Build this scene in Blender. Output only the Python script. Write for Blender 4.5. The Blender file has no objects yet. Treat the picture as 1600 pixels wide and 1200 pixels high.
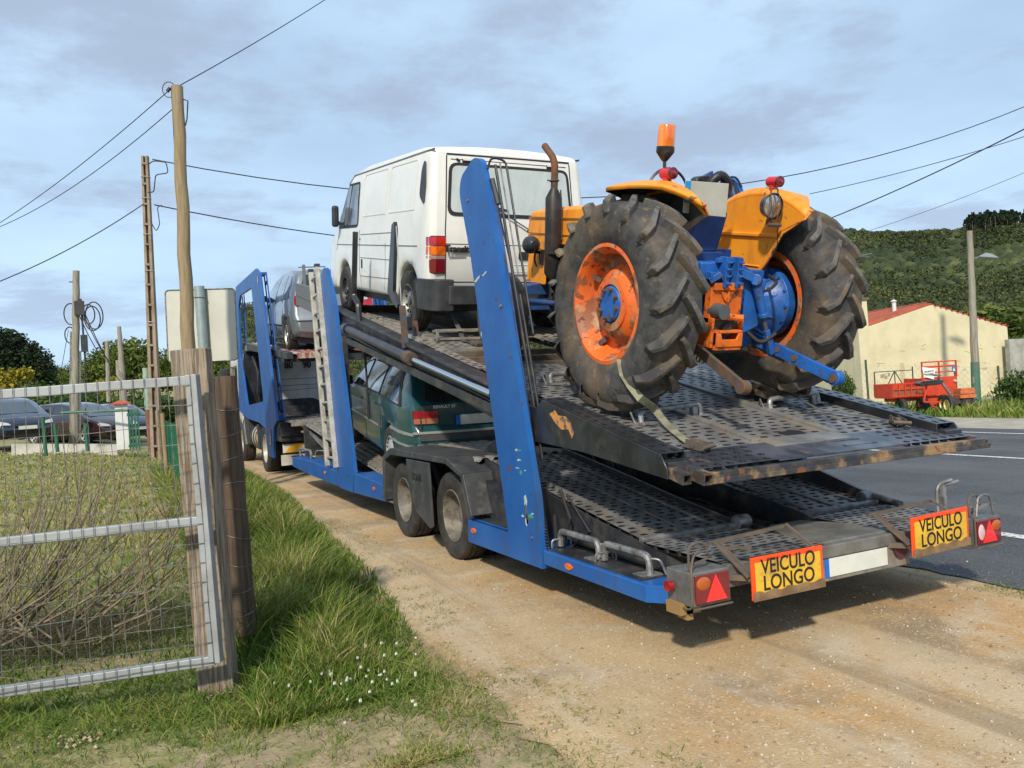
import bpy, bmesh, math, random
import numpy as np
from mathutils import Vector, Matrix, noise
random.seed(7); rng = np.random.default_rng(7)
sc = bpy.context.scene; C = sc.collection
R = math.radians; PI = math.pi
# ------------------------------------------------------------------ camera, sky, sun
# world axes: X to the right across the transporter, Y forward along it, Z up; origin at its rear left corner
F, CAM, PITCH, ROLL, YAW = 1250.0, Vector((-2.524, -3.328, 1.529)), .002, .058, .449
def _axes():
    f = Vector((0, math.cos(PITCH), math.sin(PITCH))); u = Vector((0, -math.sin(PITCH), math.cos(PITCH))); r = Vector((1, 0, 0))
    r2 = r*math.cos(ROLL)-u*math.sin(ROLL); u2 = u*math.cos(ROLL)+r*math.sin(ROLL)
    m = Matrix.Rotation(-YAW, 3, 'Z')
    return m@r2, m@u2, m@f
RI, UP, FW = _axes()
def at(u, v, d):                       # place seen at photo pixel (u, v), d metres ahead
    return CAM + FW*d + RI*((u-800)/F*d) - UP*((v-600)/F*d)
def onz(u, v, z=0.0):                  # the same on level z
    d = FW+RI*((u-800)/F)-UP*((v-600)/F); return CAM+d*((z-CAM.z)/d.z)
cd = bpy.data.cameras.new('camera'); cam = bpy.data.objects.new('camera', cd); C.objects.link(cam)
cd.sensor_width = 36; cd.lens = 36*F/1600; cd.clip_end = 3000; cd.clip_start = .05
mm = Matrix((RI, UP, -FW)).transposed().to_4x4(); mm.translation = CAM; cam.matrix_world = mm; sc.camera = cam
SUN = Vector((-.62*math.cos(R(37)), -.785*math.cos(R(37)), math.sin(R(37)))).normalized()
sd = bpy.data.lights.new('sun', 'SUN'); sd.energy = 4.1; sd.angle = R(3); sd.color = (1, .90, .74)
so = bpy.data.objects.new('sun', sd); C.objects.link(so); so.rotation_euler = SUN.to_track_quat('Z', 'Y').to_euler()
W = bpy.data.worlds.new('World'); sc.world = W; W.use_nodes = True
nt = W.node_tree; nt.nodes.clear(); N = nt.nodes.new; L = nt.links.new
out = N('ShaderNodeOutputWorld'); bg = N('ShaderNodeBackground'); bg.inputs[1].default_value = .118
sky = N('ShaderNodeTexSky'); sky.sky_type = 'NISHITA'; sky.sun_disc = False
sky.sun_elevation = math.asin(SUN.z); sky.sun_rotation = math.atan2(SUN.x, SUN.y); sky.dust_density = 2.0
tc = N('ShaderNodeTexCoord'); sp = N('ShaderNodeSeparateXYZ'); L(tc.outputs['Generated'], sp.inputs[0])
ad = N('ShaderNodeMath'); ad.operation = 'ADD'; ad.inputs[1].default_value = .12; L(sp.outputs[2], ad.inputs[0])
cl = N('ShaderNodeMath'); cl.operation = 'MAXIMUM'; cl.inputs[1].default_value = .05; L(ad.outputs[0], cl.inputs[0])
cb = N('ShaderNodeCombineXYZ')
for i in (0, 1):
    dv = N('ShaderNodeMath'); dv.operation = 'DIVIDE'; L(sp.outputs[i], dv.inputs[0]); L(cl.outputs[0], dv.inputs[1]); L(dv.outputs[0], cb.inputs[i])
def wnoise(scale, det, rough, lo, hi, off=0):
    mp = N('ShaderNodeMapping'); mp.inputs['Location'].default_value = (off, off*.7, 0); L(cb.outputs[0], mp.inputs[0])
    n = N('ShaderNodeTexNoise'); n.inputs['Scale'].default_value = scale; n.inputs['Detail'].default_value = det; n.inputs['Roughness'].default_value = rough
    L(mp.outputs[0], n.inputs['Vector'])
    r = N('ShaderNodeMapRange'); r.inputs[1].default_value = lo; r.inputs[2].default_value = hi; r.interpolation_type = 'SMOOTHSTEP'
    L(n.outputs[0], r.inputs[0]); return r.outputs[0]
def wmix(f, a, b):
    m = N('ShaderNodeMix'); m.data_type = 'RGBA'
    L(f, m.inputs[0]) if not isinstance(f, float) else setattr(m.inputs[0], 'default_value', f)
    for s, i in ((a, 6), (b, 7)):
        if isinstance(s, tuple): m.inputs[i].default_value = s+(1,)
        else: L(s, m.inputs[i])
    return m.outputs[2]
thin = wnoise(.55, 6, .55, .30, .72, 3.1)
c1 = wmix(thin, sky.outputs[0], (5.7, 7.6, 9.7))                 # thin bright veil over the blue
c0 = wmix(.55, c1, (4.9, 6.7, 8.8))
grey = wnoise(1.25, 8, .62, .47, .64, 9.4)
g2 = N('ShaderNodeMath'); g2.operation = 'MULTIPLY'; g2.inputs[1].default_value = .78; L(grey, g2.inputs[0])
c2 = wmix(g2.outputs[0], c0, (3.3, 4.0, 5.3))                  # greyer cloud banks
hz = N('ShaderNodeMapRange'); hz.inputs[1].default_value = .30; hz.inputs[2].default_value = .0; L(sp.outputs[2], hz.inputs[0])
h2 = N('ShaderNodeMath'); h2.operation = 'MULTIPLY'; h2.inputs[1].default_value = .35; L(hz.outputs[0], h2.inputs[0])
c3 = wmix(h2.outputs[0], c2, (5.2, 7.2, 9.6))
L(c3, bg.inputs[0]); L(bg.outputs[0], out.inputs[0])
sc.view_settings.view_transform = 'Standard'; sc.view_settings.look = 'None'; sc.view_settings.gamma = 1; sc.view_settings.use_curve_mapping = False
sc.view_settings.exposure = .06

# ------------------------------------------------------------------ materials
_M = {}
def mat(name, col, rough=.6, metal=0., col2=None, sc_=6., amt=1., lo=.42, hi=.62, bump=0., bsc=40., coat=0., dirt=None, aniso=(1, 1, 1), emit=None, spec=.5):
    if name in _M: return _M[name]
    m = bpy.data.materials.new(name); m.use_nodes = True; t = m.node_tree; b = t.nodes['Principled BSDF']; Nn = t.nodes.new; Ll = t.links.new
    b.inputs['Roughness'].default_value = rough; b.inputs['Metallic'].default_value = metal; b.inputs['Coat Weight'].default_value = coat
    b.inputs['Coat Roughness'].default_value = .06; b.inputs['Base Color'].default_value = tuple(col)+(1,); b.inputs['Specular IOR Level'].default_value = spec
    tcn = Nn('ShaderNodeTexCoord'); mp = Nn('ShaderNodeMapping'); mp.inputs['Scale'].default_value = aniso; Ll(tcn.outputs['Object'], mp.inputs[0])
    def nz(s, lo, hi, det=6, rg=.6, an=None):
        n = Nn('ShaderNodeTexNoise'); n.inputs['Scale'].default_value = s; n.inputs['Detail'].default_value = det; n.inputs['Roughness'].default_value = rg
        q = mp
        if an: q = Nn('ShaderNodeMapping'); q.inputs['Scale'].default_value = an; Ll(tcn.outputs['Object'], q.inputs[0])
        Ll(q.outputs[0], n.inputs['Vector'])
        r = Nn('ShaderNodeMapRange'); r.inputs[1].default_value = lo; r.inputs[2].default_value = hi; Ll(n.outputs[0], r.inputs[0]); return n, r.outputs[0]
    cur = None
    def mixc(f, a, bb, k):
        x = Nn('ShaderNodeMix'); x.data_type = 'RGBA'
        if k != 1:
            q = Nn('ShaderNodeMath'); q.operation = 'MULTIPLY'; q.inputs[1].default_value = k; Ll(f, q.inputs[0]); f = q.outputs[0]
        Ll(f, x.inputs[0])
        if isinstance(a, (tuple, list)): x.inputs[6].default_value = tuple(a)+(1,)
        else: Ll(a, x.inputs[6])
        x.inputs[7].default_value = tuple(bb)+(1,); return x.outputs[2]
    cur = tuple(col)
    if col2 is not None: n, f = nz(sc_, lo, hi); cur = mixc(f, cur, col2, amt)
    for dd in (dirt if isinstance(dirt, list) else [dirt] if dirt else []):
        n, f = nz(dd[1], dd[2], dd[3], an=dd[6] if len(dd) > 6 else None); cur = mixc(f, cur, dd[0], dd[4] if len(dd) > 4 else 1)
        if len(dd) > 5 and dd[5] is not None:
            q = Nn('ShaderNodeMapRange'); q.inputs[3].default_value = rough; q.inputs[4].default_value = dd[5]; Ll(f, q.inputs[0]); Ll(q.outputs[0], b.inputs['Roughness'])
    if not isinstance(cur, tuple): Ll(cur, b.inputs['Base Color'])
    if bump:
        n, f = nz(bsc, 0, 1, 4); bp = Nn('ShaderNodeBump'); bp.inputs['Strength'].default_value = 1; bp.inputs['Distance'].default_value = bump; Ll(n.outputs[0], bp.inputs['Height']); Ll(bp.outputs[0], b.inputs['Normal'])
    if emit: b.inputs['Emission Color'].default_value = tuple(col)+(1,); b.inputs['Emission Strength'].default_value = emit
    _M[name] = m; return m
BLUE = mat('blue_paint', (.008, .088, .33), .45, 0, (.016, .118, .38), 2.5, .7, coat=.05, spec=.4, dirt=[((.05, .06, .075), 2.4, .54, .72, .5, None, (3, 3, .3)), ((.13, .10, .07), 45, .67, .74, .6), ((.10, .055, .03), 7, .64, .68, .8, .8)], bump=.0015, bsc=9)
DKBLUE = mat('worn_blue_paint', (.02, .06, .2), .5, 0, (.03, .1, .32), 7, 1, dirt=((.05, .045, .04), 10, .5, .62, .7))
BLACK = mat('black_steel', (.022, .024, .03), .42, .2, (.05, .055, .065), 5, .8, bump=.002, bsc=60, dirt=[((.13, .115, .09), 6, .50, .68, .55), ((.16, .07, .03), 22, .60, .68, .6)])
SMOOTHBLK = mat('black_enamel', (.02, .022, .028), .3, .2, (.045, .05, .06), 4, .7, dirt=((.1, .09, .07), 7, .55, .7, .5))
DECK = mat('worn_deck_steel', (.25, .25, .25), .5, .3, (.13, .13, .132), 5, 1, lo=.38, hi=.64, bump=.002, bsc=70, dirt=[((.31, .25, .17), 3.5, .50, .68, .6, .8), ((.2, .08, .035), 17, .62, .70, .8, .9)])
DECKD = mat('dusty_deck_steel', (.27, .255, .23), .6, .25, (.13, .125, .12), 7, 1, bump=.002, bsc=60, dirt=[((.23, .18, .115), 4, .45, .62, .6, .85)])
GALV = mat('galvanised_steel', (.30, .305, .31), .5, .5, (.15, .15, .15), 14, 1, dirt=((.12, .085, .06), 20, .56, .66, .8), bump=.001, bsc=50)
RUST = mat('rusty_steel', (.13, .075, .045), .85, .1, (.07, .06, .055), 14, 1, bump=.003, bsc=60, dirt=((.05, .09, .18), 12, .56, .6, .7))
ALU = mat('aluminium', (.62, .62, .60), .42, .6, (.45, .44, .42), 9, 1, bump=.0008, bsc=80)
ALUCREAM = mat('dirty_aluminium', (.50, .49, .44), .5, .25, (.33, .31, .27), 9, 1)
RUBBER = mat('tyre_rubber', (.022, .022, .023), .75, 0, (.05, .047, .043), 9, .8, bump=.002, bsc=50, dirt=((.12, .095, .06), 4, .5, .75, .4))
MUD = mat('muddy_tractor_tyre', (.034, .035, .038), .85, 0, (.070, .068, .066), 9, 1, lo=.4, hi=.6, bump=.004, bsc=45, dirt=[((.17, .115, .06), 3.0, .46, .76, .75), ((.26, .17, .08), 14, .58, .72, .55)])
BRK = mat('dirty_bracket_steel', (.105, .09, .078), .7, .2, (.16, .115, .08), 12, 1, bump=.002)
LUG = mat('worn_tread_lug', (.13, .127, .12), .9, 0, (.05, .05, .05), 14, 1, bump=.004, bsc=60, dirt=((.22, .15, .08), 5, .52, .68, .7))
RIMST = mat('dusty_wheel_steel', (.13, .12, .105), .65, .2, (.21, .19, .16), 8, 1, dirt=((.09, .07, .05), 14, .52, .62, .8))
CREAM = mat('cream_wheel_paint', (.45, .42, .34), .5, .1, (.3, .27, .2), 9, .8)
WHITE = mat('white_van_paint', (.76, .755, .72), .3, 0, (.70, .69, .645), 3, .8, coat=.5, dirt=((.50, .46, .38), 2.2, .60, .82, .45))
WHITE2 = mat('white_cab_paint', (.7, .71, .71), .35, 0, (.6, .6, .58), 3, .8, coat=.4)
GREYWHITE = mat('cab_back_paint', (.42, .43, .42), .35, 0, (.34, .34, .33), 3, .8, coat=.3)
GREEN = mat('dark_green_paint', (.010, .055, .064), .3, 0, (.014, .07, .078), 3, .6, coat=.7, dirt=((.06, .06, .05), 5, .58, .75, .3))
SILVER = mat('silver_paint', (.24, .26, .29), .32, .5, (.20, .22, .25), 5, .6, coat=.9)
GLASS = mat('dark_window_glass', (.012, .015, .017), .04, 0, spec=.9, coat=.6)
GLASSB = mat('sky_reflection_glass', (.22, .27, .30), .06, 0, (.04, .05, .055), 2.6, 1, lo=.35, hi=.6, spec=.9, coat=.6)  # pale sky reflection painted into the glass colour
MILK = mat('whitened_rear_glass', (.50, .555, .545), .28, 0, (.40, .455, .45), 4, 1, lo=.35, hi=.65, aniso=(2.5, 1, 1), coat=.5, dirt=((.6, .63, .6), 8, .55, .7, .5))
SEAL_SHADE = mat('black_seal_and_shade', (.014, .014, .016), .6)  # rubber seals, and the painted shade inside the deck holes
PLAST = mat('black_plastic', (.025, .026, .03), .5, 0, (.05, .052, .056), 6, .7, bump=.001, bsc=90)
REDL = mat('red_lamp_lens', (.5, .006, .012), .14, 0, (.25, .004, .01), 9, 1, coat=1)
REDDK = mat('dark_red_lens', (.16, .006, .012), .15, 0, coat=1)
REDREF = mat('red_reflector', (.85, .03, .03), .3, coat=.6)
ORL = mat('orange_lamp_lens', (.8, .16, .01), .18, 0, (.5, .08, .005), 12, 1, coat=1)
CLEARL = mat('clear_lamp_lens', (.55, .52, .48), .12, .3, coat=1)
PLATE = mat('blank_number_plate', (.62, .64, .58), .5, 0, (.55, .57, .52), 9, .8)
PBLUE = mat('plate_blue_strip', (.01, .14, .55), .4)
YEL = mat('yellow_board', (.70, .43, .03), .55, 0, (.58, .34, .03), 6, .8, dirt=[((.25, .16, .06), 7, .56, .70, .7), ((.30, .2, .1), 30, .60, .66, .6)])
ORB = mat('orange_reflective_edge', (.95, .085, .012), .4, 0, (.7, .07, .02), 12, .8)
MUDDY = mat('dried_mud', (.15, .09, .045), .95, 0, (.25, .16, .08), 8, 1, bump=.002)
INK = mat('black_lettering', (.012, .012, .012), .5)
ORANGE = mat('tractor_orange_paint', (.80, .29, .012), .55, 0, (.68, .225, .012), 3.5, .9, coat=.05, dirt=[((.10, .035, .02), 9, .645, .68, .9, .9), ((.86, .40, .03), 2.2, .5, .8, .6), ((.30, .11, .02), 4, .56, .76, .5, .7, (2, 2, .4))], bump=.003, bsc=5)
TRIM = mat('wheel_orange_paint', (.78, .135, .012), .55, 0, (.62, .12, .025), 4, .9, dirt=[((.22, .09, .045), 4.6, .50, .53, .9, .9), ((.40, .23, .12), 8.5, .54, .60, .8, .9), ((.09, .045, .03), 14, .60, .64, .8, .9)], bump=.002, bsc=20)
AMB = mat('dull_amber_lens', (.40, .09, .012), .25, coat=.5)
HITCH = mat('hitch_orange_paint', (.75, .16, .01), .5, 0, (.5, .1, .012), 8, .8, dirt=((.10, .04, .02), 11, .56, .62, .9, .9), bump=.003, bsc=30)
TBLUE = mat('tractor_blue_paint', (.018, .12, .44), .42, 0, (.014, .075, .28), 6, 1, dirt=((.06, .045, .035), 14, .58, .66, .8, .9), bump=.002, bsc=25)
TDARK = mat('engine_grime', (.03, .028, .027), .7, .2, (.07, .06, .05), 10, 1, bump=.004, bsc=30)
EXH = mat('exhaust_black', (.022, .02, .02), .5, .3, (.05, .042, .04), 9, .8)
WOODP = mat('weathered_plank', (.31, .25, .185), .85, 0, (.14, .105, .072), 3, 1, lo=.44, hi=.56, aniso=(26, 26, 1.5), bump=.010, bsc=4, dirt=((.30, .28, .25), 1.2, .5, .7, .5))
WOODR = mat('dark_round_wood', (.11, .075, .048), .9, 0, (.055, .038, .025), 3, 1, aniso=(14, 14, 1), bump=.008, bsc=4)
POLE = mat('yellow_pole_wood', (.29, .225, .135), .85, 0, (.22, .16, .085), 3, 1, aniso=(8, 8, .8), bump=.004, bsc=4)
POLEG = mat('grey_pole_wood', (.30, .275, .22), .85, 0, (.2, .18, .14), 3, 1, aniso=(8, 8, .6), bump=.004, bsc=5)
CONC = mat('pole_concrete', (.30, .235, .17), .9, 0, (.2, .15, .105), 2, 1, bump=.004, bsc=15)
CONCG = mat('grey_concrete', (.36, .36, .33), .9, 0, (.24, .24, .22), 3, 1, bump=.005, bsc=20)
CABLE = mat('black_cable', (.02, .02, .022), .6)
SIGNB = mat('sign_back_metal', (.50, .50, .44), .5, .1, (.46, .46, .41), 3, 1)
SIGNP = mat('sign_post_paint', (.30, .37, .37), .45, .3, (.24, .3, .3), 4, 1)
GREENM = mat('green_mesh_wire', (.01, .13, .06), .5)
GREENP = mat('green_post_paint', (.015, .13, .075), .5, 0, (.02, .09, .06), 5, 1)
PLASTER = mat('yellow_plaster', (.64, .58, .385), .9, 0, (.56, .50, .33), 1.2, .9, bump=.004, bsc=12, dirt=[((.34, .29, .19), 1.1, .60, .80, .6), ((.40, .37, .26), 9, .66, .70, .5)])
TILE = mat('clay_roof_tile', (.42, .10, .045), .85, 0, (.28, .07, .04), 3, 1, bump=.01, bsc=12)
TRED = mat('trailer_red_paint', (.60, .05, .012), .5, 0, (.45, .045, .02), 5, 1, dirt=((.22, .09, .05), 6, .58, .66, .7))
TWOOD = mat('trailer_side_wood', (.26, .085, .045), .8, 0, (.2, .08, .05), 6, 1)
TILLER = mat('tiller_orange_paint', (.62, .16, .05), .5, 0, (.42, .12, .05), 6, 1)
PYEL = mat('pale_yellow_wheel', (.62, .55, .22), .5)

# ------------------------------------------------------------------ mesh helpers
class MB:
    def __init__(s): s.v = []; s.f = []; s.m = []; s.x = Matrix.Identity(4); s.mi = 0
    def add(s, vs, fs, mi=None):
        o = len(s.v); s.v += [s.x@Vector(p) for p in vs]; s.f += [[i+o for i in f] for f in fs]; s.m += [s.mi if mi is None else mi]*len(fs); return s
    def box(s, x0, x1, y0, y1, z0, z1, mi=None):
        return s.add([(x, y, z) for z in (z0, z1) for y in (y0, y1) for x in (x0, x1)], [(0, 2, 3, 1), (4, 5, 7, 6), (0, 1, 5, 4), (2, 6, 7, 3), (0, 4, 6, 2), (1, 3, 7, 5)], mi)
    def prism(s, pts, ax, a, b, mi=None):
        n = len(pts); g = {'x': lambda p, t: (t, p[0], p[1]), 'y': lambda p, t: (p[0], t, p[1]), 'z': lambda p, t: (p[0], p[1], t)}[ax]
        return s.add([g(p, a) for p in pts]+[g(p, b) for p in pts], [tuple(range(n))[::-1], tuple(range(n, 2*n))]+[(i, (i+1) % n, n+(i+1) % n, n+i) for i in range(n)], mi)
    def bar(s, p, q, w, h=None, mi=None, up=(0, 0, 1)):
        p, q = Vector(p), Vector(q); h = h or w; d = (q-p).normalized(); u = Vector(up)
        if abs(d.dot(u)) > .98: u = Vector((1, 0, 0))
        r = d.cross(u).normalized(); u = r.cross(d)
        return s.add([e+r*a*w/2+u*b*h/2 for e in (p, q) for a, b in ((-1, -1), (1, -1), (1, 1), (-1, 1))], [(3, 2, 1, 0), (4, 5, 6, 7), (0, 1, 5, 4), (1, 2, 6, 5), (2, 3, 7, 6), (3, 0, 4, 7)], mi)
    def tube(s, pts, r, n=8, mi=None, closed=False):
        pts = [Vector(p) for p in pts]; rs = r if isinstance(r, (list, tuple)) else [r]*len(pts); vs = []; fs = []; k = len(pts); u = None
        for i, p in enumerate(pts):
            d = (pts[(i+1) % k]-pts[i-1]) if closed else (pts[min(i+1, k-1)]-pts[max(i-1, 0)]); d.normalize()
            if u is None: u = d.orthogonal().normalized()
            else: u = (u-d*u.dot(d)); u = u.normalized() if u.length > 1e-5 else d.orthogonal().normalized()
            w = d.cross(u); vs += [p+(u*math.cos(2*PI*j/n)+w*math.sin(2*PI*j/n))*rs[i] for j in range(n)]
        for i in range(k if closed else k-1):
            a = i*n; b = ((i+1) % k)*n; fs += [(a+j, a+(j+1) % n, b+(j+1) % n, b+j) for j in range(n)]
        if not closed: fs += [tuple(range(n))[::-1], tuple((k-1)*n+j for j in range(n))]
        return s.add(vs, fs, mi)
    def lathe(s, prof, c=(0, 0, 0), ax='x', n=32, mi=None, a0=0, a1=2*PI, closed=False):
        c = Vector(c); full = abs(a1-a0-2*PI) < 1e-6; m = n if full else n+1; vs = []; k = len(prof)
        e = {'x': (Vector((1, 0, 0)), Vector((0, 1, 0)), Vector((0, 0, 1))), 'y': (Vector((0, 1, 0)), Vector((0, 0, 1)), Vector((1, 0, 0))), 'z': (Vector((0, 0, 1)), Vector((1, 0, 0)), Vector((0, 1, 0)))}[ax]
        for i in range(m):
            a = a0+(a1-a0)*i/n; vs += [c+e[0]*h+(e[1]*math.cos(a)+e[2]*math.sin(a))*r for r, h in prof]
        fs = []
        for i in range(n):
            A = i*k; B = ((i+1) % m)*k
            for j in range(k if closed else k-1): fs.append((A+j, A+(j+1) % k, B+(j+1) % k, B+j))
        return s.add(vs, fs, mi)
    def build(s, name, mats, parent=None, bevel=0, smooth=35, seg=2, fix=True):
        me = bpy.data.meshes.new(name); me.from_pydata([tuple(p) for p in s.v], [], s.f)
        mats = mats if isinstance(mats, (list, tuple)) else [mats]
        for m in mats: me.materials.append(m)
        if len(mats) > 1: me.polygons.foreach_set('material_index', s.m)
        if fix:
            bm = bmesh.new(); bm.from_mesh(me); bmesh.ops.recalc_face_normals(bm, faces=bm.faces[:]); bm.to_mesh(me); bm.free()
        if smooth:
            me.polygons.foreach_set('use_smooth', [True]*len(me.polygons)); me.set_sharp_from_angle(angle=R(smooth))
        me.update(); o = bpy.data.objects.new(name, me); C.objects.link(o); o.parent = parent
        if bevel:
            b = o.modifiers.new('bevel', 'BEVEL'); b.width = bevel; b.segments = seg; b.limit_method = 'ANGLE'; b.angle_limit = R(40); b.harden_normals = True
        return o
def tag(o, label=None, cat=None, group=None, kind=None):
    for k, v in (('label', label), ('category', cat), ('group', group), ('kind', kind)):
        if v: o[k] = v
    return o
def thing(name, label, cat, loc=(0, 0, 0), rot=(0, 0, 0), group=None):
    o = bpy.data.objects.new(name, None); o.empty_display_size = .2; C.objects.link(o); o.location = loc; o.rotation_euler = rot; return tag(o, label, cat, group)
def copy_tree(o, parent=None):
    c = o.copy(); C.objects.link(c); c.parent = parent
    for ch in list(o.children): copy_tree(ch, c)
    return c
def text(s, size, mtx, m, name, parent, sx=1.0, ext=.002, bold=0.0, align='CENTER'):
    cu = bpy.data.curves.new('t', 'FONT'); cu.body = s; cu.size = size; cu.extrude = ext; cu.offset = bold; cu.align_x = align; cu.align_y = 'CENTER'
    t = bpy.data.objects.new('t', cu); C.objects.link(t); bpy.context.view_layer.update()
    me = bpy.data.meshes.new_from_object(t.evaluated_get(bpy.context.evaluated_depsgraph_get())); bpy.data.objects.remove(t)
    me.transform(Matrix.Diagonal((sx, 1, 1, 1))); me.transform(mtx); me.materials.clear(); me.materials.append(m)
    o = bpy.data.objects.new(name, me); C.objects.link(o); o.parent = parent; return o
def split_islands(o):
    import collections
    me = o.data; par = list(range(len(me.vertices)))
    def fd(i):
        while par[i] != i: par[i] = par[par[i]]; i = par[i]
        return i
    for e in me.edges: a, b = fd(e.vertices[0]), fd(e.vertices[1]); par[a] = b
    gr = collections.defaultdict(list)
    for p in me.polygons: gr[fd(p.vertices[0])].append(p.index)
    L_ = list(gr.values())
    if len(L_) < 2 or len(L_) > 24: return
    for k, fs in enumerate(L_[1:]+L_[:1]):
        nm = me.copy(); bm = bmesh.new(); bm.from_mesh(nm); bm.faces.ensure_lookup_table(); keep = set(fs); bmesh.ops.delete(bm, geom=[f for f in bm.faces if f.index not in keep], context='FACES'); bm.to_mesh(nm); bm.free()
        if k < len(L_)-1: q = o.copy(); q.data = nm; C.objects.link(q)
        else: o.data = nm
REAR = lambda x, y, z: Matrix.Translation((x, y, z))@Matrix.Rotation(PI/2, 4, 'X')                     # writing read from behind (facing -Y)
LEFT = lambda x, y, z: Matrix.Translation((x, y, z))@Matrix.Rotation(-PI/2, 4, 'Z')@Matrix.Rotation(PI/2, 4, 'X')   # facing -X
def interp(tab):
    xs = [a for a, b in tab]; ys = [b for a, b in tab]
    return lambda t: float(np.interp(t, xs, ys))
def perf(mb, x0, x1, y0, y1, zf, px=.105, py=.066, hx=.056, hy=.030, wall=.028, stag=True, skip=None, mi=None, wmi=1):  # hole walls take a black colour standing in for the shade inside
    nx = max(1, round((x1-x0)/px)); ny = max(1, round((y1-y0)/py)); dx = (x1-x0)/nx; dy = (y1-y0)/ny
    for i in range(nx):
        for j in range(ny):
            cx = x0+dx*(i+.5); cy = y0+dy*(j+.5)
            P = lambda x, y, d=0: (x, y, zf(y)-d)
            co = [P(cx+dx/2, cy+dy/2), P(cx-dx/2, cy+dy/2), P(cx-dx/2, cy-dy/2), P(cx+dx/2, cy-dy/2)]
            if skip and skip(cx, cy): mb.add(co, [(0, 1, 2, 3)], mi); continue
            ox = (dx*.16 if j % 2 else -dx*.16) if stag else 0
            q = [(hx/2, -hy/4), (hx/2, hy/4), (hx/3, hy/2), (-hx/3, hy/2), (-hx/2, hy/4), (-hx/2, -hy/4), (-hx/3, -hy/2), (hx/3, -hy/2)]
            inn = [P(cx+ox+a, cy+b) for a, b in q]; low = [P(cx+ox+a, cy+b, wall) for a, b in q]
            mb.add(co+inn+low, [(3, 0, 5, 4), (0, 6, 5), (0, 1, 7, 6), (1, 8, 7), (1, 2, 9, 8), (2, 10, 9), (2, 3, 11, 10), (3, 4, 11)], mi); q_ = len(mb.v)-20; mb.f += [[q_+4+k, q_+4+(k+1) % 8, q_+12+(k+1) % 8, q_+12+k] for k in range(8)]; mb.m += [wmi]*8
def ribs(mb, x0, x1, y0, y1, zf, n=7, h=.022, seg=6, mi=None, cross=0):
    w = (x1-x0)/n; ys = [y0+(y1-y0)*k/seg for k in range(seg+1)]
    for i in range(n):
        a = x0+w*i; pr = [(a, -.012), (a+w*.16, 0), (a+w*.30, h), (a+w*.72, h), (a+w*.86, 0), (a+w, -.012)]
        vs = [(x, y, zf(y)+dz) for y in ys for x, dz in pr]; k = len(pr)
        mb.add(vs, [(s_*k+j, s_*k+j+1, (s_+1)*k+j+1, (s_+1)*k+j) for s_ in range(seg) for j in range(k-1)], mi)
# ---- shaped vehicle bodies: side outline + half width, rounded at the outline
def offs(P, d):
    n = len(P); o = []
    for i in range(n):
        a, b, c = Vector(P[i-1]), Vector(P[i]), Vector(P[(i+1) % n]); e1 = (b-a).normalized(); e2 = (c-b).normalized()
        n1 = Vector((-e1.y, e1.x)); n2 = Vector((-e2.y, e2.x)); m = n1+n2
        m = m/max(m.length_squared/2, .35) if m.length > 1e-4 else n1
        o.append(tuple(b+m*d))
    return o
def rpoly(P, r, n=4):
    o = []; k = len(P); rs = r if isinstance(r, (list, tuple)) else [r]*k
    for i in range(k):
        a, b, c = Vector(P[i-1]), Vector(P[i]), Vector(P[(i+1) % k]); q = min(rs[i], (a-b).length*.48, (c-b).length*.48)
        if q < 1e-4: o.append(tuple(b)); continue
        p0 = b+(a-b).normalized()*q; p1 = b+(c-b).normalized()*q
        o += [tuple((1-t)**2*p0+2*t*(1-t)*b+t*t*p1) for t in [j/n for j in range(n+1)]]
    return o
def arch(yc, zc, r, z0, n=10, rev=False):        # wheel arch points from rear to front
    a0 = math.asin((z0-zc)/r); A = [PI-a0-(PI-2*a0)*i/n for i in range(n+1)]
    o = [(yc+r*math.cos(a), zc+r*math.sin(a)) for a in A]; return o
def cut(bm, fs, us, vs):
    for co, no in [((0, u, 0), (0, 1, 0)) for u in us]+[((0, 0, v), (0, 0, 1)) for v in vs]:
        fs = [f for f in bm.faces if f.material_index == 1]
        g = set(fs); [g.update(f.edges, f.verts) for f in fs]
        bmesh.ops.bisect_plane(bm, geom=list(g), plane_co=co, plane_no=no, dist=1e-5)
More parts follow.
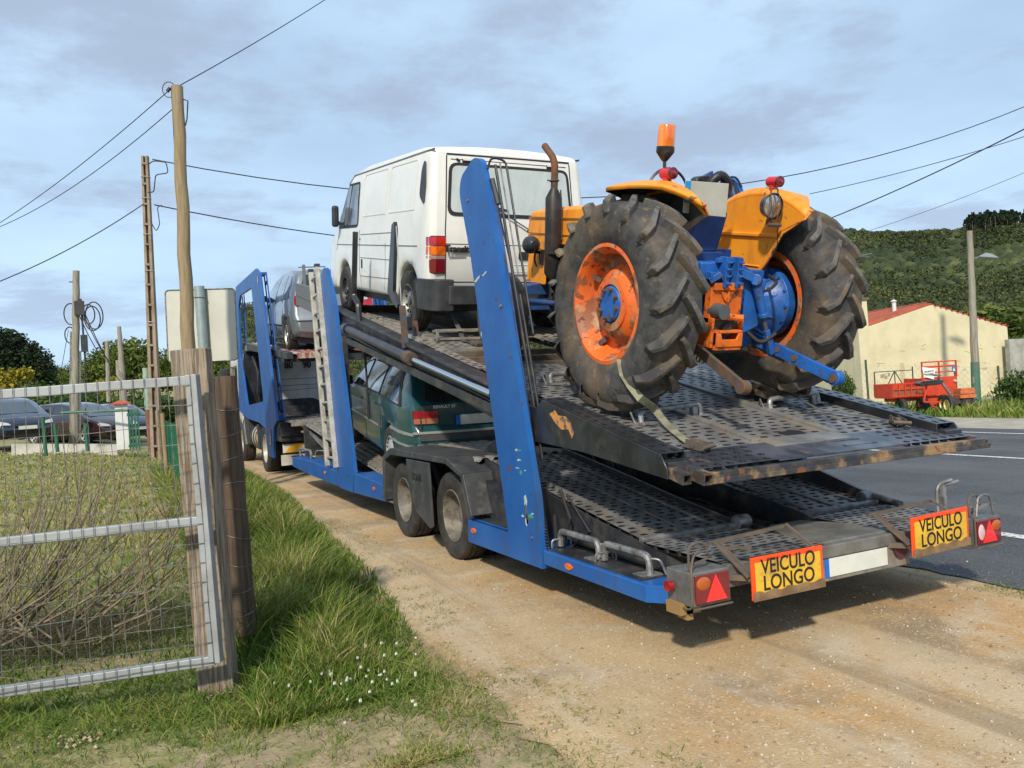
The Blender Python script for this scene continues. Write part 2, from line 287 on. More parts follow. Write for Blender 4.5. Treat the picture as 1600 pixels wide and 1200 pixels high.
def shell(mb, P, hw, r=.05, crown=lambda y, z, ny, nz: 0, nc=8, grid=.16, mi=None):
    A = sum(P[i-1][0]*P[i][1]-P[i][0]*P[i-1][1] for i in range(len(P)))
    if A < 0: P = P[::-1]
    T = (0, .12, .4, 1); rings = [P]+[offs(P, r*t) for t in T[1:]]; bm = bmesh.new(); lay = bm.verts.layers.float.new('d'); V = []
    for t, rg in zip(T, rings):
        row = []
        for y, z in rg: v = bm.verts.new((0, y, z)); v[lay] = r*(1-math.sqrt(1-(1-t)**2)); row.append(v)
        V.append(row)
    n = len(P)
    for k in range(3):
        for i in range(n): bm.faces.new((V[k][i], V[k][(i+1) % n], V[k+1][(i+1) % n], V[k+1][i]))
    f = bm.faces.new(V[3]); f.material_index = 1
    ys = [p[0] for p in P]; zs = [p[1] for p in P]
    cut(bm, None, np.arange(min(ys)+grid, max(ys), grid), np.arange(min(zs)+grid, max(zs), grid))
    fs = [f for f in bm.faces if f.material_index == 1 and len(f.verts) > 4]; bmesh.ops.triangulate(bm, faces=fs)
    bm.verts.index_update(); vs = []; 
    for v in bm.verts: vs.append((max(hw(v.co.y, v.co.z)-v[lay], .02), v.co.y, v.co.z))
    faces = [[v.index for v in f.verts] for f in bm.faces]; bm.free()
    mb.add(vs, faces, mi); mb.add([(-x, y, z) for x, y, z in vs], [f[::-1] for f in faces], mi)
    nr = [Vector(P[i])-Vector(o) for i, o in enumerate(offs(P, .01))]; cv = []
    for i in range(n):
        x, y, z = vs[i]; d = nr[i].normalized() if nr[i].length > 0 else Vector((0, 0)); c = crown(y, z, d.x, d.y)
        for j in range(nc+1):
            t = 2*j/nc-1; k = c*(1-t*t); cv.append((-x*t, y+d.x*k, z+d.y*k))
    mb.add(cv, [(i*(nc+1)+j, i*(nc+1)+j+1, ((i+1) % n)*(nc+1)+j+1, ((i+1) % n)*(nc+1)+j) for i in range(n) for j in range(nc)], mi)
    return mb
def panel(mb, poly, mp, t=.004, g=.2, mi=None, mirror=False, back=.012):
    A = sum(poly[i-1][0]*poly[i][1]-poly[i][0]*poly[i-1][1] for i in range(len(poly)))
    if A < 0: poly = poly[::-1]
    bm = bmesh.new(); f = bm.faces.new([bm.verts.new((0, a, b)) for a, b in poly]); f.material_index = 1
    us = [p[0] for p in poly]; vs = [p[1] for p in poly]
    cut(bm, None, np.arange(min(us)+g, max(us)-.01, g), np.arange(min(vs)+g, max(vs)-.01, g)); bm.verts.index_update()
    q = [mp(v.co.y, v.co.z) for v in bm.verts]; top = [p+n*t for p, n in q]; low = [p-n*back for p, n in q]; k = len(q)
    fs = [[v.index for v in f.verts] for f in bm.faces]; ed = [[v.index for v in e.verts] for e in bm.edges if len(e.link_faces) == 1]; bm.free()
    F_ = fs+[(a, b, b+k, a+k) for a, b in ed]; mb.add(top+low, F_, mi)
    if mirror: mb.add([(-p.x, p.y, p.z) for p in top+low], [f[::-1] for f in F_], mi)
    return mb
def side_map(hw):
    def mp(y, z):
        e = .02; dx = (hw(y, z+e)-hw(y, z-e))/(2*e); dy = (hw(y+e, z)-hw(y-e, z))/(2*e)
        return Vector((-hw(y, z), y, z)), Vector((-1, -dy, -dx)).normalized()
    return mp
def rear_map(yf, hwr, c=0.0):
    def mp(x, z):
        e = .02; k = c*(1-(x/hwr)**2); dz = (yf(z+e)-yf(z-e))/(2*e)
        return Vector((x, yf(z)-k, z)), Vector((0, -1, dz)).normalized()
    return mp
def strip(mb, pts, mp, w=.007, t=.003, mi=None, mirror=False):     # thin seam or trim line following the body
    for (a, b), (c, d) in zip(pts[:-1], pts[1:]):
        L_ = math.hypot(c-a, d-b); nx, ny = -(d-b)/L_*w/2, (c-a)/L_*w/2; n = max(1, int(L_/.15))
        for k in range(n):
            s0, s1 = k/n, (k+1)/n; pa = (a+(c-a)*s0, b+(d-b)*s0); pb = (a+(c-a)*s1, b+(d-b)*s1)
            q = [mp(pa[0]-nx, pa[1]-ny), mp(pb[0]-nx, pb[1]-ny), mp(pb[0]+nx, pb[1]+ny), mp(pa[0]+nx, pa[1]+ny)]; vs = [p+nn*t for p, nn in q]+[p-nn*.01 for p, nn in q]
            F_ = [(0, 1, 2, 3), (0, 1, 5, 4), (1, 2, 6, 5), (2, 3, 7, 6), (3, 0, 4, 7)]; mb.add(vs, F_, mi)
            if mirror: mb.add([(-p.x, p.y, p.z) for p in vs], F_, mi)
# ---- wheels, axis along X, outer face to -X when side=-1
def wheel(parent, c, Rr, w, rr, style='steel', side=-1, rubber=None, rimmat=None, dual=False, name='wheel'):
    c = Vector(c); s = -side; m = MB(); h = w/2; sh = Rr*.035
    pr = [(rr, -h*.82), (rr+.012, -h*.9), ((rr+Rr)/2, -h*1.02), (Rr-sh*1.4, -h*.97), (Rr-sh*.3, -h*.82)]
    for g in (-.45, 0, .45): pr += [(Rr, h*(g-.17)), (Rr, h*(g-.05)), (Rr-.010, h*(g-.04)), (Rr-.010, h*(g+.04)), (Rr, h*(g+.05))]
    pr += [(Rr-sh*.3, h*.82), (Rr-sh*1.4, h*.97), ((rr+Rr)/2, h*1.02), (rr+.012, h*.9), (rr, h*.82)]
    m.lathe(pr, c, 'x', 40, closed=True)
    if dual: m.lathe([(a, b+s*w*1.12) for a, b in pr], c, 'x', 32, closed=True)
    t = m.build(name, rubber or RUBBER, parent); r = MB(); o = side*h
    if style == 'truck': pf = [(rr, o*.9), (rr*.97, o*.92), (rr*.93, o*.8), (rr*.9, o*.1), (rr*.82, -o*.35), (rr*.5, -o*.45), (rr*.42, -o*.4), (rr*.40, o*.05), (rr*.2, o*.12), (0, o*.12)]
    elif style == 'hub': pf = [(rr, o*.9), (rr*.96, o*.95), (rr*.9, o*.75), (rr*.85, o*.7), (rr*.6, o*.9), (0, o*.95)]
    else: pf = [(rr, o*.9), (rr*.95, o*.95), (rr*.88, o*.7), (rr*.8, o*.35), (rr*.55, o*.6), (rr*.3, o*.62), (rr*.26, o*.8), (0, o*.82)]
    r.lathe(pf, c, 'x', 40); r.lathe([(rr, o*.9), (rr, -o*.9)], c, 'x', 32)
    if style == 'truck':
        for k in range(10):
            a = 2*PI*k/10; q = c+Vector((0, math.cos(a), math.sin(a)))*rr*.62; r.tube([q+Vector((-o*.4, 0, 0)), q+Vector((-o*.2, 0, 0))], rr*.035, 6)
    ro = r.build('rim', rimmat or RIMST, t)
    if style in ('steel', 'alloy', 'hub'):
        hm = MB(); nh = {'steel': 9, 'alloy': 5, 'hub': 18}[style]; r0, r1, wd = {'steel': (.60, .76, .05), 'alloy': (.36, .80, .24), 'hub': (.84, .93, .055)}[style]
        for k in range(nh):
            a = 2*PI*(k+.5)/nh; d = Vector((0, math.cos(a), math.sin(a))); tt = Vector((0, -math.sin(a), math.cos(a))); x = Vector((side*h*(.72 if style != 'hub' else .93), 0, 0))
            pts = [c+x+d*rr*r0-tt*rr*wd*.5, c+x+d*rr*r1-tt*rr*wd, c+x+d*rr*r1+tt*rr*wd, c+x+d*rr*r0+tt*rr*wd*.5]
            hm.add(pts+[p-x*.3 for p in pts], [(0, 1, 2, 3), (0, 1, 5, 4), (1, 2, 6, 5), (2, 3, 7, 6), (3, 0, 4, 7)])
        hm.build('rim_hole', SEAL_SHADE, t)
    return t
# ------------------------------------------------------------------ car transporter trailer
SL = .232; AD = math.atan(SL); ZU = lambda y: .98+SL*y           # upper deck surface
ZL = interp([(0, .535), (.72, .535), (2.03, .74), (3.0, .90), (5.05, .92), (5.3, .62), (5.6, .50), (6.2, .51), (8.9, .82), (10.4, 1.0), (11.2, 1.08)])
ZT = lambda y: ZU(y) if y < 5.3 else ZU(5.3)+.18*(y-5.3)             # tracks under the van lie a little flatter
TR = thing('transporter_trailer', 'long blue and black car transporter trailer with a sloping perforated upper deck', 'trailer', (0, 0, 0))
def blade(P, side, nm='upright'):
    x = 0 if side < 0 else 2.55; s = -side; m = MB()
    m.prism(P, 'x', x, x+s*.012)
    n = len(P)
    for i in range(n):                                         # return flanges all round
        a, b = P[i], P[(i+1) % n]
        A_, B_ = Vector((x+s*.012, a[0], a[1])), Vector((x+s*.012, b[0], b[1])); w = Vector((s*.035, 0, 0)); cx = sum(p[0] for p in P)/n; cz = sum(p[1] for p in P)/n
        i1 = (Vector((0, cx, cz))-(A_+B_)/2); i1.x = 0; i1 = i1.normalized()*.008
        m.add([A_, B_, B_+w, A_+w, A_+i1, B_+i1, B_+w+i1, A_+w+i1], [(0, 1, 2, 3), (4, 5, 6, 7), (3, 2, 6, 7)])
    return m.build(nm, BLUE, TR, bevel=.004)
RB = rpoly([(1.60, .25), (2.93, .24), (2.91, .43), (2.12, .43), (2.54, 2.60), (2.695, 3.12), (2.64, 3.24), (2.36, 3.32), (2.24, 3.27), (2.17, 3.1), (1.62, .73)], [0, .01, .01, .02, .1, .1, .12, .05, .05, .05, .05])
FB = rpoly([(6.75, .29), (7.42, .29), (7.50, .50), (8.04, 3.05), (7.93, 3.2), (7.62, 3.30), (7.50, 3.25), (7.18, 2.80), (6.62, .54)], [0, .02, .02, .1, .1, .05, .05, .05, .02])
b1 = blade(RB, -1); b2 = blade(RB, 1); b3 = blade(FB, -1); b4 = blade(FB, 1)
for bl, z, ys in ((b1, 0, ((2.55, 3.05),)),):
    m = MB()
    for y, zz, r in ((2.52, 3.02, .012), (1.72, .45, .009), (2.02, 2.12, .015)): m.tube([(-.012, y, zz), (.004, y, zz)], r, 10)
    m.build('bolt', GALV, bl)
m = MB()                                                       # paint chips and scrapes
def chip(y, z, w, h, mi, rot=0, jag=5):
    k = 2*jag; pts = [(y+w/2*math.cos(2*PI*i/k)*random.uniform(.55, 1.1), z+h/2*math.sin(2*PI*i/k)*random.uniform(.5, 1.1)+rot*math.cos(2*PI*i/k)*w/2) for i in range(k)]
    m.prism(pts, 'x', -.0015, .002, mi)
for y, z, w, h, mi, ro in ((2.42, 2.38, .17, .03, 0, -.2), (2.28, 2.40, .10, .024, 0, -.2), (2.36, 2.39, .04, .02, 2, -.2), (1.90, 1.06, .05, .022, 0, 0), (1.86, 1.06, .09, .012, 3, 0), (1.87, .99, .07, .022, 0, 0), (1.84, .985, .05, .012, 3, 0), (1.90, .93, .07, .012, 0, 0), (1.85, .90, .045, .04, 3, 0), (1.78, .92, .05, .008, 0, 0),
                        (1.80, .70, .05, .10, 0, 0), (1.795, .62, .035, .17, 2, 0), (1.80, .55, .07, .07, 0, 0), (1.73, .60, .09, .035, 3, 0), (1.78, .57, .05, .09, 2, 0), (1.86, .585, .05, .02, 0, 0), (1.70, .62, .05, .015, 0, 0), (2.6, 2.9, .02, .01, 2, 0)): chip(y, z, w, h, mi, ro)
for k in range(46):
    e_ = random.randrange(len(RB)); a, b = Vector(RB[e_]), Vector(RB[(e_+1) % len(RB)]); t = random.random(); p = a.lerp(b, t)+(Vector((2.2, 1.7))-a.lerp(b, t)).normalized()*random.uniform(.0, .02)
    if (b-a).length > .25: chip(p.x, p.y, random.uniform(.006, .02), random.uniform(.008, .05), random.choice((2, 2, 1, 0)))
m.build('paint_scrape', [mat('bare_primer', (.42, .47, .44), .6), mat('paint_mud', (.3, .2, .1), .8), mat('rust_mark', (.13, .075, .05), .8), mat('green_primer', (.03, .3, .25), .6)], b1, smooth=0)
# side rails (blue boxes along the ground)
for x0, x1 in ((.0, .26), (2.29, 2.55)):
    m = MB(); xa, xb = x0+.002, x1-.002
    q = 1 if x0 < 1 else -1; o_ = xa if q > 0 else xb; i_ = xb if q > 0 else xa
    m.prism([(o_, .37), (o_, 1.575), (i_, 1.575), (i_, .25), (o_+q*.10, .25)], 'z', .285, .385)
    m.build('side_rail', BLUE, TR, bevel=.008)
    m = MB(); m.prism([(5.34, .32), (6.72, .29), (6.62, .545), (5.28, .50)], 'x', xa, xb); m.prism([(7.46, .30), (9.3, .31), (10.85, .35), (10.82, .52), (9.3, .535), (7.5, .50)], 'x', xa, xb)
    m.build('side_rail', BLUE, TR, bevel=.008)
    m = MB(); m.box(o_+q*.013, i_, 1.62, 2.9, .245, .40); m.box(o_+q*.015, i_, 6.8, 7.4, .30, .50); m.build('rail_box', BLUE, TR, bevel=.006)
    m = MB(); m.box(o_+q*.03, i_-q*.02, .45, 1.52, .386, .392); m.box(o_+q*.03, i_-q*.02, 2.2, 2.85, .432, .437); m.build('rail_tread', BLACK, TR)
    for y, z in ((1.22, .335), (2.80, .35), (5.75, .43), (8.3, .43)):
        m = MB(); m.lathe([(0, 0), (.6, 0), (.9, .25), (1, .6), (1, 1)], (0, 0, 0), 'x', 16)
        m.v = [Vector(((o_-q*.014+q*p.x*.012), y+p.y*.05, z+p.z*.023)) for p in m.v]; m.build('side_marker_lamp', ORL, TR)
# bent galvanised chock bars stored on the rail
def loopbar(mb, pts, r=.02):
    mb.tube(smooth_pts(pts), r, 9)
def smooth_pts(P, r=.05, n=4):
    P = [Vector(p) for p in P]; o = [P[0]]
    for a, b, c in zip(P[:-2], P[1:-1], P[2:]):
        q = min(r, (a-b).length*.45, (c-b).length*.45); p0 = b+(a-b).normalized()*q; p1 = b+(c-b).normalized()*q
        o += [(1-t)**2*p0+2*t*(1-t)*b+t*t*p1 for t in [j/n for j in range(n+1)]]
    return o+[P[-1]]
for ya, yb in ((1.05, 1.55), (.50, .98)):
    m = MB(); loopbar(m, [(.13, yb, .40), (.13, yb, .505), (.13, ya, .505), (.13, ya, .395)], .022)
    loopbar(m, [(.06, yb, .395), (.06, yb, .45), (.20, yb-.02, .45), (.20, yb-.02, .395)], .007); loopbar(m, [(.13, ya, .49), (.17, ya-.05, .49), (.20, ya-.06, .40)], .007)
    m.box(.07, .2, ya-.03, ya+.09, .393, .40); m.build('chock_bar', GALV, TR)
# lower deck tracks
for x0, x1 in ((.27, .98), (1.57, 2.28)):
    m = MB(); perf(m, x0, x1, .74, 2.98, ZL, .10, .066, .054, .030)
    for k in range(3): xx = x0+(x1-x0)*(k+.5)/3; m.bar((xx, .76, ZL(.76)+.003), (xx, 2.03, ZL(2.03)+.003), .02, .012); m.bar((xx, 2.03, ZL(2.03)+.003), (xx, 2.96, ZL(2.96)+.003), .02, .012)
    m.bar((x0, .735, .54), (x1, .735, .54), .03, .03); m.build('lower_track', [DECK, SEAL_SHADE], TR)
    m = MB(); perf(m, x0-.02, x1+.02, .02, .70, lambda y: .532, .085, .056, .052, .026); m.build('rear_tread_plate', [DECK, SEAL_SHADE], TR)
    m = MB(); ribs(m, x0-.1, x1+.1, 3.0, 5.05, ZL, 8, .02, 8); m.build('wheel_deck', DECKD, TR)
    m = MB(); ribs(m, x0, x1, 5.36, 10.9, ZL, 6, .025, 24)
    for k in range(46): y = 5.5+k*.115; m.box(x0+.01, x1-.01, y, y+.035, ZL(y)+.012, ZL(y)+.030)
    m.build('front_track', DECKD, TR)
for xa, xb in ((.225, .245), (.99, 1.01), (1.54, 1.56), (2.30, 2.33)):    # dark side plates of the tracks
    m = MB(); up = .03 if 0.9 < xa < 1.6 else 0; big = .12 if xa > 2.2 else 0
    m.prism([(.12, .40), (3.0, .42), (3.0, ZL(3)+up+.01), (2.03, ZL(2.03)+up+.01+big*.6), (1.3, .62+up+big), (.74, .535+up+big*.3), (.5, .50+big*.2), (.12, .44)], 'x', xa, xb); m.build('side_plate', BLACK, TR)
m = MB(); m.box(1.02, 1.53, .3, 5.0, .30, .36); m.box(.3, .36, .3, 10.5, .28, .42); m.box(2.2, 2.26, .3, 10.5, .28, .42); m.box(1.05, 1.13, .4, 5, .36, .46); m.box(1.42, 1.5, .4, 5, .36, .46)
for y in (1.1, 2.2, 3.3, 4.0, 5.1, 6.3, 7.6, 9.0, 10.3): m.box(.3, 2.3, y, y+.08, .30, .42)
m.box(.2, 2.35, 5.05, 5.1, .4, .86); m.box(.25, 2.3, 10.9, 11.0, .5, 1.05); m.box(.9, 1.7, 10.5, 12.6, .95, 1.1); m.build('chassis', BLACK, TR, bevel=.004)
m = MB(); m.tube([(1.2, .7, .47), (1.16, 3.2, .62)], .04, 10); m.tube([(1.36, .8, .45), (1.3, 4.0, .7)], .05, 10); m.tube([(1.05, 1.0, .5), (1.0, 2.6, .74)], .02, 8)
for k in range(4): m.tube([(1.05+.13*k, .9, .42), (1.1+.1*k, 1.6, .48+.03*k), (1.02+.12*k, 2.6, .55)], .012, 6)
m.build('hydraulics', TDARK, TR)
m = MB(); m.tube([(.24, .735, .545), (.98, .735, .545)], .02, 9); m.tube([(.98, .735, .56), (1.08, .735, .56)], .045, 12); m.tube([(1.57, .735, .545), (2.28, .735, .545)], .02, 9); m.tube([(2.2, .8, .57), (2.3, .8, .57)], .05, 12)
m.tube([(2.3, .85, .60), (2.24, .5, .56)], .02, 8); m.build('hinge_tube', GALV, TR)
# rear beam
m = MB(); m.box(.26, 2.25, -.02, .06, .455, .527); m.prism([(.99, .03), (.99, .32), (1.15, .62), (1.42, .62), (1.56, .32), (1.56, .03)], 'z', .50, .537); m.build('rear_beam', mat('dusty_grey_steel', (.20, .20, .185), .6, .3, (.12, .12, .115), 5, 1, dirt=((.16, .12, .07), 7, .5, .65, .7), bump=.002), TR, bevel=.008)
m = MB(); m.box(.85, 1.65, -.012, .02, .325, .453); m.box(.26, 2.3, .0, .06, .40, .454); m.build('plate_carrier', DECKD, TR, bevel=.004)
o = MB().box(.985, 1.455, -.018, -.0125, .348, .452).build('number_plate', PLATE, TR, bevel=.002); MB().box(.955, .984, -.018, -.0125, .348, .452).build('plate_strip', PBLUE, o)
def tail(x0, x1, flip):
    m = MB(); m.box(x0, x1, -.05, .16, .35, .525); o = m.build('tail_lamp', mat('lamp_housing', (.16, .16, .155), .55, .2, (.1, .1, .1), 8, 1), TR, bevel=.008)
    a, b = x0+.016, x1-.016; MB().box(a, b, -.062, -.051, .366, .512).build('lens', REDDK, o, bevel=.004)
    t = MB(); c = (a+b)/2+(.02 if not flip else -.0); t.prism([(c-.068, .372), (c+.068, .372), (c, .506)], 'y', -.066, -.063); t.build('reflector_triangle', REDREF, o)
    l = MB(); xo = (a+.052 if not flip else b-.045); l.lathe([(0, -.004), (.8, -.003), (1, .002), (1, .008)], (0, 0, 0), 'y', 20); l.v = [Vector((xo+p.x*.045, -.0645+p.y, .468+p.z*.034)) for p in l.v]; l.build('indicator', AMB, o)
    if flip:
        l = MB(); l.lathe([(0, -.004), (.8, -.003), (1, .002), (1, .008)], (0, 0, 0), 'y', 20); l.v = [Vector((a+.035+p.x*.03, -.0645+p.y, .44+p.z*.05)) for p in l.v]; l.build('reverse_lens', mat('pink_lens', (.6, .4, .42), .25), o)
    g = MB(); g.tube(smooth_pts([(x0-.006, .16, .34), (x0-.006, -.06, .34), (x0-.006, -.06, .55), (x0+.05, -.02, .62), (x0+.16, -.02, .62)]), .006, 6); g.tube(smooth_pts([(x0, -.06, .343), (x1, -.06, .343)]), .006, 6)
    g.tube(smooth_pts([(x0+.03, -.0, .53), (x0+.03, -.0, .66), (x0+.15, .02, .66), (x0+.18, .02, .57), (x0+.03, .0, .55)]), .007, 6); g.build('lamp_guard', BRK, o)
    return o
m = MB(); m.box(.27, 2.28, .03, .7, .500, .506); m.build('sun_blocking_pan', SEAL_SHADE, TR)  # unseen sheet added to stop sun falling through the tread holes
tail(-.005, .245, False); tail(2.2, 2.46, True)
m = MB(); m.tube([(-.02, .10, .44), (-.05, .10, .44)], .028, 12); m.build('side_reflector', REDL, TR)
m = MB(); m.tube([(1.56, -.03, .43), (1.56, .04, .43)], .055, 14); m.box(1.50, 1.62, .0, .05, .37, .49); m.build('fog_lamp', mat('dusty_dark_lens', (.09, .03, .035), .35), TR)
m = MB(); m.box(-.03, .10, .02, .14, .30, .36); m.box(.01, .05, .02, .1, .27, .34); m.build('corner_bracket', mat('ochre_dirty_steel', (.28, .17, .06), .7), TR)
def board(x0, x1, zt, zb, dz):
    o = MB(); o.box(x0, x1, -.135, -.125, zb, zt); o.v = [Vector((p.x, p.y, p.z+(p.x-x0)/(x1-x0)*dz)) for p in o.v]; o = o.build('warning_board', ORB, TR, bevel=.002)
    def pl(a, b, c, d, y0, y1, nm, mt): m = MB(); m.box(a, b, y0, y1, c, d); m.v = [Vector((p.x, p.y, p.z+(p.x-x0)/(x1-x0)*dz)) for p in m.v]; return m.build(nm, mt, o)
    pl(x0+.022, x1-.022, zb+.02, zt-.028, -.139, -.136, 'yellow_face', YEL); 
    mw = MB(); k = 26; top = [(x0-.002+(x1-x0+.004)*i/k, zb+.040+.006*math.sin(i*1.1)+random.uniform(-.003, .003)) for i in range(k+1)]
    mw.prism([(x0-.002, zb-.004), (x1+.002, zb-.004)]+top[::-1], 'y', -.1445, -.1405); mw.v = [Vector((p.x, p.y, p.z+(p.x-x0)/(x1-x0)*dz)) for p in mw.v]; mw.build('mud_band', MUDDY, o, smooth=0)
    cx = (x0+x1)/2; sh = Matrix(((1, 0, 0, 0), (dz/(x1-x0), 1, 0, 0), (0, 0, 1, 0), (0, 0, 0, 1))); zc = (zt+zb)/2+dz/2
    text('VEICULO', .108, REAR(cx, -.1402, zc+.053)@sh, INK, 'lettering', o, .86, .0008, .0014); text('LONGO', .108, REAR(cx, -.1402, zc-.034)@sh, INK, 'lettering', o, .92, .0008, .0014)
    b = MB(); b.bar((x0+.0, .05, .60), (x0+.02, -.11, .62), .03, .012); b.bar((x0-.05, .09, .635), (x0-.0, -.115, .47), .028, .010); b.bar((x0-.03, .09, .635), (x0+.02, -.1, .48), .014, .022); b.bar((x1-.05, .07, .665), (x1-.01, -.115, .54), .022, .010)
    b.bar((x0-.08, .10, .625), (x1-.03, .08, .655), .022, .016); b.bar((x0-.06, .02, .46), (x0+.05, -.11, .46), .04, .03); b.build('folding_bracket', BRK, o)
board(.315, .815, .572, .352, 0.0); board(1.525, 2.025, .628, .402, .01)
m = MB(); m.bar((2.13, .1, .50), (2.13, .1, .74), .03, .03); m.tube(smooth_pts([(2.10, .12, .5), (2.10, .12, .74), (2.22, .10, .76)]), .012, 7); m.tube(smooth_pts([(2.15, .12, .5), (2.15, .12, .73), (2.28, .10, .745)]), .012, 7)
m.tube(smooth_pts([(2.27, -.02, .53), (2.29, -.02, .66), (2.41, -.02, .66), (2.44, -.02, .53)]), .008, 7); m.bar((2.25, .0, .58), (2.47, .0, .585), .03, .02); m.build('stop_bracket', GALV, TR)
# ---- upper deck
def zbox(mb, x0, x1, y0, y1, d0, d1, mi=None, zf=ZU):        # box that follows the slope
    mb.prism([(y0, zf(y0)+d0), (y1, zf(y1)+d0), (y1, zf(y1)+d1), (y0, zf(y0)+d1)], 'x', x0, x1, mi)
m = MB(); hole = lambda cx, cy: (abs(cx-.98) < .035) or (abs(cx-1.66) < .035)
def bighole(cx, cy): return abs(cx-1.37) < .10 and abs(cy-.60) < .045
perf(m, .27, 2.36, .47, 3.05, lambda y: ZU(y)-.004, .112, .070, .060, .029, skip=hole); m.build('upper_deck_plate', [DECK, SEAL_SHADE], TR)
m = MB(); mh = rpoly([(1.27, .555), (1.46, .555), (1.46, .63), (1.27, .63)], .035); m.prism([(a, b) for a, b in mh], 'z', 0, .004); m.v = [Vector((p.x, p.y, p.z+ZU(p.y)-.003)) for p in m.v]; m.build('deck_opening', SEAL_SHADE, TR)
m = MB()
for xx in (.98, 1.66): zbox(m, xx-.035, xx+.035, .50, 3.05, -.01, .016)
for xx in (.62, 2.0): zbox(m, xx-.006, xx+.006, .5, 3.0, .0, .004)
zbox(m, 1.0, 1.64, .36, .50, -.01, .012); m.build('deck_rib', DECK, TR, bevel=.003)
m = MB(); perf(m, .28, .82, .15, .45, lambda y: ZU(y)+.004, .09, .07, .048, .034); perf(m, 1.9, 2.52, .15, .45, lambda y: ZU(y)+.004, .09, .07, .048, .034)
zbox(m, .822, 1.898, .15, .45, -.006, .004); zbox(m, .22, .278, .15, .45, -.006, .004); zbox(m, 1.45, 1.72, .23, .26, .0041, .008); zbox(m, 1.4, 1.68, .33, .36, .0041, .008); m.build('end_plate', [mat('worn_black_plate', (.05, .055, .07), .38, .4, (.13, .14, .17), 4, 1, dirt=((.3, .2, .1), 6, .62, .72, .7)), SEAL_SHADE], TR)
ENDM = mat('worn_end_bar', (.035, .036, .042), .5, .2, (.10, .09, .08), 6, 1, dirt=[((.33, .21, .10), 4.2, .50, .58, .9, .9), ((.22, .08, .03), 11, .58, .64, .9, .9)], bump=.002)
def sqtube(mb, p, q, w, t=.007):                                # open-ended square tube
    p, q = Vector(p), Vector(q); d = (q-p).normalized(); r = d.cross(Vector((0, 0, 1))).normalized(); u = r.cross(d)
    K = [(-1, -1), (1, -1), (1, 1), (-1, 1)]; vs = [e+r*a*s_+u*b*s_ for e in (p, q) for s_ in (w/2, w/2-t) for a, b in K]
    fs = []
    for i in range(4): j = (i+1) % 4; fs += [(i, j, 8+j, 8+i), (4+i, 4+j, 12+j, 12+i), (i, j, 4+j, 4+i), (8+i, 8+j, 12+j, 12+i)]
    mb.add(vs, fs)
m = MB(); sqtube(m, (.245, .075, ZU(.08)-.032), (.245, 1.7, ZU(1.7)-.032), .062); sqtube(m, (.125, .10, ZU(.10)-.025), (.125, 1.5, ZU(1.5)-.025), .058); sqtube(m, (2.6, .115, ZU(.12)-.045), (2.6, .4, ZU(.4)-.045), .055); m.build('square_tube', ENDM, TR)
m = MB(); m.box(.278, 2.57, .085, .148, ZU(.1)-.066, ZU(.1)-.003); m.box(.278, 2.60, .075, .085, ZU(.1)-.066, ZU(.1)-.035); m.build('end_bar', ENDM, TR, bevel=.006)
for s in (0, 1):
    X = (lambda a, b: (a, b)) if not s else (lambda a, b: (2.62-b, 2.62-a))
    m = MB(); a, b = X(.10, .255)
    perf(m, a, b, .28, 1.66, lambda y: ZU(y)+.062, .075, .098, .034, .05, stag=False); o = m.build('raised_side_plate', [SMOOTHBLK, SEAL_SHADE], TR)
    m = MB(); a, b = X(.085, .099); m.prism([(.22, ZU(.22)+.0), (.28, ZU(.28)+.062), (1.62, ZU(1.62)+.062), (1.72, ZU(1.72)-.02), (1.95, ZU(1.95)-.02), (1.95, ZU(1.95)-.30), (1.1, ZU(1.1)-.16), (.22, ZU(.22)-.06)], 'x', a, b)
    a, b = X(.255, .268); zbox(m, a, b, .28, 1.66, -.004, .062); a, b = X(.1, .255); zbox(m, a, b, .22, .279, -.02, .03); m.build('flank_plate', SMOOTHBLK, TR, bevel=.005)
    m = MB(); a, b = X(.10, .24); zbox(m, a, b, 1.9, 8.3, -.25, -.006); a, b = X(.075, .10); zbox(m, a, b, 1.9, 8.3, -.035, -.006); zbox(m, a, b, 1.9, 8.3, -.27, -.24); zbox(m, a, b, 1.9, 8.3, -.15, -.135); m.build('deck_beam', BLACK, TR, bevel=.006)
    m = MB(); a, b = X(.24, .96); perf(m, a, b, 3.05, 3.2, ZU, .104, .066); perf(m, a, b, 4.12, 4.5, ZU, .104, .066)
    ribs(m, a, b, 4.55, 8.5, ZT, 6, .022, 8); zbox(m, a, b, 4.5, 4.56, -.02, .012); zbox(m, a, b, 4.06, 4.12, -.02, .006); m.build('upper_track', [DECKD, SEAL_SHADE], TR)
    m = MB(); a, b = X(.24, .36); perf(m, a, b, 3.2, 4.06, lambda y: ZU(y)-.002, .1, .07); m.build('upper_track_edge', [DECKD, SEAL_SHADE], TR)
m = MB()
for y in (3.3, 3.62, 3.95): zbox(m, .36, 2.26, y, y+.06, -.08, -.01)
for y in (4.9, 5.5, 6.2, 6.9, 7.6, 8.2): zbox(m, .2, 2.4, y, y+.08, -.09, -.02, None, ZT)
zbox(m, .2, 2.4, 2.0, 2.1, -.22, -.06); zbox(m, .2, 2.4, .6, .66, -.10, -.012); zbox(m, .2, 2.4, 1.4, 1.46, -.14, -.012); zbox(m, .2, 2.4, 5.9, 6.0, -.24, -.1); zbox(m, .2, 2.4, 8.1, 8.25, -.24, -.05); m.build('deck_crossbar', mat('rust_brown_bar', (.13, .10, .075), .8, .2, (.09, .06, .045), 8, 1), TR)
m = MB()
for k in range(24): y = 4.7+k*.15; zbox(m, .97, 1.65, y, y+.02, -.01, 0, None, ZT)
m.build('centre_grating', DECKD, TR)
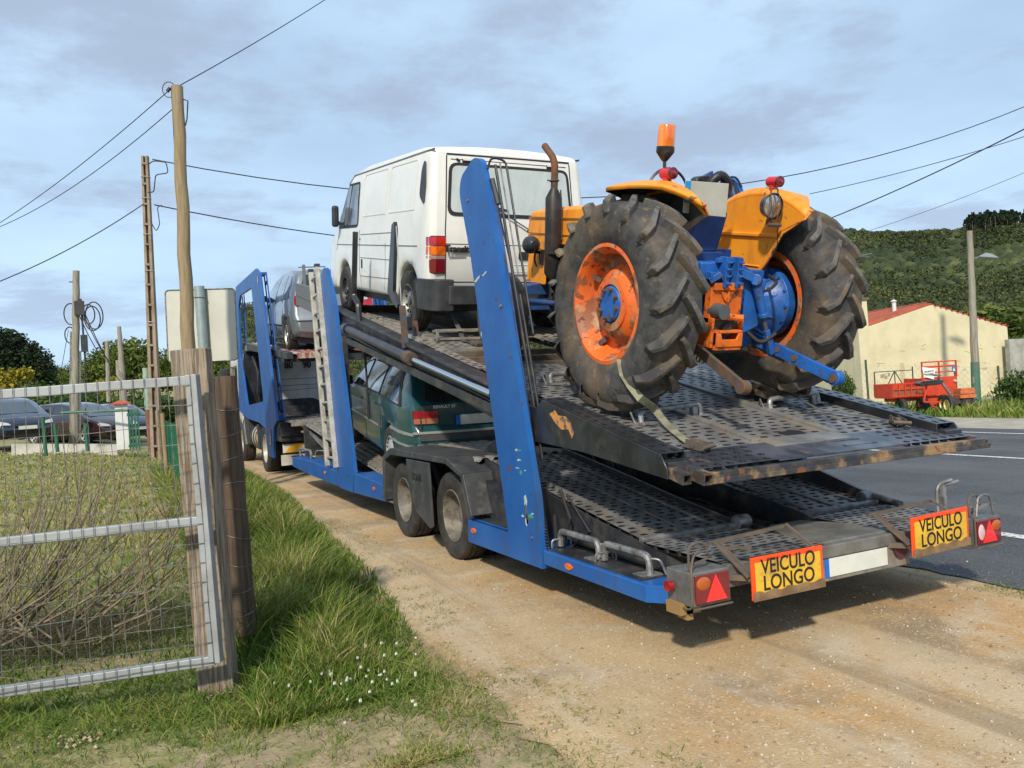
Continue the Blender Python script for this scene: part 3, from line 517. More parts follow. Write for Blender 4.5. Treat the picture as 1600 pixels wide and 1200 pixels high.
m = MB(); chp = [(1.52, 1.32), (1.44, 1.345), (1.40, 1.31), (1.30, 1.305), (1.24, 1.27), (1.20, 1.20), (1.23, 1.16), (1.27, 1.22), (1.36, 1.215), (1.43, 1.25), (1.47, 1.28)]
m.prism([(y, z-.0) for y, z in chp], 'x', .0835, .0848); m.build('orange_scuff', mat('orange_scuff', (.52, .24, .07), .7, 0, (.1, .08, .07), 20, 1, lo=.5, hi=.6), TR, smooth=0)
# hydraulic cylinders along the beam
for x in (.035, 2.585):
    m = MB(); m.tube([(x, 6.75, 2.38), (x, 4.30, 1.865)], .052, 16); m.tube([(x, 6.8, 2.39), (x, 6.66, 2.36)], .066, 16); o = m.build('lift_cylinder', SMOOTHBLK, TR)
    m = MB(); m.tube([(x, 4.38, 1.88), (x, 4.24, 1.85)], .068, 16); m.build('gland_nut', RUST, o); MB().tube([(x, 4.3, 1.865), (x, 2.35, 1.47)], .030, 14).build('chrome_rod', mat('chrome', (.6, .64, .7), .12, 1), o)
    m = MB(); m.prism([(1.95, 1.22), (6.9, 2.20), (6.9, 2.28), (1.95, 1.30)], 'x', x+.02*(1 if x < 1 else -1), x+.06*(1 if x < 1 else -1)); m.build('cylinder_rail', BLACK, TR, bevel=.004)
# inner posts, hoses and rods of the uprights
m = MB(); m.box(.04, .11, 7.0, 7.2, .6, 2.3); m.box(2.44, 2.51, 7.0, 7.2, .6, 2.3); m.box(.3, 2.3, 6.95, 7.05, 2.02, 2.22); m.build('inner_post', BLACK, TR, bevel=.005)
m = MB(); m.tube([(.3, 6.9, 2.2), (.33, 6.98, 1.7), (.33, 7.0, 1.2)], .014, 7); m.tube([(.5, 6.4, 2.1), (.52, 6.4, 1.92), (.6, 6.5, 1.9), (.62, 6.6, 2.1)], .01, 6); m.build('hydraulic_hose', CABLE, TR)
for x, q in ((.0, 1), (2.55, -1)):
    yb = lambda z: 1.60+(z-.25)*(2.20-1.60)/(3.2-.25)-.012
    m = MB(); m.tube([(x+q*.10, yb(3.2), 3.22), (x+q*.11, yb(1.0)-.03, 1.0)], .012, 8); m.tube(smooth_pts([(x+q*.03, yb(3.15), 3.18), (x+q*.07, yb(3.25), 3.28), (x+q*.19, yb(3.2)-.0, 3.26), (x+q*.20, yb(1.9)-.01, 1.9)]), .009, 7)
    m.tube([(x+q*.05, yb(3.1)-.01, 3.1), (x+q*.07, yb(2.9)-.01, 2.9)], .022, 8); m.tube([(x+q*.06, yb(2.95)-.01, 2.95), (x+q*.13, yb(2.0)-.02, 2.0)], .007, 6); m.tube([(x+q*.14, yb(2.2)-.01, 2.2), (x+q*.14, yb(1.2)-.03, 1.2)], .012, 8); o = m.build('lift_rod', SMOOTHBLK, TR)
    m = MB(); m.tube([(x+q*.14, yb(3.2), 3.24), (x+q*.15, yb(2.4)-.02, 2.35)], .006, 6); m.build('rod_tip', GALV, TR)
    m = MB(); m.prism([(yb(3.1)+.02, 3.1), (yb(3.1)-.012, 3.1), (yb(.3)-.012, .3), (yb(.3)+.02, .3)], 'x', x+q*.037, x+q*.075); m.build('inner_flange', DKBLUE, TR, bevel=.002)
    s_ = MB(); n = 340; s_.tube([(x+q*.05+.014*math.cos(i*.85), yb(.36+.95*i/n)-.030+.014*math.sin(i*.85), .36+.95*i/n) for i in range(n)], .0042, 5); s_.build('coiled_hose', CABLE, TR)
m = MB(); m.tube([(.15, 1.55, .40), (.16, 1.45, .60), (.12, 1.5, .8)], .012, 6); m.tube([(.18, 1.50, .39), (.22, 1.3, .52), (.20, 1.55, .75)], .009, 6); m.tube([(.1, 1.56, .62), (.1, 1.56, .36)], .012, 6); m.build('cable_bundle', CABLE, TR)
# ladder clipped in front of the forward upright
m = MB(); la = [(-.02, 8.02, .55), (-.02, 8.40, 3.36)]; lb = [(-.03, 7.46, .56), (-.03, 7.92, 3.36)]
for p, q in ((la), (lb)): m.bar(p, q, .06, .07, up=(0, 1, 0))
for k in range(11):
    t = (k+.5)/11; p = Vector(la[0]).lerp(Vector(la[1]), t); q = Vector(lb[0]).lerp(Vector(lb[1]), t); m.bar(p, q, .03, .03)
ld = m.build('ladder', ALUCREAM, TR, bevel=.004); m = MB()
for p in (la[1], lb[1]): m.box(p[0]-.035, p[0]+.035, p[1]-.045, p[1]+.045, p[2]-.01, p[2]+.03)
m.build('end_cap', PLAST, ld, bevel=.004)
# stake posts beside the van
m = MB(); m.tube(smooth_pts([(.10, 6.28, 3.52), (.10, 6.52, 2.76), (.10, 6.34, 2.64), (.10, 6.33, 2.42)]), .035, 8); m.build('stake_post', SMOOTHBLK, TR)
m = MB(); m.prism([(4.64, 3.30), (4.72, 3.28), (5.0, 2.62), (4.86, 2.5), (4.70, 2.40), (4.66, 2.44), (4.80, 2.60), (4.62, 3.22)], 'x', .06, .10); m.build('stake_post', SMOOTHBLK, TR, bevel=.004)
m = MB(); m.bar((.08, 4.62, 3.25), (.08, 4.60, 2.4), .008, .012); m.build('stake_rod', ALU, TR); m = MB(); m.bar((.09, 4.60, 2.42), (.09, 4.57, 1.98), .04, .06); m.bar((.3, 4.85, 2.28), (.3, 4.83, 2.10), .05, .05); m.build('stake_socket', RUST, TR)
# mudguards and wheels
for s in (0, 1):
    X = (lambda a: a) if not s else (lambda a: 2.55-a); m = MB()
    out_ = [(5.27, .36), (5.20, .84), (4.92, .94), (3.25, .93), (2.88, .82), (2.74, .48)]; inn = [(5.20, .36), (5.13, .80), (4.89, .87), (3.28, .875), (2.94, .785), (2.80, .48)]
    for i in range(5): m.prism([out_[i], out_[i+1], inn[i+1], inn[i]], 'x', X(-.04), X(.46))
    m.build('mudguard', mat('black_mudguard', (.032, .035, .04), .55, 0, (.055, .058, .062), 5, 1, dirt=((.13, .12, .1), 8, .56, .7, .6)), TR, bevel=.008)
    m = MB(); m.prism(rpoly([(4.35, .86), (3.68, .86), (3.66, .27), (3.74, .245), (4.12, .36), (4.30, .55)], [0, 0, .01, .02, .06, .06]), 'x', X(-.050), X(-.030)); o = m.build('skirt', _M['black_mudguard'], TR, bevel=.006)
    if not s: text('LOHR', .095, LEFT(-.052, 4.03, .70), INK, 'lettering', o, 1.1, .002, .002)
    m = MB(); m.prism([(3.62, .92), (3.35, 1.04), (3.1, 1.05), (2.5, .72), (2.3, .45), (2.6, .45), (2.9, .86)], 'x', X(.47), X(.49)); m.prism([(2.95, .80), (2.95, .46), (2.35, .40), (2.25, .42)], 'x', X(.15), X(.3)); m.build('mudguard_hump', BLACK, TR, bevel=.004)
for x, side in ((.155, -1), (2.395, 1)):
    for y in (3.40, 4.78): wheel(TR, (x, y, .395), .395, .235, .235, 'truck', side, dual=True)
m = MB(); m.tube([(.3, 3.4, .4), (2.25, 3.4, .4)], .06, 10); m.tube([(.3, 4.78, .4), (2.25, 4.78, .4)], .06, 10); m.build('axle', BLACK, TR)
# landing leg boxes under the front
m = MB(); m.box(.3, .6, 7.6, 8.7, .22, .34); m.box(1.9, 2.2, 7.6, 8.7, .22, .34); m.build('under_box', BLACK, TR, bevel=.01)
m = MB(); loopbar(m, [(.12, 10.7, .53), (.12, 10.7, .66), (.12, 9.8, .66), (.12, 9.8, .54)], .022); loopbar(m, [(.18, 9.75, .54), (.18, 9.75, .66), (.3, 9.6, .66), (.3, 9.55, .54)], .01); m.build('chock_bar', GALV, TR)

# ---- chock bars on the upper deck and straps
def deckchock(x0, x1, y, tilt=0):
    z = ZU(y)+.004; m = MB(); loopbar(m, [(x0, y, z), (x0, y+.01, z+.075), (x1, y+tilt+.01, z+.085+tilt*SL), (x1, y+tilt, z+tilt*SL)], .019)
    m.tube(smooth_pts([(x0-.03, y+.03, z), (x0-.05, y+.05, z+.08), (x0, y+.10, z+.08), (x0+.02, y+.14, z+.03)], .02), .007, 6); m.box(x0-.03, x0+.12, y-.05, y+.05, z+.0-SL*.05, z+.008); m.box(x1-.1, x1+.05, y+tilt-.05, y+tilt+.05, z+tilt*SL-.0, z+.008+tilt*SL)
    m.box(x1-.08, x1-.04, y+tilt-.02, y+tilt+.02, z, z+.08); return m
tag(deckchock(.52, 1.06, 1.06, .06).build('wheel_chock', GALV), 'bent steel wheel chock bar behind the near rear tractor tyre', 'wheel chock')
tag(deckchock(1.70, 2.24, 1.12, .06).build('wheel_chock', GALV), 'bent steel wheel chock bar behind the far rear tractor tyre', 'wheel chock')
tag(deckchock(.55, 1.0, 2.33).build('wheel_chock', GALV), 'small round ended chock bar in front of the near rear tractor tyre', 'wheel chock')
m = MB(); z = ZU(4.55)
for a, b in (((.42, 4.5, z), (.42, 4.5, z+.11)), ((.42, 4.5, z+.11), (.92, 4.5, z+.11)), ((.92, 4.5, z+.11), (.92, 4.5, z)), ((.42, 4.5, z+.02), (.92, 4.5, z+.02)), ((.42, 4.62, z+.11), (.92, 4.62, z+.11)), ((.42, 4.5, z+.11), (.42, 4.62, z+.11)), ((.92, 4.5, z+.11), (.92, 4.62, z+.11))): m.bar(a, b, .028, .028)
tag(m.build('wheel_chock', DECKD, None, bevel=.003), 'square grey chock frame behind the rear wheel of the white van', 'wheel chock')
STRAP = mat('grey_green_webbing', (.25, .25, .17), .9, 0, (.15, .14, .09), 12, 1); STRAPD = mat('dark_webbing', (.05, .06, .07), .9, 0, (.09, .09, .09), 9, 1)
def strap(pts, w, m_, side=(1, 0, 0), th=.004):
    m = MB(); P = [Vector(p) for p in pts]; s = Vector(side); vs = []
    for i, p in enumerate(P):
        d = (P[min(i+1, len(P)-1)]-P[max(i-1, 0)]).normalized(); r = (s-d*s.dot(d)).normalized(); n = r.cross(d); vs += [p-r*w/2, p+r*w/2, p+r*w/2+n*th, p-r*w/2+n*th]
    for i in range(len(P)-1):
        for k in range(4): m.f.append([i*4+k, i*4+(k+1) % 4, i*4+4+(k+1) % 4, i*4+4+k]); m.m.append(0)
    m.v = vs; m.f += [[0, 1, 2, 3], [len(vs)-4, len(vs)-3, len(vs)-2, len(vs)-1]]; m.m += [0, 0]; return m
def ratchet(x, y, parent, rot=0):
    m = MB(); m.x = Matrix.Translation((x, y, ZU(y)+.012))@Matrix.Rotation(AD, 4, 'X')@Matrix.Rotation(rot, 4, 'Z')
    m.box(-.03, -.025, -.09, .05, 0, .05); m.box(.025, .03, -.09, .05, 0, .05); m.tube([(-.035, 0, .025), (.035, 0, .025)], .018, 10); m.tube([(-.06, -.09, .03), (.06, -.09, .03)], .013, 8); m.box(-.025, .025, -.07, .08, .0, .006); m.build('ratchet_buckle', BRK, parent)
s = strap([(.425, 1.12, 1.66), (.41, 1.09, 1.62), (.40, 1.06, 1.56), (.405, .99, 1.48), (.44, .94, 1.40), (.53, .97, 1.35), (.60, 1.02, 1.325), (.62, .985, 1.27), (.60, .86, ZU(.86)+.02), (.52, .62, ZU(.62)+.02), (.47, .5, ZU(.5)+.03)], .055, 0, (.95, -.3, 0)).build('ratchet_strap', STRAP)
tag(s, 'grey green webbing strap hooked through the near orange tractor wheel', 'strap'); ratchet(.47, .46, s, .3)
s = strap([(1.62, 1.55, 1.62), (1.72, 1.35, 1.47), (1.86, 1.13, 1.36), (1.90, 1.10, 1.34), (2.02, .95, ZU(.95)+.02), (2.20, .62, ZU(.62)+.03), (2.3, .45, ZU(.45)+.03)], .045, 0, (.9, .3, 0)).build('ratchet_strap', STRAPD)
tag(s, 'dark webbing strap running down behind the far rear tractor tyre', 'strap'); ratchet(2.26, .52, s, -.5)
s = strap([(.62, 5.0, 2.62), (.66, 4.72, 2.40), (.68, 4.52, ZU(4.5)+.13), (.70, 4.48, ZU(4.45)+.02), (.72, 4.25, ZU(4.25)+.03)], .05, 0).build('ratchet_strap', STRAPD)
tag(s, 'dark webbing strap tying down the rear wheel of the white van', 'strap'); ratchet(.72, 4.2, s, .2)
# ------------------------------------------------------------------ lorry pulling the trailer
LO = thing('lorry', 'white cab lorry with a blue side gantry pulling the transporter trailer', 'lorry', (0, 12, 0))
def L_(mb): mb.v = [Vector((p.x, p.y-12, p.z)) for p in mb.v]; return mb
for x0, x1, s in ((.0, .015, 1), (2.535, 2.55, -1)):
    gp = [(13.55, .40), (12.86, .38), (12.62, .98), (12.22, 1.12), (13.30, 4.08), (13.72, 4.24), (17.05, 4.32), (17.42, 4.0), (17.50, 2.57), (17.75, 1.3), (16.4, 1.12), (14.5, 1.05), (13.7, .95)]
    hole = [(13.72, 1.50), (14.50, 3.95), (16.40, 4.02), (16.80, 3.8), (16.92, 2.56), (16.25, 1.42)]
    m = MB(); bm = bmesh.new()
    o_ = [bm.verts.new((x0, a, b)) for a, b in gp]; i_ = [bm.verts.new((x0, a, b)) for a, b in rpoly(hole, .12)]
    es = [bm.edges.new((v[k], v[(k+1) % len(v)])) for v in (o_, i_) for k in range(len(v))]; bmesh.ops.triangle_fill(bm, edges=es, use_beauty=True)
    r = bmesh.ops.extrude_face_region(bm, geom=bm.faces[:]); bmesh.ops.translate(bm, verts=[g for g in r['geom'] if isinstance(g, bmesh.types.BMVert)], vec=(.05*s, 0, 0)); bm.verts.index_update()
    m.add([v.co for v in bm.verts], [[v.index for v in f.verts] for f in bm.faces]); bm.free(); L_(m).build('gantry_frame', BLUE, LO, bevel=.006)
    m = MB(); q = x0+s*.16                                        # inner ladder-like flange
    for a, b in (((12.30, 1.15), (13.45, 4.12)), ((12.58, 1.15), (13.73, 4.12)), ((17.2, 1.3), (17.2, 4.1)), ((16.95, 1.3), (16.9, 4.1))): m.bar((q, a[0], a[1]), (q, b[0], b[1]), .02, .05, up=(0, 1, 0))
    for t in (.05, .22, .40, .58, .76, .93): m.bar((q, 12.30+1.15*t, 1.15+2.97*t), (q, 12.58+1.15*t, 1.15+2.97*t), .02, .07)
    for t in (.1, .3, .5, .7, .9): m.bar((q, 17.2, 1.3+2.8*t), (q, 16.9, 1.3+2.8*t), .02, .07)
    m.bar((x0+s*.05, 12.4, 1.15), (q, 12.4, 1.2), .1, .1); m.bar((x0+s*.05, 13.6, 4.1), (q, 13.6, 4.1), .3, .05); L_(m).build('gantry_flange', BLUE, LO)
    m = MB(); m.box(x0-.012 if s > 0 else x1, x0 if s > 0 else x1+.012, 13.42, 13.50, 3.90, 4.04); m.box(x0-.012 if s > 0 else x1, x0 if s > 0 else x1+.012, 12.95, 13.1, .62, .95); L_(m).build('gantry_marker', REDDK, LO)
m = MB(); m.box(.75, .83, 11.9, 19.2, .62, .86); m.box(1.72, 1.80, 11.9, 19.2, .62, .86)
for y in (12.0, 13.2, 14.6, 16, 17.6, 19): m.box(.75, 1.8, y, y+.1, .64, .84)
m.box(.05, 2.5, 12.15, 12.3, .82, 1.0); m.box(.05, .6, 12.2, 13.4, .72, 1.08); m.box(1.95, 2.5, 12.2, 13.4, .72, 1.08); m.box(.1, .9, 13.9, 15.0, .95, 1.15); L_(m).build('chassis', BLACK, LO, bevel=.006)
m = MB(); ribs(m, .15, 1.05, 11.6, 16.6, lambda y: 1.10, 7, .025, 2); ribs(m, 1.5, 2.4, 11.6, 16.6, lambda y: 1.10, 7, .025, 2); m.box(.15, 2.4, 11.52, 11.60, 1.02, 1.12); m.box(.3, .75, 10.95, 11.5, .9, .93); L_(m).build('low_deck', DECKD, LO)
m = MB(); perf(m, .35, .95, 9.5, 11.6, lambda y: 1.08-(11.6-y)*.21, .12, .08); m.bar((.35, 11.6, 1.06), (.35, 9.5, .62), .03, .06); m.bar((.95, 11.6, 1.06), (.95, 9.5, .62), .03, .06); L_(m).build('link_ramp', [DECK, SEAL_SHADE], LO)
for y, d in ((14.2, True), (18.0, False)):
    for s in (-1, 1): wheel(LO, (.19 if s < 0 else 2.36, y-12, .50), .50, .30, .30, 'truck', s, rimmat=CREAM, dual=d)
m = MB(); m.lathe([(0, -.55), (.30, -.55), (.32, -.52), (.32, .52), (.30, .55), (0, .55)], (.36, 15.75, .68), 'y', 24, 0)
for dy in (-.38, 0, .38): m.lathe([(.325, -.04), (.333, -.03), (.333, .03), (.325, .04)], (.36, 15.75+dy, .68), 'y', 24, 1)
L_(m).build('fuel_tank', [CREAM, SEAL_SHADE], LO)
m = MB(); m.box(.05, .75, 16.5, 17.3, .5, 1.1); m.box(.04, .5, 14.95, 15.15, .45, 1.0); m.lathe([(.56, -.14), (.58, 0), (.56, .14)], (.2, 14.2, .5), 'x', 14, None, R(10), R(170)); m.tube(smooth_pts([(.12, 17.3, 1.15), (.05, 17.25, .9), (.06, 17.0, .45)], .1), .07, 8); L_(m).build('side_equipment', PLAST, LO, bevel=.01)
# cab
CAB = [(17.35, .95), (17.35, 2.55), (17.55, 2.72), (19.2, 2.74), (19.42, 2.6), (19.62, 1.75), (19.68, .6), (19.4, .38), (18.62, .38)]+arch(18.0, .5, .60, .5, 8)[::-1]+[(17.36, .5)]
m = MB(); shell(m, [(a-12, b) for a, b in CAB], lambda y, z: 1.24, .05, lambda y, z, a, b: .05 if a > .5 else .01, 6, .3); m.v = [Vector((p.x+1.275, p.y, p.z)) for p in m.v]; cabo = m.build('cab', WHITE2, LO)
def cmap(y, z): return Vector((.035, y, z)), Vector((-1, 0, 0))
m = MB(); panel(m, rpoly([(18.1-12, 1.72), (18.0-12, 2.45), (19.15-12, 2.45), (19.35-12, 1.72)], .08), cmap, .006); m.build('cab_window', GLASS, LO)
m = MB(); panel(m, [(5.42, 1.6), (5.44, 1.6), (5.44, 2.5), (5.42, 2.5)], cmap, .02); panel(m, [(5.9, 1.45), (5.94, 1.45), (5.94, 1.62), (5.9, 1.62)], cmap, .02); m.build('grab_handle', PLAST, LO)
m = MB(); m.box(-.28, -.06, 7.1, 7.2, 2.0, 2.42); m.bar((-.1, 7.1, 2.4), (.05, 7.1, 2.45), .03); m.build('door_mirror', PLAST, LO, bevel=.03)
m = MB(); m.box(.03, .60, 4.75, 5.33, 1.15, 2.50); m.box(.1, .5, 4.9, 5.1, 2.5, 2.72); m.tube(smooth_pts([(.25, 4.7, 2.6), (.35, 4.6, 2.2), (.3, 4.6, 1.7), (.4, 4.7, 1.3)]), .04, 7); m.build('air_stack', SMOOTHBLK, LO, bevel=.02)
# bulged rear wall of the cab with the low opening and two speed discs
def bw(x, z): return Vector((x, 5.30-.10*(1-((x-1.55)/1.0)**2), z)), Vector((0, -1, 0))
m = MB(); panel(m, rpoly([(.62, 1.12), (.78, 1.12), (.80, 1.42), (.95, 1.52), (1.75, 1.52), (1.95, 1.40), (2.05, 1.12), (2.48, 1.12), (2.48, 2.62), (.62, 2.62)], [.02, .02, .1, .12, .12, .1, .02, .02, .15, .05]), bw, .01, .12); bwp = m.build('rear_wall', GREYWHITE, LO)
m = MB(); strip(m, rpoly([(.74, 2.02), (2.10, 2.02), (2.10, 2.50), (.74, 2.50), (.74, 2.0)], .06), bw, .012, .013); strip(m, [(.66, 1.86), (2.3, 1.86)], bw, .012, .013); strip(m, [(.66, 1.72), (2.3, 1.78)], bw, .01, .013); m.build('panel_seam', PLAST, LO)
for s_, x in (('60', .82), ('80', 1.17), ('90', 1.62)): text(s_, .24, REAR(x, 5.17, 2.36), INK, 'speed_marking', LO, .9, .004, .006)
m = MB(); m.box(.78, 2.03, 5.25, 5.3, 1.1, 1.55); m.box(.85, 1.9, 5.0, 5.2, 1.12, 1.25); m.box(.95, 1.7, 4.8, 5.1, 1.1, 1.35); m.box(.6, 2.4, 4.6, 4.7, 1.1, 1.18); L = m.build('engine_cover', BLACK, LO, bevel=.01)
# rear of the lorry: lamps, warning board, mudflap lettering
m = MB(); m.box(.62, 1.35, .12, .19, .78, .92); m.build('tail_lamp', mat('dirty_red_lens', (.14, .02, .02), .4, 0, (.28, .03, .03), 9, 1), LO, bevel=.01)
m = MB(); m.tube([(.46, .10, 1.0), (.46, .16, 1.0)], .045, 12); m.build('marker_lamp', ORL, LO)
m = MB(); m.box(.10, .92, .30, .32, .50, .66); o = m.build('chevron_board', mat('white_board', (.62, .60, .54), .5), LO); m = MB(); m.prism([(.12, .50), (.36, .50), (.52, .66), (.28, .66)], 'y', .295, .299); m.prism([(.60, .50), (.84, .50), (.91, .56), (.91, .66), (.76, .66)], 'y', .295, .299); m.build('chevron', mat('chevron_amber', (.8, .42, .03), .5), o)
m = MB(); m.box(.06, .92, .31, .325, .26, .46); o = m.build('mudflap', mat('mudflap_white', (.55, .54, .50), .6, 0, (.4, .38, .33), 6, 1), LO); text('TPMA', .15, REAR(.46, .305, .37), INK, 'lettering', o, 1.1, .002, .003)
m = MB(); m.box(.1, 2.4, .33, .36, .28, .72); m.box(1.2, 1.3, .0, .3, .4, .9); m.build('rear_guard', BLACK, LO)
# top platform over the lorry
UP_ = lambda y: 2.46+.105*(y-12.4)
m = MB()
for a, b in ((.12, .24), (2.31, 2.43)): m.prism([(11.5, UP_(11.5)-.12), (17.3, UP_(17.3)-.16), (17.3, UP_(17.3)), (11.5, UP_(11.5))], 'x', a, b)
for y in (11.6, 13, 14.5, 16, 17.2): m.box(.24, 2.31, y, y+.09, UP_(y)-.18, UP_(y)-.06)
m.box(.15, .45, 11.9, 12.2, 2.22, 2.36); m.tube([(.2, 11.7, 2.32), (.6, 11.7, 2.32)], .04, 9); L_(m).build('upper_platform', BLACK, LO, bevel=.006)
m = MB(); ribs(m, .26, .92, 11.2, 17.2, lambda y: UP_(y)-.02, 5, .02, 3, 0); ribs(m, 1.6, 2.28, 11.2, 17.2, lambda y: UP_(y)-.02, 5, .02, 3, 0)
m.box(.26, .92, 11.15, 11.22, UP_(11.2)-.10, UP_(11.2)); m.box(1.6, 2.28, 11.15, 11.22, UP_(11.2)-.10, UP_(11.2)); L_(m).build('platform_track', mat('striped_ramp', (.40, .35, .30), .6, .2, (.28, .09, .06), 2.2, 1, lo=.48, hi=.52, aniso=(6, .5, 1)), LO)
m = MB(); m.prism([(10.2, 2.95), (11.45, 3.22), (11.45, 3.62), (10.2, 3.38)], 'x', .34, .40); m.prism([(10.2, 3.14), (11.45, 3.41), (11.45, 3.43), (10.2, 3.16)], 'x', .325, .34); m.bar((.5, 11.4, 3.5), (.5, 11.4, 3.95), .05); m.bar((.4, 11.4, 3.9), (.9, 11.4, 3.92), .02); L_(m).build('loading_board', mat('grey_board', (.17, .175, .18), .55, .4), LO, bevel=.004)
m = MB(); m.box(.1, .45, 4.6, 4.9, 2.72, 2.86); m.box(.14, .4, 4.58, 4.6, 2.74, 2.84); m.build('work_lamp_box', GALV, LO, bevel=.01)

# ------------------------------------------------------------------ white panel van on the upper deck
VN = thing('panel_van', 'white panel van with a whitened rear window standing on the sloping upper deck', 'van', (1.305, 4.56, 2.085), (math.atan(.178), 0, 0)); VN.scale = (.975, 1, 1)
yw0, yw1 = .78, 3.56
P = [(.075, .52), (.03, .95), (.045, 1.25), (.13, 1.90), (.20, 1.955), (.5, 1.985), (2.6, 1.985), (3.25, 1.93), (3.42, 1.87), (4.02, 1.22), (4.52, 1.02), (4.60, .82), (4.62, .42), (4.55, .34), (yw1+.42, .34)]+arch(yw1, .36, .38, .37, 10)[::-1]+[(yw1-.42, .36), (yw0+.42, .36)]+arch(yw0, .36, .385, .40, 10)[::-1]+[(yw0-.42, .42), (.12, .46)]
def hwv(y, z): return .965-(.085*((z-1.02)/.95)**1.5 if z > 1.02 else 0)-.05*max(0, (y-3.9)/.7)**2-.012*math.exp(-((z-.98)/.04)**2)*0-.03*max(0, .55-z)-(.045*(1-y/.16)**2 if y < .16 else 0)
m = MB(); shell(m, P, hwv, .055, lambda y, z, a, b: .035 if b > .5 else (.02 if a < -.5 else (.12 if a > .5 else 0)), 10, .18); body = m.build('body', WHITE, VN)
mp = side_map(hwv); yr = interp([(.4, .06), (.52, .075), (.95, .03), (1.25, .045), (1.90, .13), (2.0, .2)]); rm = rear_map(yr, .95, .02)
m = MB(); panel(m, rpoly([(-.765, 1.255), (.765, 1.255), (.72, 1.80), (-.72, 1.80)], .09), rm, .008, .15); m.build('window_seal', SEAL_SHADE, VN)
m = MB(); panel(m, rpoly([(-.73, 1.29), (.73, 1.29), (.688, 1.768), (-.688, 1.768)], .065), rm, .012, .15); m.build('rear_window', MILK, VN)
m = MB()
for s in (-1, 1): strip(m, [(s*.775, .57), (s*.79, 1.1), (s*.745, 1.87)], rm, .010, .002)
strip(m, [(-.745, 1.885), (.745, 1.885)], rm, .016, .002); strip(m, [(-.79, .965), (.79, .965)], rm, .007, .002); strip(m, [(-.70, 1.835), (.70, 1.835)], rm, .006, .002)
strip(m, rpoly([(-.80, .96), (-.80, .88), (-.79, .87)], .02), rm, .006, .002); strip(m, [(-.775, .57), (.775, .57)], rm, .01, .002); m.build('door_seam', SEAL_SHADE, VN)
m = MB(); panel(m, rpoly([(.08, .815), (.66, .815), (.66, .90), (.08, .90)], .02), rm, .012); m.build('handle_strip', PLAST, VN)
m = MB(); m.lathe([(1.0, -.004), (1.0, 0), (.8, .0)], (0, 0, 0), 'y', 20); m.v = [Vector((.27+p.x*.055, yr(.86)-.036+p.y, .862+p.z*.028)) for p in m.v]; m.build('oval_badge', mat('badge_grey', (.5, .52, .55), .3, .5), VN)
m = MB(); m.tube([(.26, yr(.98)-.045, .955), (.26, yr(.98), .955)], .02, 10)
for x in (-.52, .5): m.box(x-.05, x+.05, .10, .14, 1.80, 1.845)
m.box(-.16, .12, .105, .14, 1.815, 1.845); m.bar((-.64, .10, 1.84), (-.60, .10, 1.815), .02); m.build('door_fitting', SEAL_SHADE, VN, bevel=.004)
m = MB()
for x in (-.52, .5): m.box(x-.045, x+.045, .088, .099, 1.825, 1.85)
m.build('hinge_cover', WHITE, VN, bevel=.003)
m = MB(); m.bar((.20, yr(1.14)-.05, 1.13), (-.20, yr(1.3)-.05, 1.34), .012, .01); m.bar((-.56, yr(1.42)-.045, 1.42), (-.06, yr(1.32)-.045, 1.33), .010, .014); m.tube([(.20, yr(1.12)-.06, 1.125), (.20, yr(1.12), 1.125)], .02, 9); m.build('rear_wiper', SEAL_SHADE, VN)
text('Transit', .098, REAR(-.665, yr(.92)-.030, .912), INK, 'lettering', VN, .98, .006, .0045)
m = MB(); 
for k in range(9): m.box(-.745+k*.022, -.730+k*.022, yr(.82)-.021, yr(.82)-.015, .825, .840)
m.build('dealer_marks', mat('grey_marks', (.25, .25, .25), .6), VN)
o = MB().box(-.00, .56, yr(.7)-.03, yr(.7)-.02, .655, .765).build('number_plate', PLATE, VN, bevel=.002)
m = MB(); m.box(.03, .55, yr(.7)-.0315, yr(.7)-.0302, .672, .676); m.box(.03, .55, yr(.7)-.0315, yr(.7)-.0302, .750, .754); m.build('plate_frame', INK, VN)
m = MB()
for k in range(3): chipc = (.18+.12*k, .60+.012*k); m.box(chipc[0], chipc[0]+.10, yr(.6)-.024, yr(.6)-.0215, chipc[1]-.006, chipc[1]+.004)
m.build('paint_scratch', mat('brown_scratch', (.33, .22, .12), .8), VN)
def lampcorner(z0, z1, mt, nm, w0=.80, w1=.93, s=-1, par=None):      # lens wrapped round the rear corner
    m = MB(); pr = [(w0, -.018), (w1-.03, -.022), (w1+.015, .02), (w1+.032, .07), (w1+.035, .13)]
    vs = []; n = len(pr)
    for z in (z0, z1):
        k = hwv(.2, z)-hwv(.2, .9)
        for x, y in pr: vs.append((s*(x+k), y+yr(z)-.03+.028, z))
        for x, y in pr[::-1]: vs.append((s*(x+k-.03), y+yr(z)+.03, z))
    nn = 2*n; m.add(vs, [tuple(range(nn)), tuple(range(nn, 2*nn))]+[(i, (i+1) % nn, nn+(i+1) % nn, nn+i) for i in range(nn)]); return m.build(nm, mt, par or VN, bevel=.004)
for s in (-1, 1):
    t = lampcorner(.655, 1.045, SEAL_SHADE, 'tail_lamp', .795, .922, s)
    m0 = lampcorner(.940, 1.035, REDL, 'lens', .793, .927, s, t); lampcorner(.845, .936, ORL, 'lens', .793, .927, s, t); lampcorner(.805, .841, mat('smoked_lens', (.35, .2, .2), .2), 'lens', .793, .927, s, t); lampcorner(.663, .801, REDDK, 'lens', .793, .927, s, t)
m = MB(); panel(m, rpoly([(.235, 1.36), (.40, 1.46), (.40, 1.74), (.35, 1.83), (.30, 1.80), (.235, 1.58)], [.06, .06, .04, .05, .05, .05]), mp, .012, .1, mirror=True); m.build('air_vent', PLAST, VN)
m = MB()                                                           # pressed panels, seams and rub lines of the sides
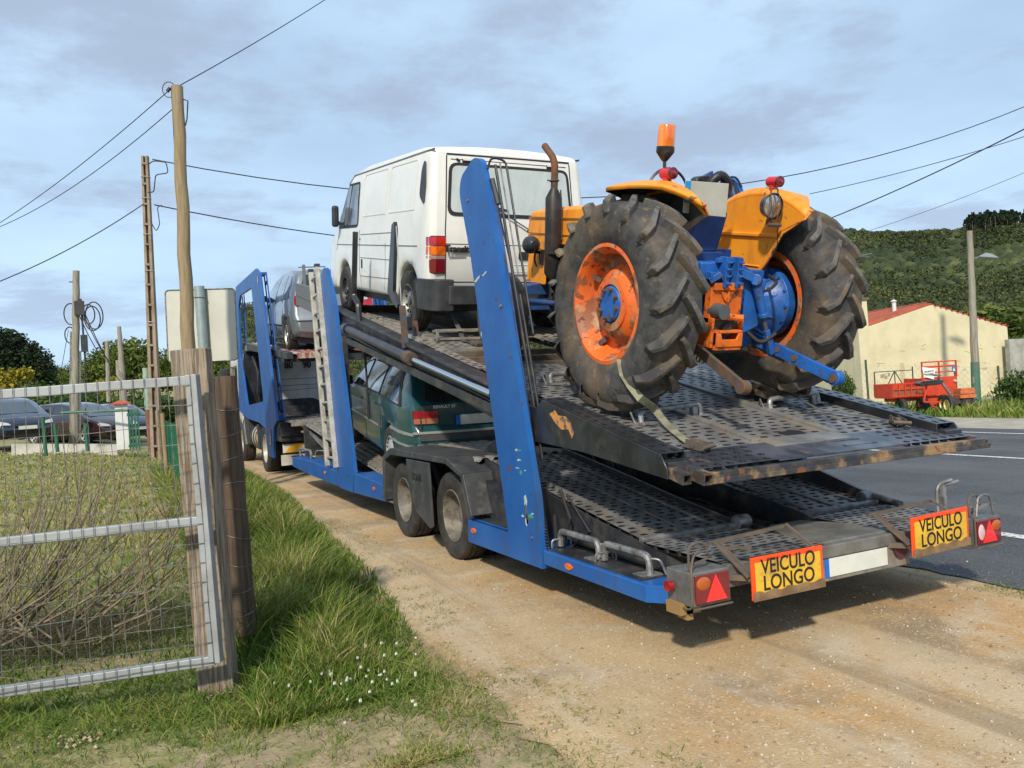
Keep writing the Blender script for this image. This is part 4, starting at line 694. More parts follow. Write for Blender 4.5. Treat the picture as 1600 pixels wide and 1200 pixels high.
for a, b in ((.56, 1.50), (1.62, 2.62)): strip(m, rpoly([(a, 1.33), (b, 1.33), (b, 1.86), (a, 1.86), (a, 1.32)], .05), mp, .012, .004, mirror=True)
m.build('pressed_panel_edge', mat('soft_white_crease', (.60, .595, .56), .5), VN)
m = MB()
strip(m, [(.12, 1.925), (3.2, 1.90), (3.44, 1.80)], mp, .018, .003, mirror=True); strip(m, [(1.1, 1.10), (2.68, 1.10)], mp, .008, .004, mirror=True); strip(m, [(.42, .94), (3.95, .98)], mp, .010, .005, mirror=True); strip(m, [(1.25, .78), (2.7, .80)], mp, .008, .004, mirror=True)
strip(m, [(1.2, .56), (2.7, .56)], mp, .007, .004, mirror=True); strip(m, [(2.66, .42), (2.74, .62), (2.74, 1.16)], mp, .009, .003, mirror=True); strip(m, [(1.62, .42), (1.58, .7), (1.58, .98)], mp, .005, .003, mirror=True); strip(m, [(3.98, .9), (3.80, 1.22)], mp, .008, .003, mirror=True)
m.build('side_seam', mat('seam_shadow_grey', (.12, .12, .115), .7), VN)
m = MB(); panel(m, rpoly([(2.80, 1.20), (3.86, 1.20), (3.40, 1.80), (2.86, 1.80)], [.12, .04, .05, .06]), mp, .006, .15, mirror=True); m.build('window_seal', SEAL_SHADE, VN)
m = MB(); panel(m, rpoly([(2.84, 1.235), (3.34, 1.235), (3.20, 1.765), (2.885, 1.765)], .04), mp, .010, .15, mirror=True); panel(m, rpoly([(3.38, 1.235), (3.79, 1.235), (3.38, 1.77), (3.25, 1.77)], .03), mp, .010, .15, mirror=True); m.build('side_window', mat('cab_glass', (.16, .21, .25), .08, 0, (.03, .035, .04), 2, 1, lo=.45, hi=.55, coat=.5), VN)
for s in (-1, 1):
    m = MB(); m.box(s*1.05-.05, s*1.05+.05, 3.66, 3.75, 1.22, 1.52); o = m.build('door_mirror', PLAST, VN, bevel=.035, seg=3); MB().bar((s*.93, 3.70, 1.24), (s*1.04, 3.70, 1.30), .05, .04).build('mirror_arm', PLAST, o)
m = MB(); 
for s in (-1, 1): m.box(s*(.965)-.008, s*(.965)+.008, 2.60, 2.65, .66, .78); m.tube([(s*.955, 2.70, 1.04), (s*.975, 2.70, 1.04)], .012, 8)
m.build('door_handle', SEAL_SHADE, VN, bevel=.004)
# rear bumper: two wrap-round corner pieces and a middle beam
m = MB(); m.prism(rpoly([(-.80, .02), (.80, .02), (.80, -.10), (-.80, -.10)], [.01, .01, .04, .04]), 'z', .34, .535); m.build('rear_bumper', PLAST, VN, bevel=.012)
m = MB()
for s in (-1, 1): m.prism(rpoly([(s*.73, .04), (s*.73, -.09), (s*.92, -.08), (s*.985, 0), (s*.995, .36), (s*.90, .42)], [.02, .03, .07, .07, .03, .02]), 'z', .27, .60)
m.build('bumper_corner', PLAST, VN, bevel=.03, seg=3)
m = MB(); m.box(-.8, .8, .15, 4.3, .26, .42); m.tube([(.5, .0, .25), (.5, 1.2, .27)], .03, 8); m.box(-.6, .6, .65, .85, .22, .34); m.build('underbody', BLACK, VN)
for y in (yw0, yw1):
    for s in (-1, 1): wheel(VN, (s*.86, y, .335), .335, .20, .19, 'steel', s, rimmat=mat('silver_steel_rim', (.36, .35, .33), .45, .4, (.12, .11, .10), 12, 1) if y < 1 else PLAST)
m = MB(); m.prism([(4.0, .35), (4.7, .35), (4.72, .62), (4.0, .62)], 'x', -.9, .9); m.build('front_bumper', PLAST, VN, bevel=.04)

# ------------------------------------------------------------------ dark green estate car
def estate(name, label, loc, rot, paint):
    K = thing(name, label, 'car', loc, rot); w0, w1 = .95, 3.60
    P = [(.10, .34), (.0, .42), (.0, .66), (.05, .70), (.06, .93), (.16, 1.02), (.36, 1.34), (.46, 1.385), (1.2, 1.42), (2.15, 1.41), (2.52, 1.36), (3.22, .99), (4.30, .86), (4.55, .74), (4.58, .42), (4.45, .26), (w1+.38, .24)]+arch(w1, .30, .335, .25, 10)[::-1]+[(w1-.37, .23), (w0+.37, .23)]+arch(w0, .30, .335, .25, 10)[::-1]+[(w0-.38, .28), (.3, .30)]
    hw = lambda y, z: .855-(.19*((z-.88)/.5)**1.25 if z > .88 else 0)-.10*max(0, (.5-y)/.5)**2-.12*max(0, (y-4.0)/.58)**2-.06*max(0, .45-z)
    m = MB(); shell(m, P, hw, .045, lambda y, z, a, b: .03 if b > .5 else (.05 if a < -.4 else .08 if a > .4 else 0), 10, .16); m.build('body', paint, K)
    mp = side_map(hw); yr_ = interp([(.3, .1), (.42, 0), (.66, 0), (.70, .05), (.93, .06), (1.02, .16), (1.34, .36), (1.4, .5)]); rm = rear_map(yr_, .76, .05)
    m = MB(); panel(m, rpoly([(-.62, .965), (.62, .965), (.54, 1.33), (-.54, 1.33)], .05), rm, .006, .12); o = m.build('rear_window', GLASS, K)
    m = MB()
    for q in ([(.34, .90), (1.28, .93), (1.22, 1.315), (.62, 1.315)], [(1.42, .935), (2.20, .94), (2.12, 1.335), (1.36, 1.325)], [(2.30, .94), (3.10, .935), (2.52, 1.29), (2.22, 1.335)]): panel(m, rpoly(q, .035), mp, .006, .12, mirror=True)
    m.build('window_frame', SEAL_SHADE, K); m = MB()
    for q in ([(.42, .925), (1.25, .955), (1.19, 1.295), (.66, 1.295)], [(1.445, .96), (2.175, .965), (2.10, 1.31), (1.385, 1.30)], [(2.33, .965), (3.02, .96), (2.50, 1.265), (2.245, 1.31)]): panel(m, rpoly(q, .03), mp, .010, .12, mirror=True)
    m.build('side_window', GLASSB, K)
    m = MB(); strip(m, [(1.34, .40), (1.34, .93)], mp, .010, .002, mirror=True); strip(m, [(2.25, .28), (2.27, .93)], mp, .010, .002, mirror=True); strip(m, [(3.26, .28), (3.24, .9)], mp, .010, .002, mirror=True); strip(m, [(-.70, .66), (-.70, .93)], rm, .009, .002); strip(m, [(.70, .66), (.70, .93)], rm, .009, .002); m.build('seam', SEAL_SHADE, K)
    TR_ = mat('silver_trim', (.42, .43, .40), .35, .5)
    m = MB(); strip(m, [(1.5, .545), (3.4, .545)], mp, .016, .010, mirror=True); strip(m, [(.06, .62), (.8, .62)], mp, .03, .012, mirror=True); strip(m, [(-.80, .645), (.80, .645)], rm, .018, .022); strip(m, [(.05, .485), (.78, .485)], mp, .018, .014, mirror=True); strip(m, [(-.79, .49), (.79, .49)], rm, .016, .022); m.build('trim_strip', TR_, K)
    m = MB(); strip(m, [(-.72, .595), (.72, .595)], rm, .075, .015); m.build('bumper_strip', mat('grey_bumper', (.055, .06, .065), .5), K)
    for s in (-1, 1):
        z0, z1 = .735, .885; a, b = (.50, .78)
        m = MB(); panel(m, rpoly([(s*a, z0), (s*b, z0), (s*b, z1), (s*a, z1)], .015), rm, .012); t = m.build('tail_lamp', SEAL_SHADE, K)
        for c, d in ((.505, .635), (.645, .775)):
            m = MB(); panel(m, [(s*c, .805), (s*d, .805), (s*d, .88), (s*c, .88)], rm, .018); m.build('lens', REDL, t)
            m = MB(); panel(m, [(s*c, .74), (s*d, .74), (s*d, .80), (s*c, .80)], rm, .018); m.build('lens', mat('smoky_orange_lens', (.35, .14, .08), .2), t)
    text('RENAULT 21', .045, REAR(-.44, yr_(.93)-.075, .925), mat('badge_silver', (.6, .6, .56), .4), 'lettering', K, 1.0, .002, .0012)
    o = MB().box(-.26, .26, -.035, -.025, .715, .825).build('number_plate', PLATE, K, bevel=.002); MB().box(-.31, -.262, -.035, -.025, .715, .825).build('plate_strip', PBLUE, K)
    m = MB(); 
    for s in (-1, 1): m.bar((s*.60, .6, 1.445), (s*.60, 1.95, 1.455), .035, .02); [m.box(s*.6-.03, s*.6+.03, y, y+.1, 1.38, 1.44) for y in (.65, 1.2, 1.8)]
    m.build('roof_rail', SEAL_SHADE, K, bevel=.006)
    m = MB(); 
    for s in (-1, 1): m.box(s*.925-.06, s*.925+.06, 3.0, 3.08, .93, 1.06); m.box(s*.85-.012, s*.85+.012, 1.5, 1.62, .80, .83); m.box(s*.85-.012, s*.85+.012, 2.38, 2.5, .78, .81)
    m.build('mirror', SEAL_SHADE, K, bevel=.015)
    m = MB(); panel(m, rpoly([(-.22, .985), (.05, .985), (.05, 1.05), (-.22, 1.05)], .02), rm, .010); m.build('window_sticker', mat('blue_sticker', (.05, .28, .5), .5), K)
    for y in (w0, w1):
        for s in (-1, 1): wheel(K, (s*.755, y, .30), .30, .18, .185, 'hub', s, rimmat=mat('silver_hubcap', (.5, .5, .49), .4, .3))
    m = MB(); m.box(-.7, .7, .2, 4.3, .18, .32); m.build('underbody', BLACK, K); return K
estate('estate_car', 'dark green estate car loaded on the lower deck behind the blue uprights', (1.06, 5.02, .425), (R(6.4), 0, R(-4)), GREEN)

# ------------------------------------------------------------------ generic modern car body (silver people carrier, parked cars)
def modern(name, label, loc, rot, paint, L=4.2, H=1.6, Wd=.87, tall=True, group=None, cat='car', grille=False):
    K = thing(name, label, cat, loc, rot, group); w0, w1 = (.145 if tall else .17)*L, .80*L; q = H/1.6; e = L/4.2; rw = .315
    P = [(.10, .30), (.0, .40), (.0, .60), (.07, .68*q+.0), (.10, .98*q), (.22*e, 1.42*q), (.36*e, 1.54*q), (1.1*e, 1.59*q), (2.0*e, 1.57*q), (2.5*e, 1.46*q), (3.42*e, .98*q), (3.98*e, .80*q), (4.15*e, .62*q), (4.2*e, .42), (4.1*e, .24), (w1+.38, .22)]+arch(w1, .31, .355, .24, 10)[::-1]+[(w1-.38, .20), (w0+.38, .20)]+arch(w0, .31, .355, .24, 10)[::-1]+[(w0-.38, .25), (.3, .28)]
    bz = .93*q
    hw = lambda y, z: Wd-(.20*((z-bz)/.6)**1.3 if z > bz else 0)-.12*max(0, (.55-y)/.55)**2-.17*max(0, (y-.86*L)/(.14*L))**2-.10*max(0, .5-z)
    m = MB(); shell(m, P, hw, .06, lambda y, z, a, b: .04 if b > .5 else (.07 if a < -.4 else .12 if a > .4 else 0), 10, .18); m.build('body', paint, K)
    mp = side_map(hw); yr_ = interp([(.3, .1), (.40, 0), (.60, 0), (.68*q, .07), (.98*q, .10), (1.42*q, .22*e), (1.54*q, .36*e)]); rm = rear_map(yr_, .8, .07)
    m = MB(); zb_ = 1.10 if tall else 1.02; panel(m, rpoly([(-.64, zb_*q), (.64, zb_*q), (.55, 1.46*q), (-.55, 1.46*q)], .07), rm, .006, .12); m.build('rear_window', GLASS, K)
    m = MB()
    for z in ([(.30*e, 1.02*q), (.78*e, .99*q), (.84*e, 1.46*q), (.52*e, 1.45*q)], [(.90*e, .985*q), (1.72*e, .97*q), (1.72*e, 1.49*q), (.96*e, 1.47*q)], [(1.80*e, .965*q), (3.02*e, .96*q), (2.42*e, 1.39*q), (1.80*e, 1.49*q)]): panel(m, rpoly(z, .05), mp, .006, .12, mirror=True)
    m.build('side_window', GLASSB if tall else GLASS, K)
    m = MB(); strip(m, [(.87*e, .55), (.87*e, .98*q)], mp, .009, .003, mirror=True); strip(m, [(1.76*e, .26), (1.76*e, .97*q)], mp, .009, .003, mirror=True); strip(m, [(2.85*e, .26), (2.9*e, .95*q)], mp, .009, .003, mirror=True); strip(m, [(w0+.36, .50), (w1-.36, .50)], mp, .03, .008, mirror=True); strip(m, [(-.8, .60), (.8, .60)], rm, .012, .004); m.build('seam', SEAL_SHADE, K)
    fr = lambda x, z: (Vector((x, float(np.interp(z, [.24, .42, .62*q, .80*q, .98*q, 1.46*q], [4.1*e, 4.2*e, 4.15*e, 3.98*e, 3.42*e, 2.5*e]))+.12*(1-(x/.8)**2)*(1 if z < .9*q else .35), z)), Vector((0, .9, .43)))
    m = MB(); panel(m, rpoly([(-.62, 1.01*q), (.62, 1.01*q), (.52, 1.43*q), (-.52, 1.43*q)], .06), lambda x, z: (fr(x, z)[0]+Vector((0, .02, .01)), Vector((0, .5, .86))), .012, .12, back=.03); m.build('windscreen', GLASS, K)
    for s in (-1, 1):
        zs = .17 if tall else 0; m = MB(); panel(m, rpoly([(s*.42, (.72+zs)*q), (s*.76, (.70+zs)*q), (s*.76, (.90+zs)*q), (s*.50, (.88+zs)*q)], .05), rm, .014); t = m.build('tail_lamp', REDL, K); m = MB(); panel(m, rpoly([(s*.50, (.81+zs)*q), (s*.66, (.81+zs)*q), (s*.66, (.87+zs)*q), (s*.55, (.87+zs)*q)], .02), rm, .020); m.build('lens', CLEARL, t)
        m = MB(); panel(m, rpoly([(s*.44, .62*q), (s*.76, .64*q), (s*.78, .78*q), (s*.5, .70*q)], .03), fr, .02, back=.05); m.build('headlight', CLEARL, K)
    m = MB(); panel(m, rpoly([(-.38, .52), (.38, .52), (.36, .66*q), (-.36, .66*q)], .04), fr, .02, back=.05); panel(m, rpoly([(-.6, .28), (.6, .28), (.55, .40), (-.55, .40)], .04), fr, .01, back=.05); m.build('grille', SEAL_SHADE, K)
    o = MB().box(-.26, .26, fr(0, .47)[0].y+.015, fr(0, .47)[0].y+.03, .42, .53).build('number_plate', PLATE, K)
    m = MB()
    for s in (-1, 1): m.box(s*(Wd+.06)-.07, s*(Wd+.06)+.07, 2.95*e, 3.05*e, .98*q, 1.12*q)
    m.build('door_mirror', SEAL_SHADE, K, bevel=.03)
    for y in (w0, w1):
        for s in (-1, 1): wheel(K, (s*(Wd-.11), y, rw), rw, .20, .20, 'alloy', s, rimmat=ALU)
    m = MB(); m.box(-.7, .7, .2, L-.2, .16, .32); m.build('underbody', BLACK, K); return K
modern('people_carrier', 'silver people carrier on the top platform above the lorry', (1.20, 12.17, 2.40), (R(6.0), 0, R(-1)), SILVER, 4.25, 1.62, .86)
m = MB()
# ------------------------------------------------------------------ orange and blue farm tractor, tractor coordinates: origin on the deck under the rear axle
FT = thing('farm_tractor', 'orange farm tractor with muddy tyres at the rear end of the upper deck', 'tractor', (1.275, 1.466, ZU(1.466)+.004), (AD, 0, 0))
def agtyre(c, Rr, w, rr, side, nl=17, name='rear_tyre', lug=.048):
    m = MB(); h = w/2; c = Vector(c); R0 = Rr-lug
    pr = [(rr, -h*.60), (rr+.02, -h*.72), (rr+(R0-rr)*.3, -h*.93), (rr+(R0-rr)*.6, -h*1.0), (R0-.065, -h*.97), (R0-.022, -h*.85), (R0-.004, -h*.55), (R0, 0), (R0-.004, h*.55), (R0-.022, h*.85), (R0-.065, h*.97), (rr+(R0-rr)*.6, h*1.0), (rr+(R0-rr)*.3, h*.93), (rr+.02, h*.72), (rr, h*.60)]
    m.lathe(pr, c, 'x', 72, closed=True)
    for sd in (-1, 1):
        for k in range(nl):
            a0 = 2*PI*(k+(.5 if sd > 0 else 0))/nl
            # centre line from middle to shoulder then down the side wall; at the back of the wheel the arms slope down towards the shoulder
            path = [(-.06, .0, R0), (.20, -.075, R0), (.46, -.165, R0-.003), (.72, -.26, R0-.012), (.92, -.325, R0-.034), (.99, -.345, R0-.080)]
            ws = [.016, .020, .022, .024, .026, .022]; hs = [lug*.95, lug, lug, lug*1.0, lug*.9, .010]; vs = []
            for i, ((xf, da, rad), wd, hh) in enumerate(zip(path, ws, hs)):
                a = a0+PI+da*(-1)                       # angle measured in the Y-Z plane
                er = Vector((0, math.cos(a), math.sin(a))); et = Vector((0, -math.sin(a), math.cos(a))); ex = Vector((sd, 0, 0))
                p2 = path[min(i+1, 5)]; p1 = path[max(i-1, 0)]
                tx = (p2[0]-p1[0])*h; ta = -(p2[1]-p1[1])*Rr; ln = math.hypot(tx, ta) or 1; nrm = (ex*(-ta)+et*tx)/ln
                out_ = er if i < 4 else (er*.72+ex*.7).normalized() if i == 4 else (er*.25+ex).normalized()
                b = c+ex*(xf*h)+er*(rad-.012 if i < 4 else rad-.01); t = c+ex*(xf*h)+er*rad+out_*hh
                vs += [b-nrm*wd*1.9, t-nrm*wd*.85, t+nrm*wd*.85, b+nrm*wd*1.9]
            m.add(vs, [(0, 1, 2, 3), (20, 21, 22, 23)]+[(i*4+j, i*4+j+1, i*4+5+j, i*4+4+j) for i in range(5) for j in (0, 2)], 0); q_ = len(m.v)-24; m.f += [[q_+i*4+1, q_+i*4+2, q_+i*4+6, q_+i*4+5] for i in range(5)]; m.m += [1]*5
    t = m.build(name, [MUD, LUG], FT, smooth=50, bevel=.007)
    g = MB(); o = side*h                                  # steel rim with a dished disc
    g.lathe([(rr+.03, o*.70), (rr+.035, o*.76), (rr+.01, o*.78), (rr-.004, o*.70), (rr-.03, o*.5), (rr-.035, o*.1), (rr-.05, -o*.02), (rr-.10, -o*.05), (rr*.60, o*.30), (rr*.50, o*.42), (rr*.49, o*.50), (rr*.36, o*.52), (rr*.34, o*.36), (0, o*.34)], c, 'x', 48)
    g.build('rim', TRIM, t); g = MB(); g.lathe([(rr-.02, o*.4), (rr-.03, -o*.66)], c, 'x', 40); g.build('rim_barrel', TDARK, t); g = MB(); g.lathe([(rr-.03, -o*.66), (rr-.01, -o*.76), (rr+.03, -o*.76)], c, 'x', 40); g.build('rim_edge', TRIM, t); g = MB(); g.lathe([(rr*.33, o*.34), (rr*.33, o*.50), (rr*.31, o*.54), (0, o*.55)], c, 'x', 32); g.build('hub', TBLUE, t, bevel=.003); g = MB()
    for k in range(8): a = 2*PI*k/8+.2; p = c+Vector((o*.53, math.cos(a)*rr*.27, math.sin(a)*rr*.27)); g.tube([p, p+Vector((side*.03, 0, 0))], .014, 6)
    for k in range(4): a = 2*PI*k/4+.5; p = c+Vector((o*.05, math.cos(a)*(rr-.09), math.sin(a)*(rr-.09))); q = c+Vector((o*.28, math.cos(a)*(rr-.04), math.sin(a)*(rr-.04))); g.bar(p, q, .05, .03)
    g.build('wheel_nut', RUST, t); return t
tl = agtyre((-.70, 0, .742), .742, .365, .378, -1); tr_ = agtyre((.70, 0, .742), .742, .365, .378, 1)
# brand-free raised lettering is left off; the photo shows only faint embossed letters
for s in (-1, 1):
    m = MB(); h = .10; c = Vector((s*.60, 2.12, .40)); Rr = .40; rr = .22
    m.lathe([(rr, -h*.7), (rr+.02, -h*.9), ((rr+Rr)/2, -h*1.05), (Rr-.03, -h*.95), (Rr-.004, -h*.7), (Rr, -h*.5), (Rr-.012, -h*.45), (Rr-.012, -h*.25), (Rr+.002, -h*.2), (Rr+.002, h*.2), (Rr-.012, h*.25), (Rr-.012, h*.45), (Rr, h*.5), (Rr-.004, h*.7), (Rr-.03, h*.95), ((rr+Rr)/2, h*1.05), (rr+.02, h*.9), (rr, h*.7)], c, 'x', 44, closed=True)
    t = m.build('front_tyre', MUD, FT); m = MB(); o = s*h; m.lathe([(rr, o*.9), (rr*.9, o*.8), (rr*.8, o*.1), (rr*.4, o*.3), (rr*.35, o*.9), (0, o*.95)], c, 'x', 32); m.lathe([(rr, o*.9), (rr, -o*.9)], c, 'x', 32); m.build('rim', TRIM, t)
m = MB(); m.prism(rpoly([(-.52, .60), (.52, .60), (.52, .66), (.1, .74), (-.1, .74), (-.52, .66)], .01), 'y', 2.02, 2.16); m.box(-.54, .54, 2.04, 2.14, .45, .56); m.tube([(-.60, 2.12, .36), (-.52, 2.12, .40), (-.50, 2.12, .7)], .035, 9); m.tube([(.60, 2.12, .36), (.52, 2.12, .40), (.50, 2.12, .7)], .035, 9); m.tube([(-.5, 1.95, .55), (-.3, 1.2, .6)], .022, 8); m.tube([(-.55, 1.98, .52), (.55, 1.98, .52)], .018, 8); m.box(-.12, .12, 2.0, 2.35, .55, .75); m.build('front_axle', DKBLUE, FT, bevel=.006)
m = MB(); m.box(-.17, .17, .3, 2.25, .50, .90); m.box(-.20, .20, .9, 1.9, .62, 1.12); m.box(-.24, .24, -.30, .4, .42, .98); m.build('engine_block', TDARK, FT, bevel=.02)
m = MB(); m.tube([(-.22, 1.75, .85), (-.35, 1.65, .72)], .035, 8); m.tube([(-.23, 1.2, .9), (-.25, 1.9, .9)], .05, 9); m.tube([(-.24, 1.3, .62), (-.3, 1.5, .55), (-.22, 1.8, .6)], .03, 8); m.tube([(-.2, 1.9, .6), (-.27, 1.75, .75), (-.24, 1.5, 1.0)], .012, 6)
for k in range(5): m.box(-.28, -.2, 1.0+k*.17, 1.1+k*.17, .68+.05*(k % 2), .84+.05*(k % 2))
m.build('engine_fitting', TDARK, FT, bevel=.008)
# bonnet
m = MB(); m.add([], []); sec = lambda y, zt, w, zb: [(-w, y, zb), (-w, y, zt-.10), (-w*.96, y, zt-.035), (-w*.82, y, zt-.008), (-w*.4, y, zt+.008), (0, y, zt+.012), (w*.4, y, zt+.008), (w*.82, y, zt-.008), (w*.96, y, zt-.035), (w, y, zt-.10), (w, y, zb)]
S_ = [sec(.62, 1.44, .27, 1.10), sec(1.3, 1.43, .27, 1.09), sec(1.95, 1.405, .265, 1.08), sec(2.28, 1.38, .26, 1.08), sec(2.34, 1.34, .25, 1.08), sec(2.36, 1.26, .24, 1.08)]
n = len(S_[0]); m.add([p for s_ in S_ for p in s_], [(i*n+j, i*n+j+1, (i+1)*n+j+1, (i+1)*n+j) for i in range(5) for j in range(n-1)]+[tuple(5*n+j for j in range(n)), tuple(range(n))]); m.build('bonnet', ORANGE, FT, bevel=.004)
m = MB(); m.box(-.275, -.268, 1.1, 2.3, 1.30, 1.315); m.box(-.275, -.268, 1.1, 2.3, 1.16, 1.168); m.box(.268, .275, 1.1, 2.3, 1.30, 1.315); m.build('bonnet_crease', mat('rust_seam', (.25, .09, .03), .8), FT)
m = MB(); m.prism(rpoly([(1.93, .70), (2.22, .70), (2.30, .95), (2.36, 1.09), (1.95, 1.09)], .02), 'x', -.262, -.25); m.prism(rpoly([(1.93, .70), (2.22, .70), (2.30, .95), (2.36, 1.09), (1.95, 1.09)], .02), 'x', .25, .262); m.prism([(-.262, .72), (.262, .72), (.262, 1.09), (-.262, 1.09)], 'y', 2.28, 2.30); m.build('front_cowl', ORANGE, FT, bevel=.005)
m = MB(); m.tube([(-.30, 2.0, .98), (-.285, 2.0, .88)], .008, 6); m.tube(smooth_pts([(-.27, 1.99, 1.0), (-.30, 1.99, 1.0), (-.30, 2.08, 1.0), (-.30, 2.1, .92), (-.30, 2.04, .86)]), .01, 6); m.box(-.285, -.265, 1.97, 2.0, .88, 1.02); m.build('headlamp_bracket', SEAL_SHADE, FT)
m = MB(); m.lathe([(0, -.07), (.04, -.062), (.07, -.03), (.082, .01), (.082, .04), (.06, .045)], (-.38, 2.0, 1.06), 'y', 20); m.lathe([(.078, .041), (0, .06)], (-.38, 2.0, 1.06), 'y', 20); m.bar((-.38, 2.02, 1.0), (-.28, 2.03, .99), .025); m.build('headlight', SMOOTHBLK, FT)
m = MB(); m.lathe([(0, -.07), (.04, -.062), (.07, -.03), (.082, .01), (.082, .04), (0, .05)], (.38, 2.0, 1.06), 'y', 20); m.bar((.38, 2.02, 1.0), (.28, 2.03, .99), .025); m.build('headlight', SMOOTHBLK, FT)
# exhaust
m = MB(); m.tube([(-.34, 1.62, .66), (-.345, 1.63, .76), (-.345, 1.645, .80)], .035, 12); m.tube([(-.345, 1.645, .78), (-.347, 1.65, .83), (-.35, 1.685, 1.48), (-.35, 1.688, 1.56)], [.045, .073, .073, .032], 18); m.tube([(-.345, 1.62, 1.0), (-.345, 1.62, 1.01)], .078, 18); o = m.build('exhaust_silencer', EXH, FT)
m = MB(); m.tube(smooth_pts([(-.35, 1.686, 1.55), (-.35, 1.695, 1.80), (-.35, 1.90, 1.93)], .09), .031, 14); m.build('exhaust_pipe', mat('rusty_pipe', (.16, .07, .03), .8, .2, (.06, .045, .04), 9, 1), o)
m = MB(); m.tube([(-.35, 1.688, 1.62), (-.35, 1.69, 1.63)], .043, 14); m.bar((-.42, 1.69, 1.625), (-.35, 1.69, 1.625), .012); m.tube(smooth_pts([(-.30, 1.66, 1.55), (-.285, 1.64, 1.35), (-.28, 1.63, 1.12), (-.31, 1.63, 1.12)]), .007, 6); m.build('exhaust_clamp', RUST, o)
m = MB(); m.tube([(-.27, 1.32, 1.40), (-.29, 1.22, 1.385)], .008, 6); m.tube([(-.29, 1.22, 1.35), (-.29, 1.22, 1.40)], .012, 6); m.build('bonnet_catch', RUST, FT)
# mudguards: flat inner panel, curved top that widens outward, rolled edge
for s in (-1, 1):
    m = MB(); xi, xo = .415, .83; Zc = .742; arcs = []
    for k in range(17):
        a = R(-36+k*4.1)                                   # angle from vertical, + = forward
        rad = .83; cu = .06*min(1, max(.1, (a+R(22))/R(20))); fo = (1 if a < R(8) else max(.3, 1-.7*(a-R(8))/R(14))) if a > R(-2) else .08+.92*max(0, (a-R(-36))/R(34))
        xe = xi+(xo-xi)*fo; y = math.sin(a); z = math.cos(a)
        row = [(s*xi, rad*y, Zc+rad*z-.05), (s*(xi+.012), (rad+.0)*y, Zc+rad*z-.018), (s*(xi+.05), (rad+.015)*y, Zc+(rad+.015)*z)]
        for t in (.25, .5, .75, .93, 1): row.append((s*(xi+.05+(xe-xi-.05)*t), (rad+.012-cu*t**2)*y, Zc+(rad+.012-cu*t**2)*z))
        row.append((s*(xe), (rad-.012-cu)*y, Zc+(rad-.012-cu)*z)); arcs.append(row)
    n = len(arcs[0]); m.add([p for r_ in arcs for p in r_], [(i*n+j, i*n+j+1, (i+1)*n+j+1, (i+1)*n+j) for i in range(16) for j in range(n-1)])
    a_ = [(arcs[k][0][1], arcs[k][0][2]) for k in range(17)]
    m.v = list(m.v); o = m
    inner = [(-.10, .97), (-.20, 1.10), (-.30, 1.26)]+a_[0:]+[(.41, 1.30), (.42, 1.06), (.30, 1.0)]
    m.prism(inner, 'x', s*(xi-.003), s*(xi+.003)); ob = m.build('mudguard', [ORANGE, TDARK], FT, smooth=40)
    sol = ob.modifiers.new('thickness', 'SOLIDIFY'); sol.thickness = .005; sol.offset = -1; sol.material_offset = 1; sol.material_offset_rim = 0
    m = MB(); m.bar((s*(xi-.009), -.26, 1.245), (s*(xi-.009), .38, 1.245), .03, .028); m.bar((s*(xi-.005), -.10, 1.02), (s*(xi-.005), .38, 1.03), .016, .012); m.build('pressed_rib', ORANGE, ob, bevel=.008)
    m = MB(); edge = [Vector(arcs[0][j]) for j in range(2, n-1)]; m.tube([p+Vector((0, -.004, 0)) for p in edge], .009, 6); m.tube([Vector((s*xi, a, b)) for a, b in ((-.10, .97), (-.20, 1.10), (-.28, 1.28), (a_[0][0], a_[0][1]))]+edge[:1], .007, 6); m.build('rolled_edge', mat('chipped_orange_edge', (.75, .20, .02), .5, 0, (.2, .09, .05), 18, 1, lo=.5, hi=.6), ob)
    m = MB(); m.prism([(a*.97, .742+(b-.742)*.97) for a, b in inner], 'x', s*(xi+.008), s*(xi+.012)); m.build('mudguard_liner', TDARK, ob)
    # red lamp on its bracket
    c = Vector((s*.47, -.12, 1.625)); m = MB(); m.tube([c+Vector((0, .07, 0)), c+Vector((0, -.04, 0))], .037, 18); m.tube([(s*.47, -.10, 1.56), (s*.47, -.10, 1.60)], .03, 12); o = m.build('red_lamp', mat('red_lamp_body', (.55, .02, .03), .35), FT, bevel=.004)
    m = MB(); m.lathe([(.03, -.045), (.04, -.043), (.04, -.03)], c, 'y', 20); m.lathe([(0, -.05), (.02, -.048), (.03, -.04)], c, 'y', 20); m.build('lamp_lens', REDDK, ob)
# beacon
m = MB(); m.tube([(-.43, -.02, 1.56), (-.43, 0, 1.72)], .012, 8); m.lathe([(.015, .05), (.025, .06), (.055, .10), (.062, .11), (.062, .145)], (-.43, 0, 1.66), 'z', 24); o = m.build('beacon', SMOOTHBLK, FT); m = MB(); m.lathe([(.060, 0), (.061, .04), (.058, .13), (.05, .143), (0, .148)], (-.43, 0, 1.806), 'z', 24); m.build('beacon_lens', mat('beacon_orange', (.85, .24, .01), .2, 0, (.6, .12, .01), 9, 1, coat=1, aniso=(3, 3, .3)), o)
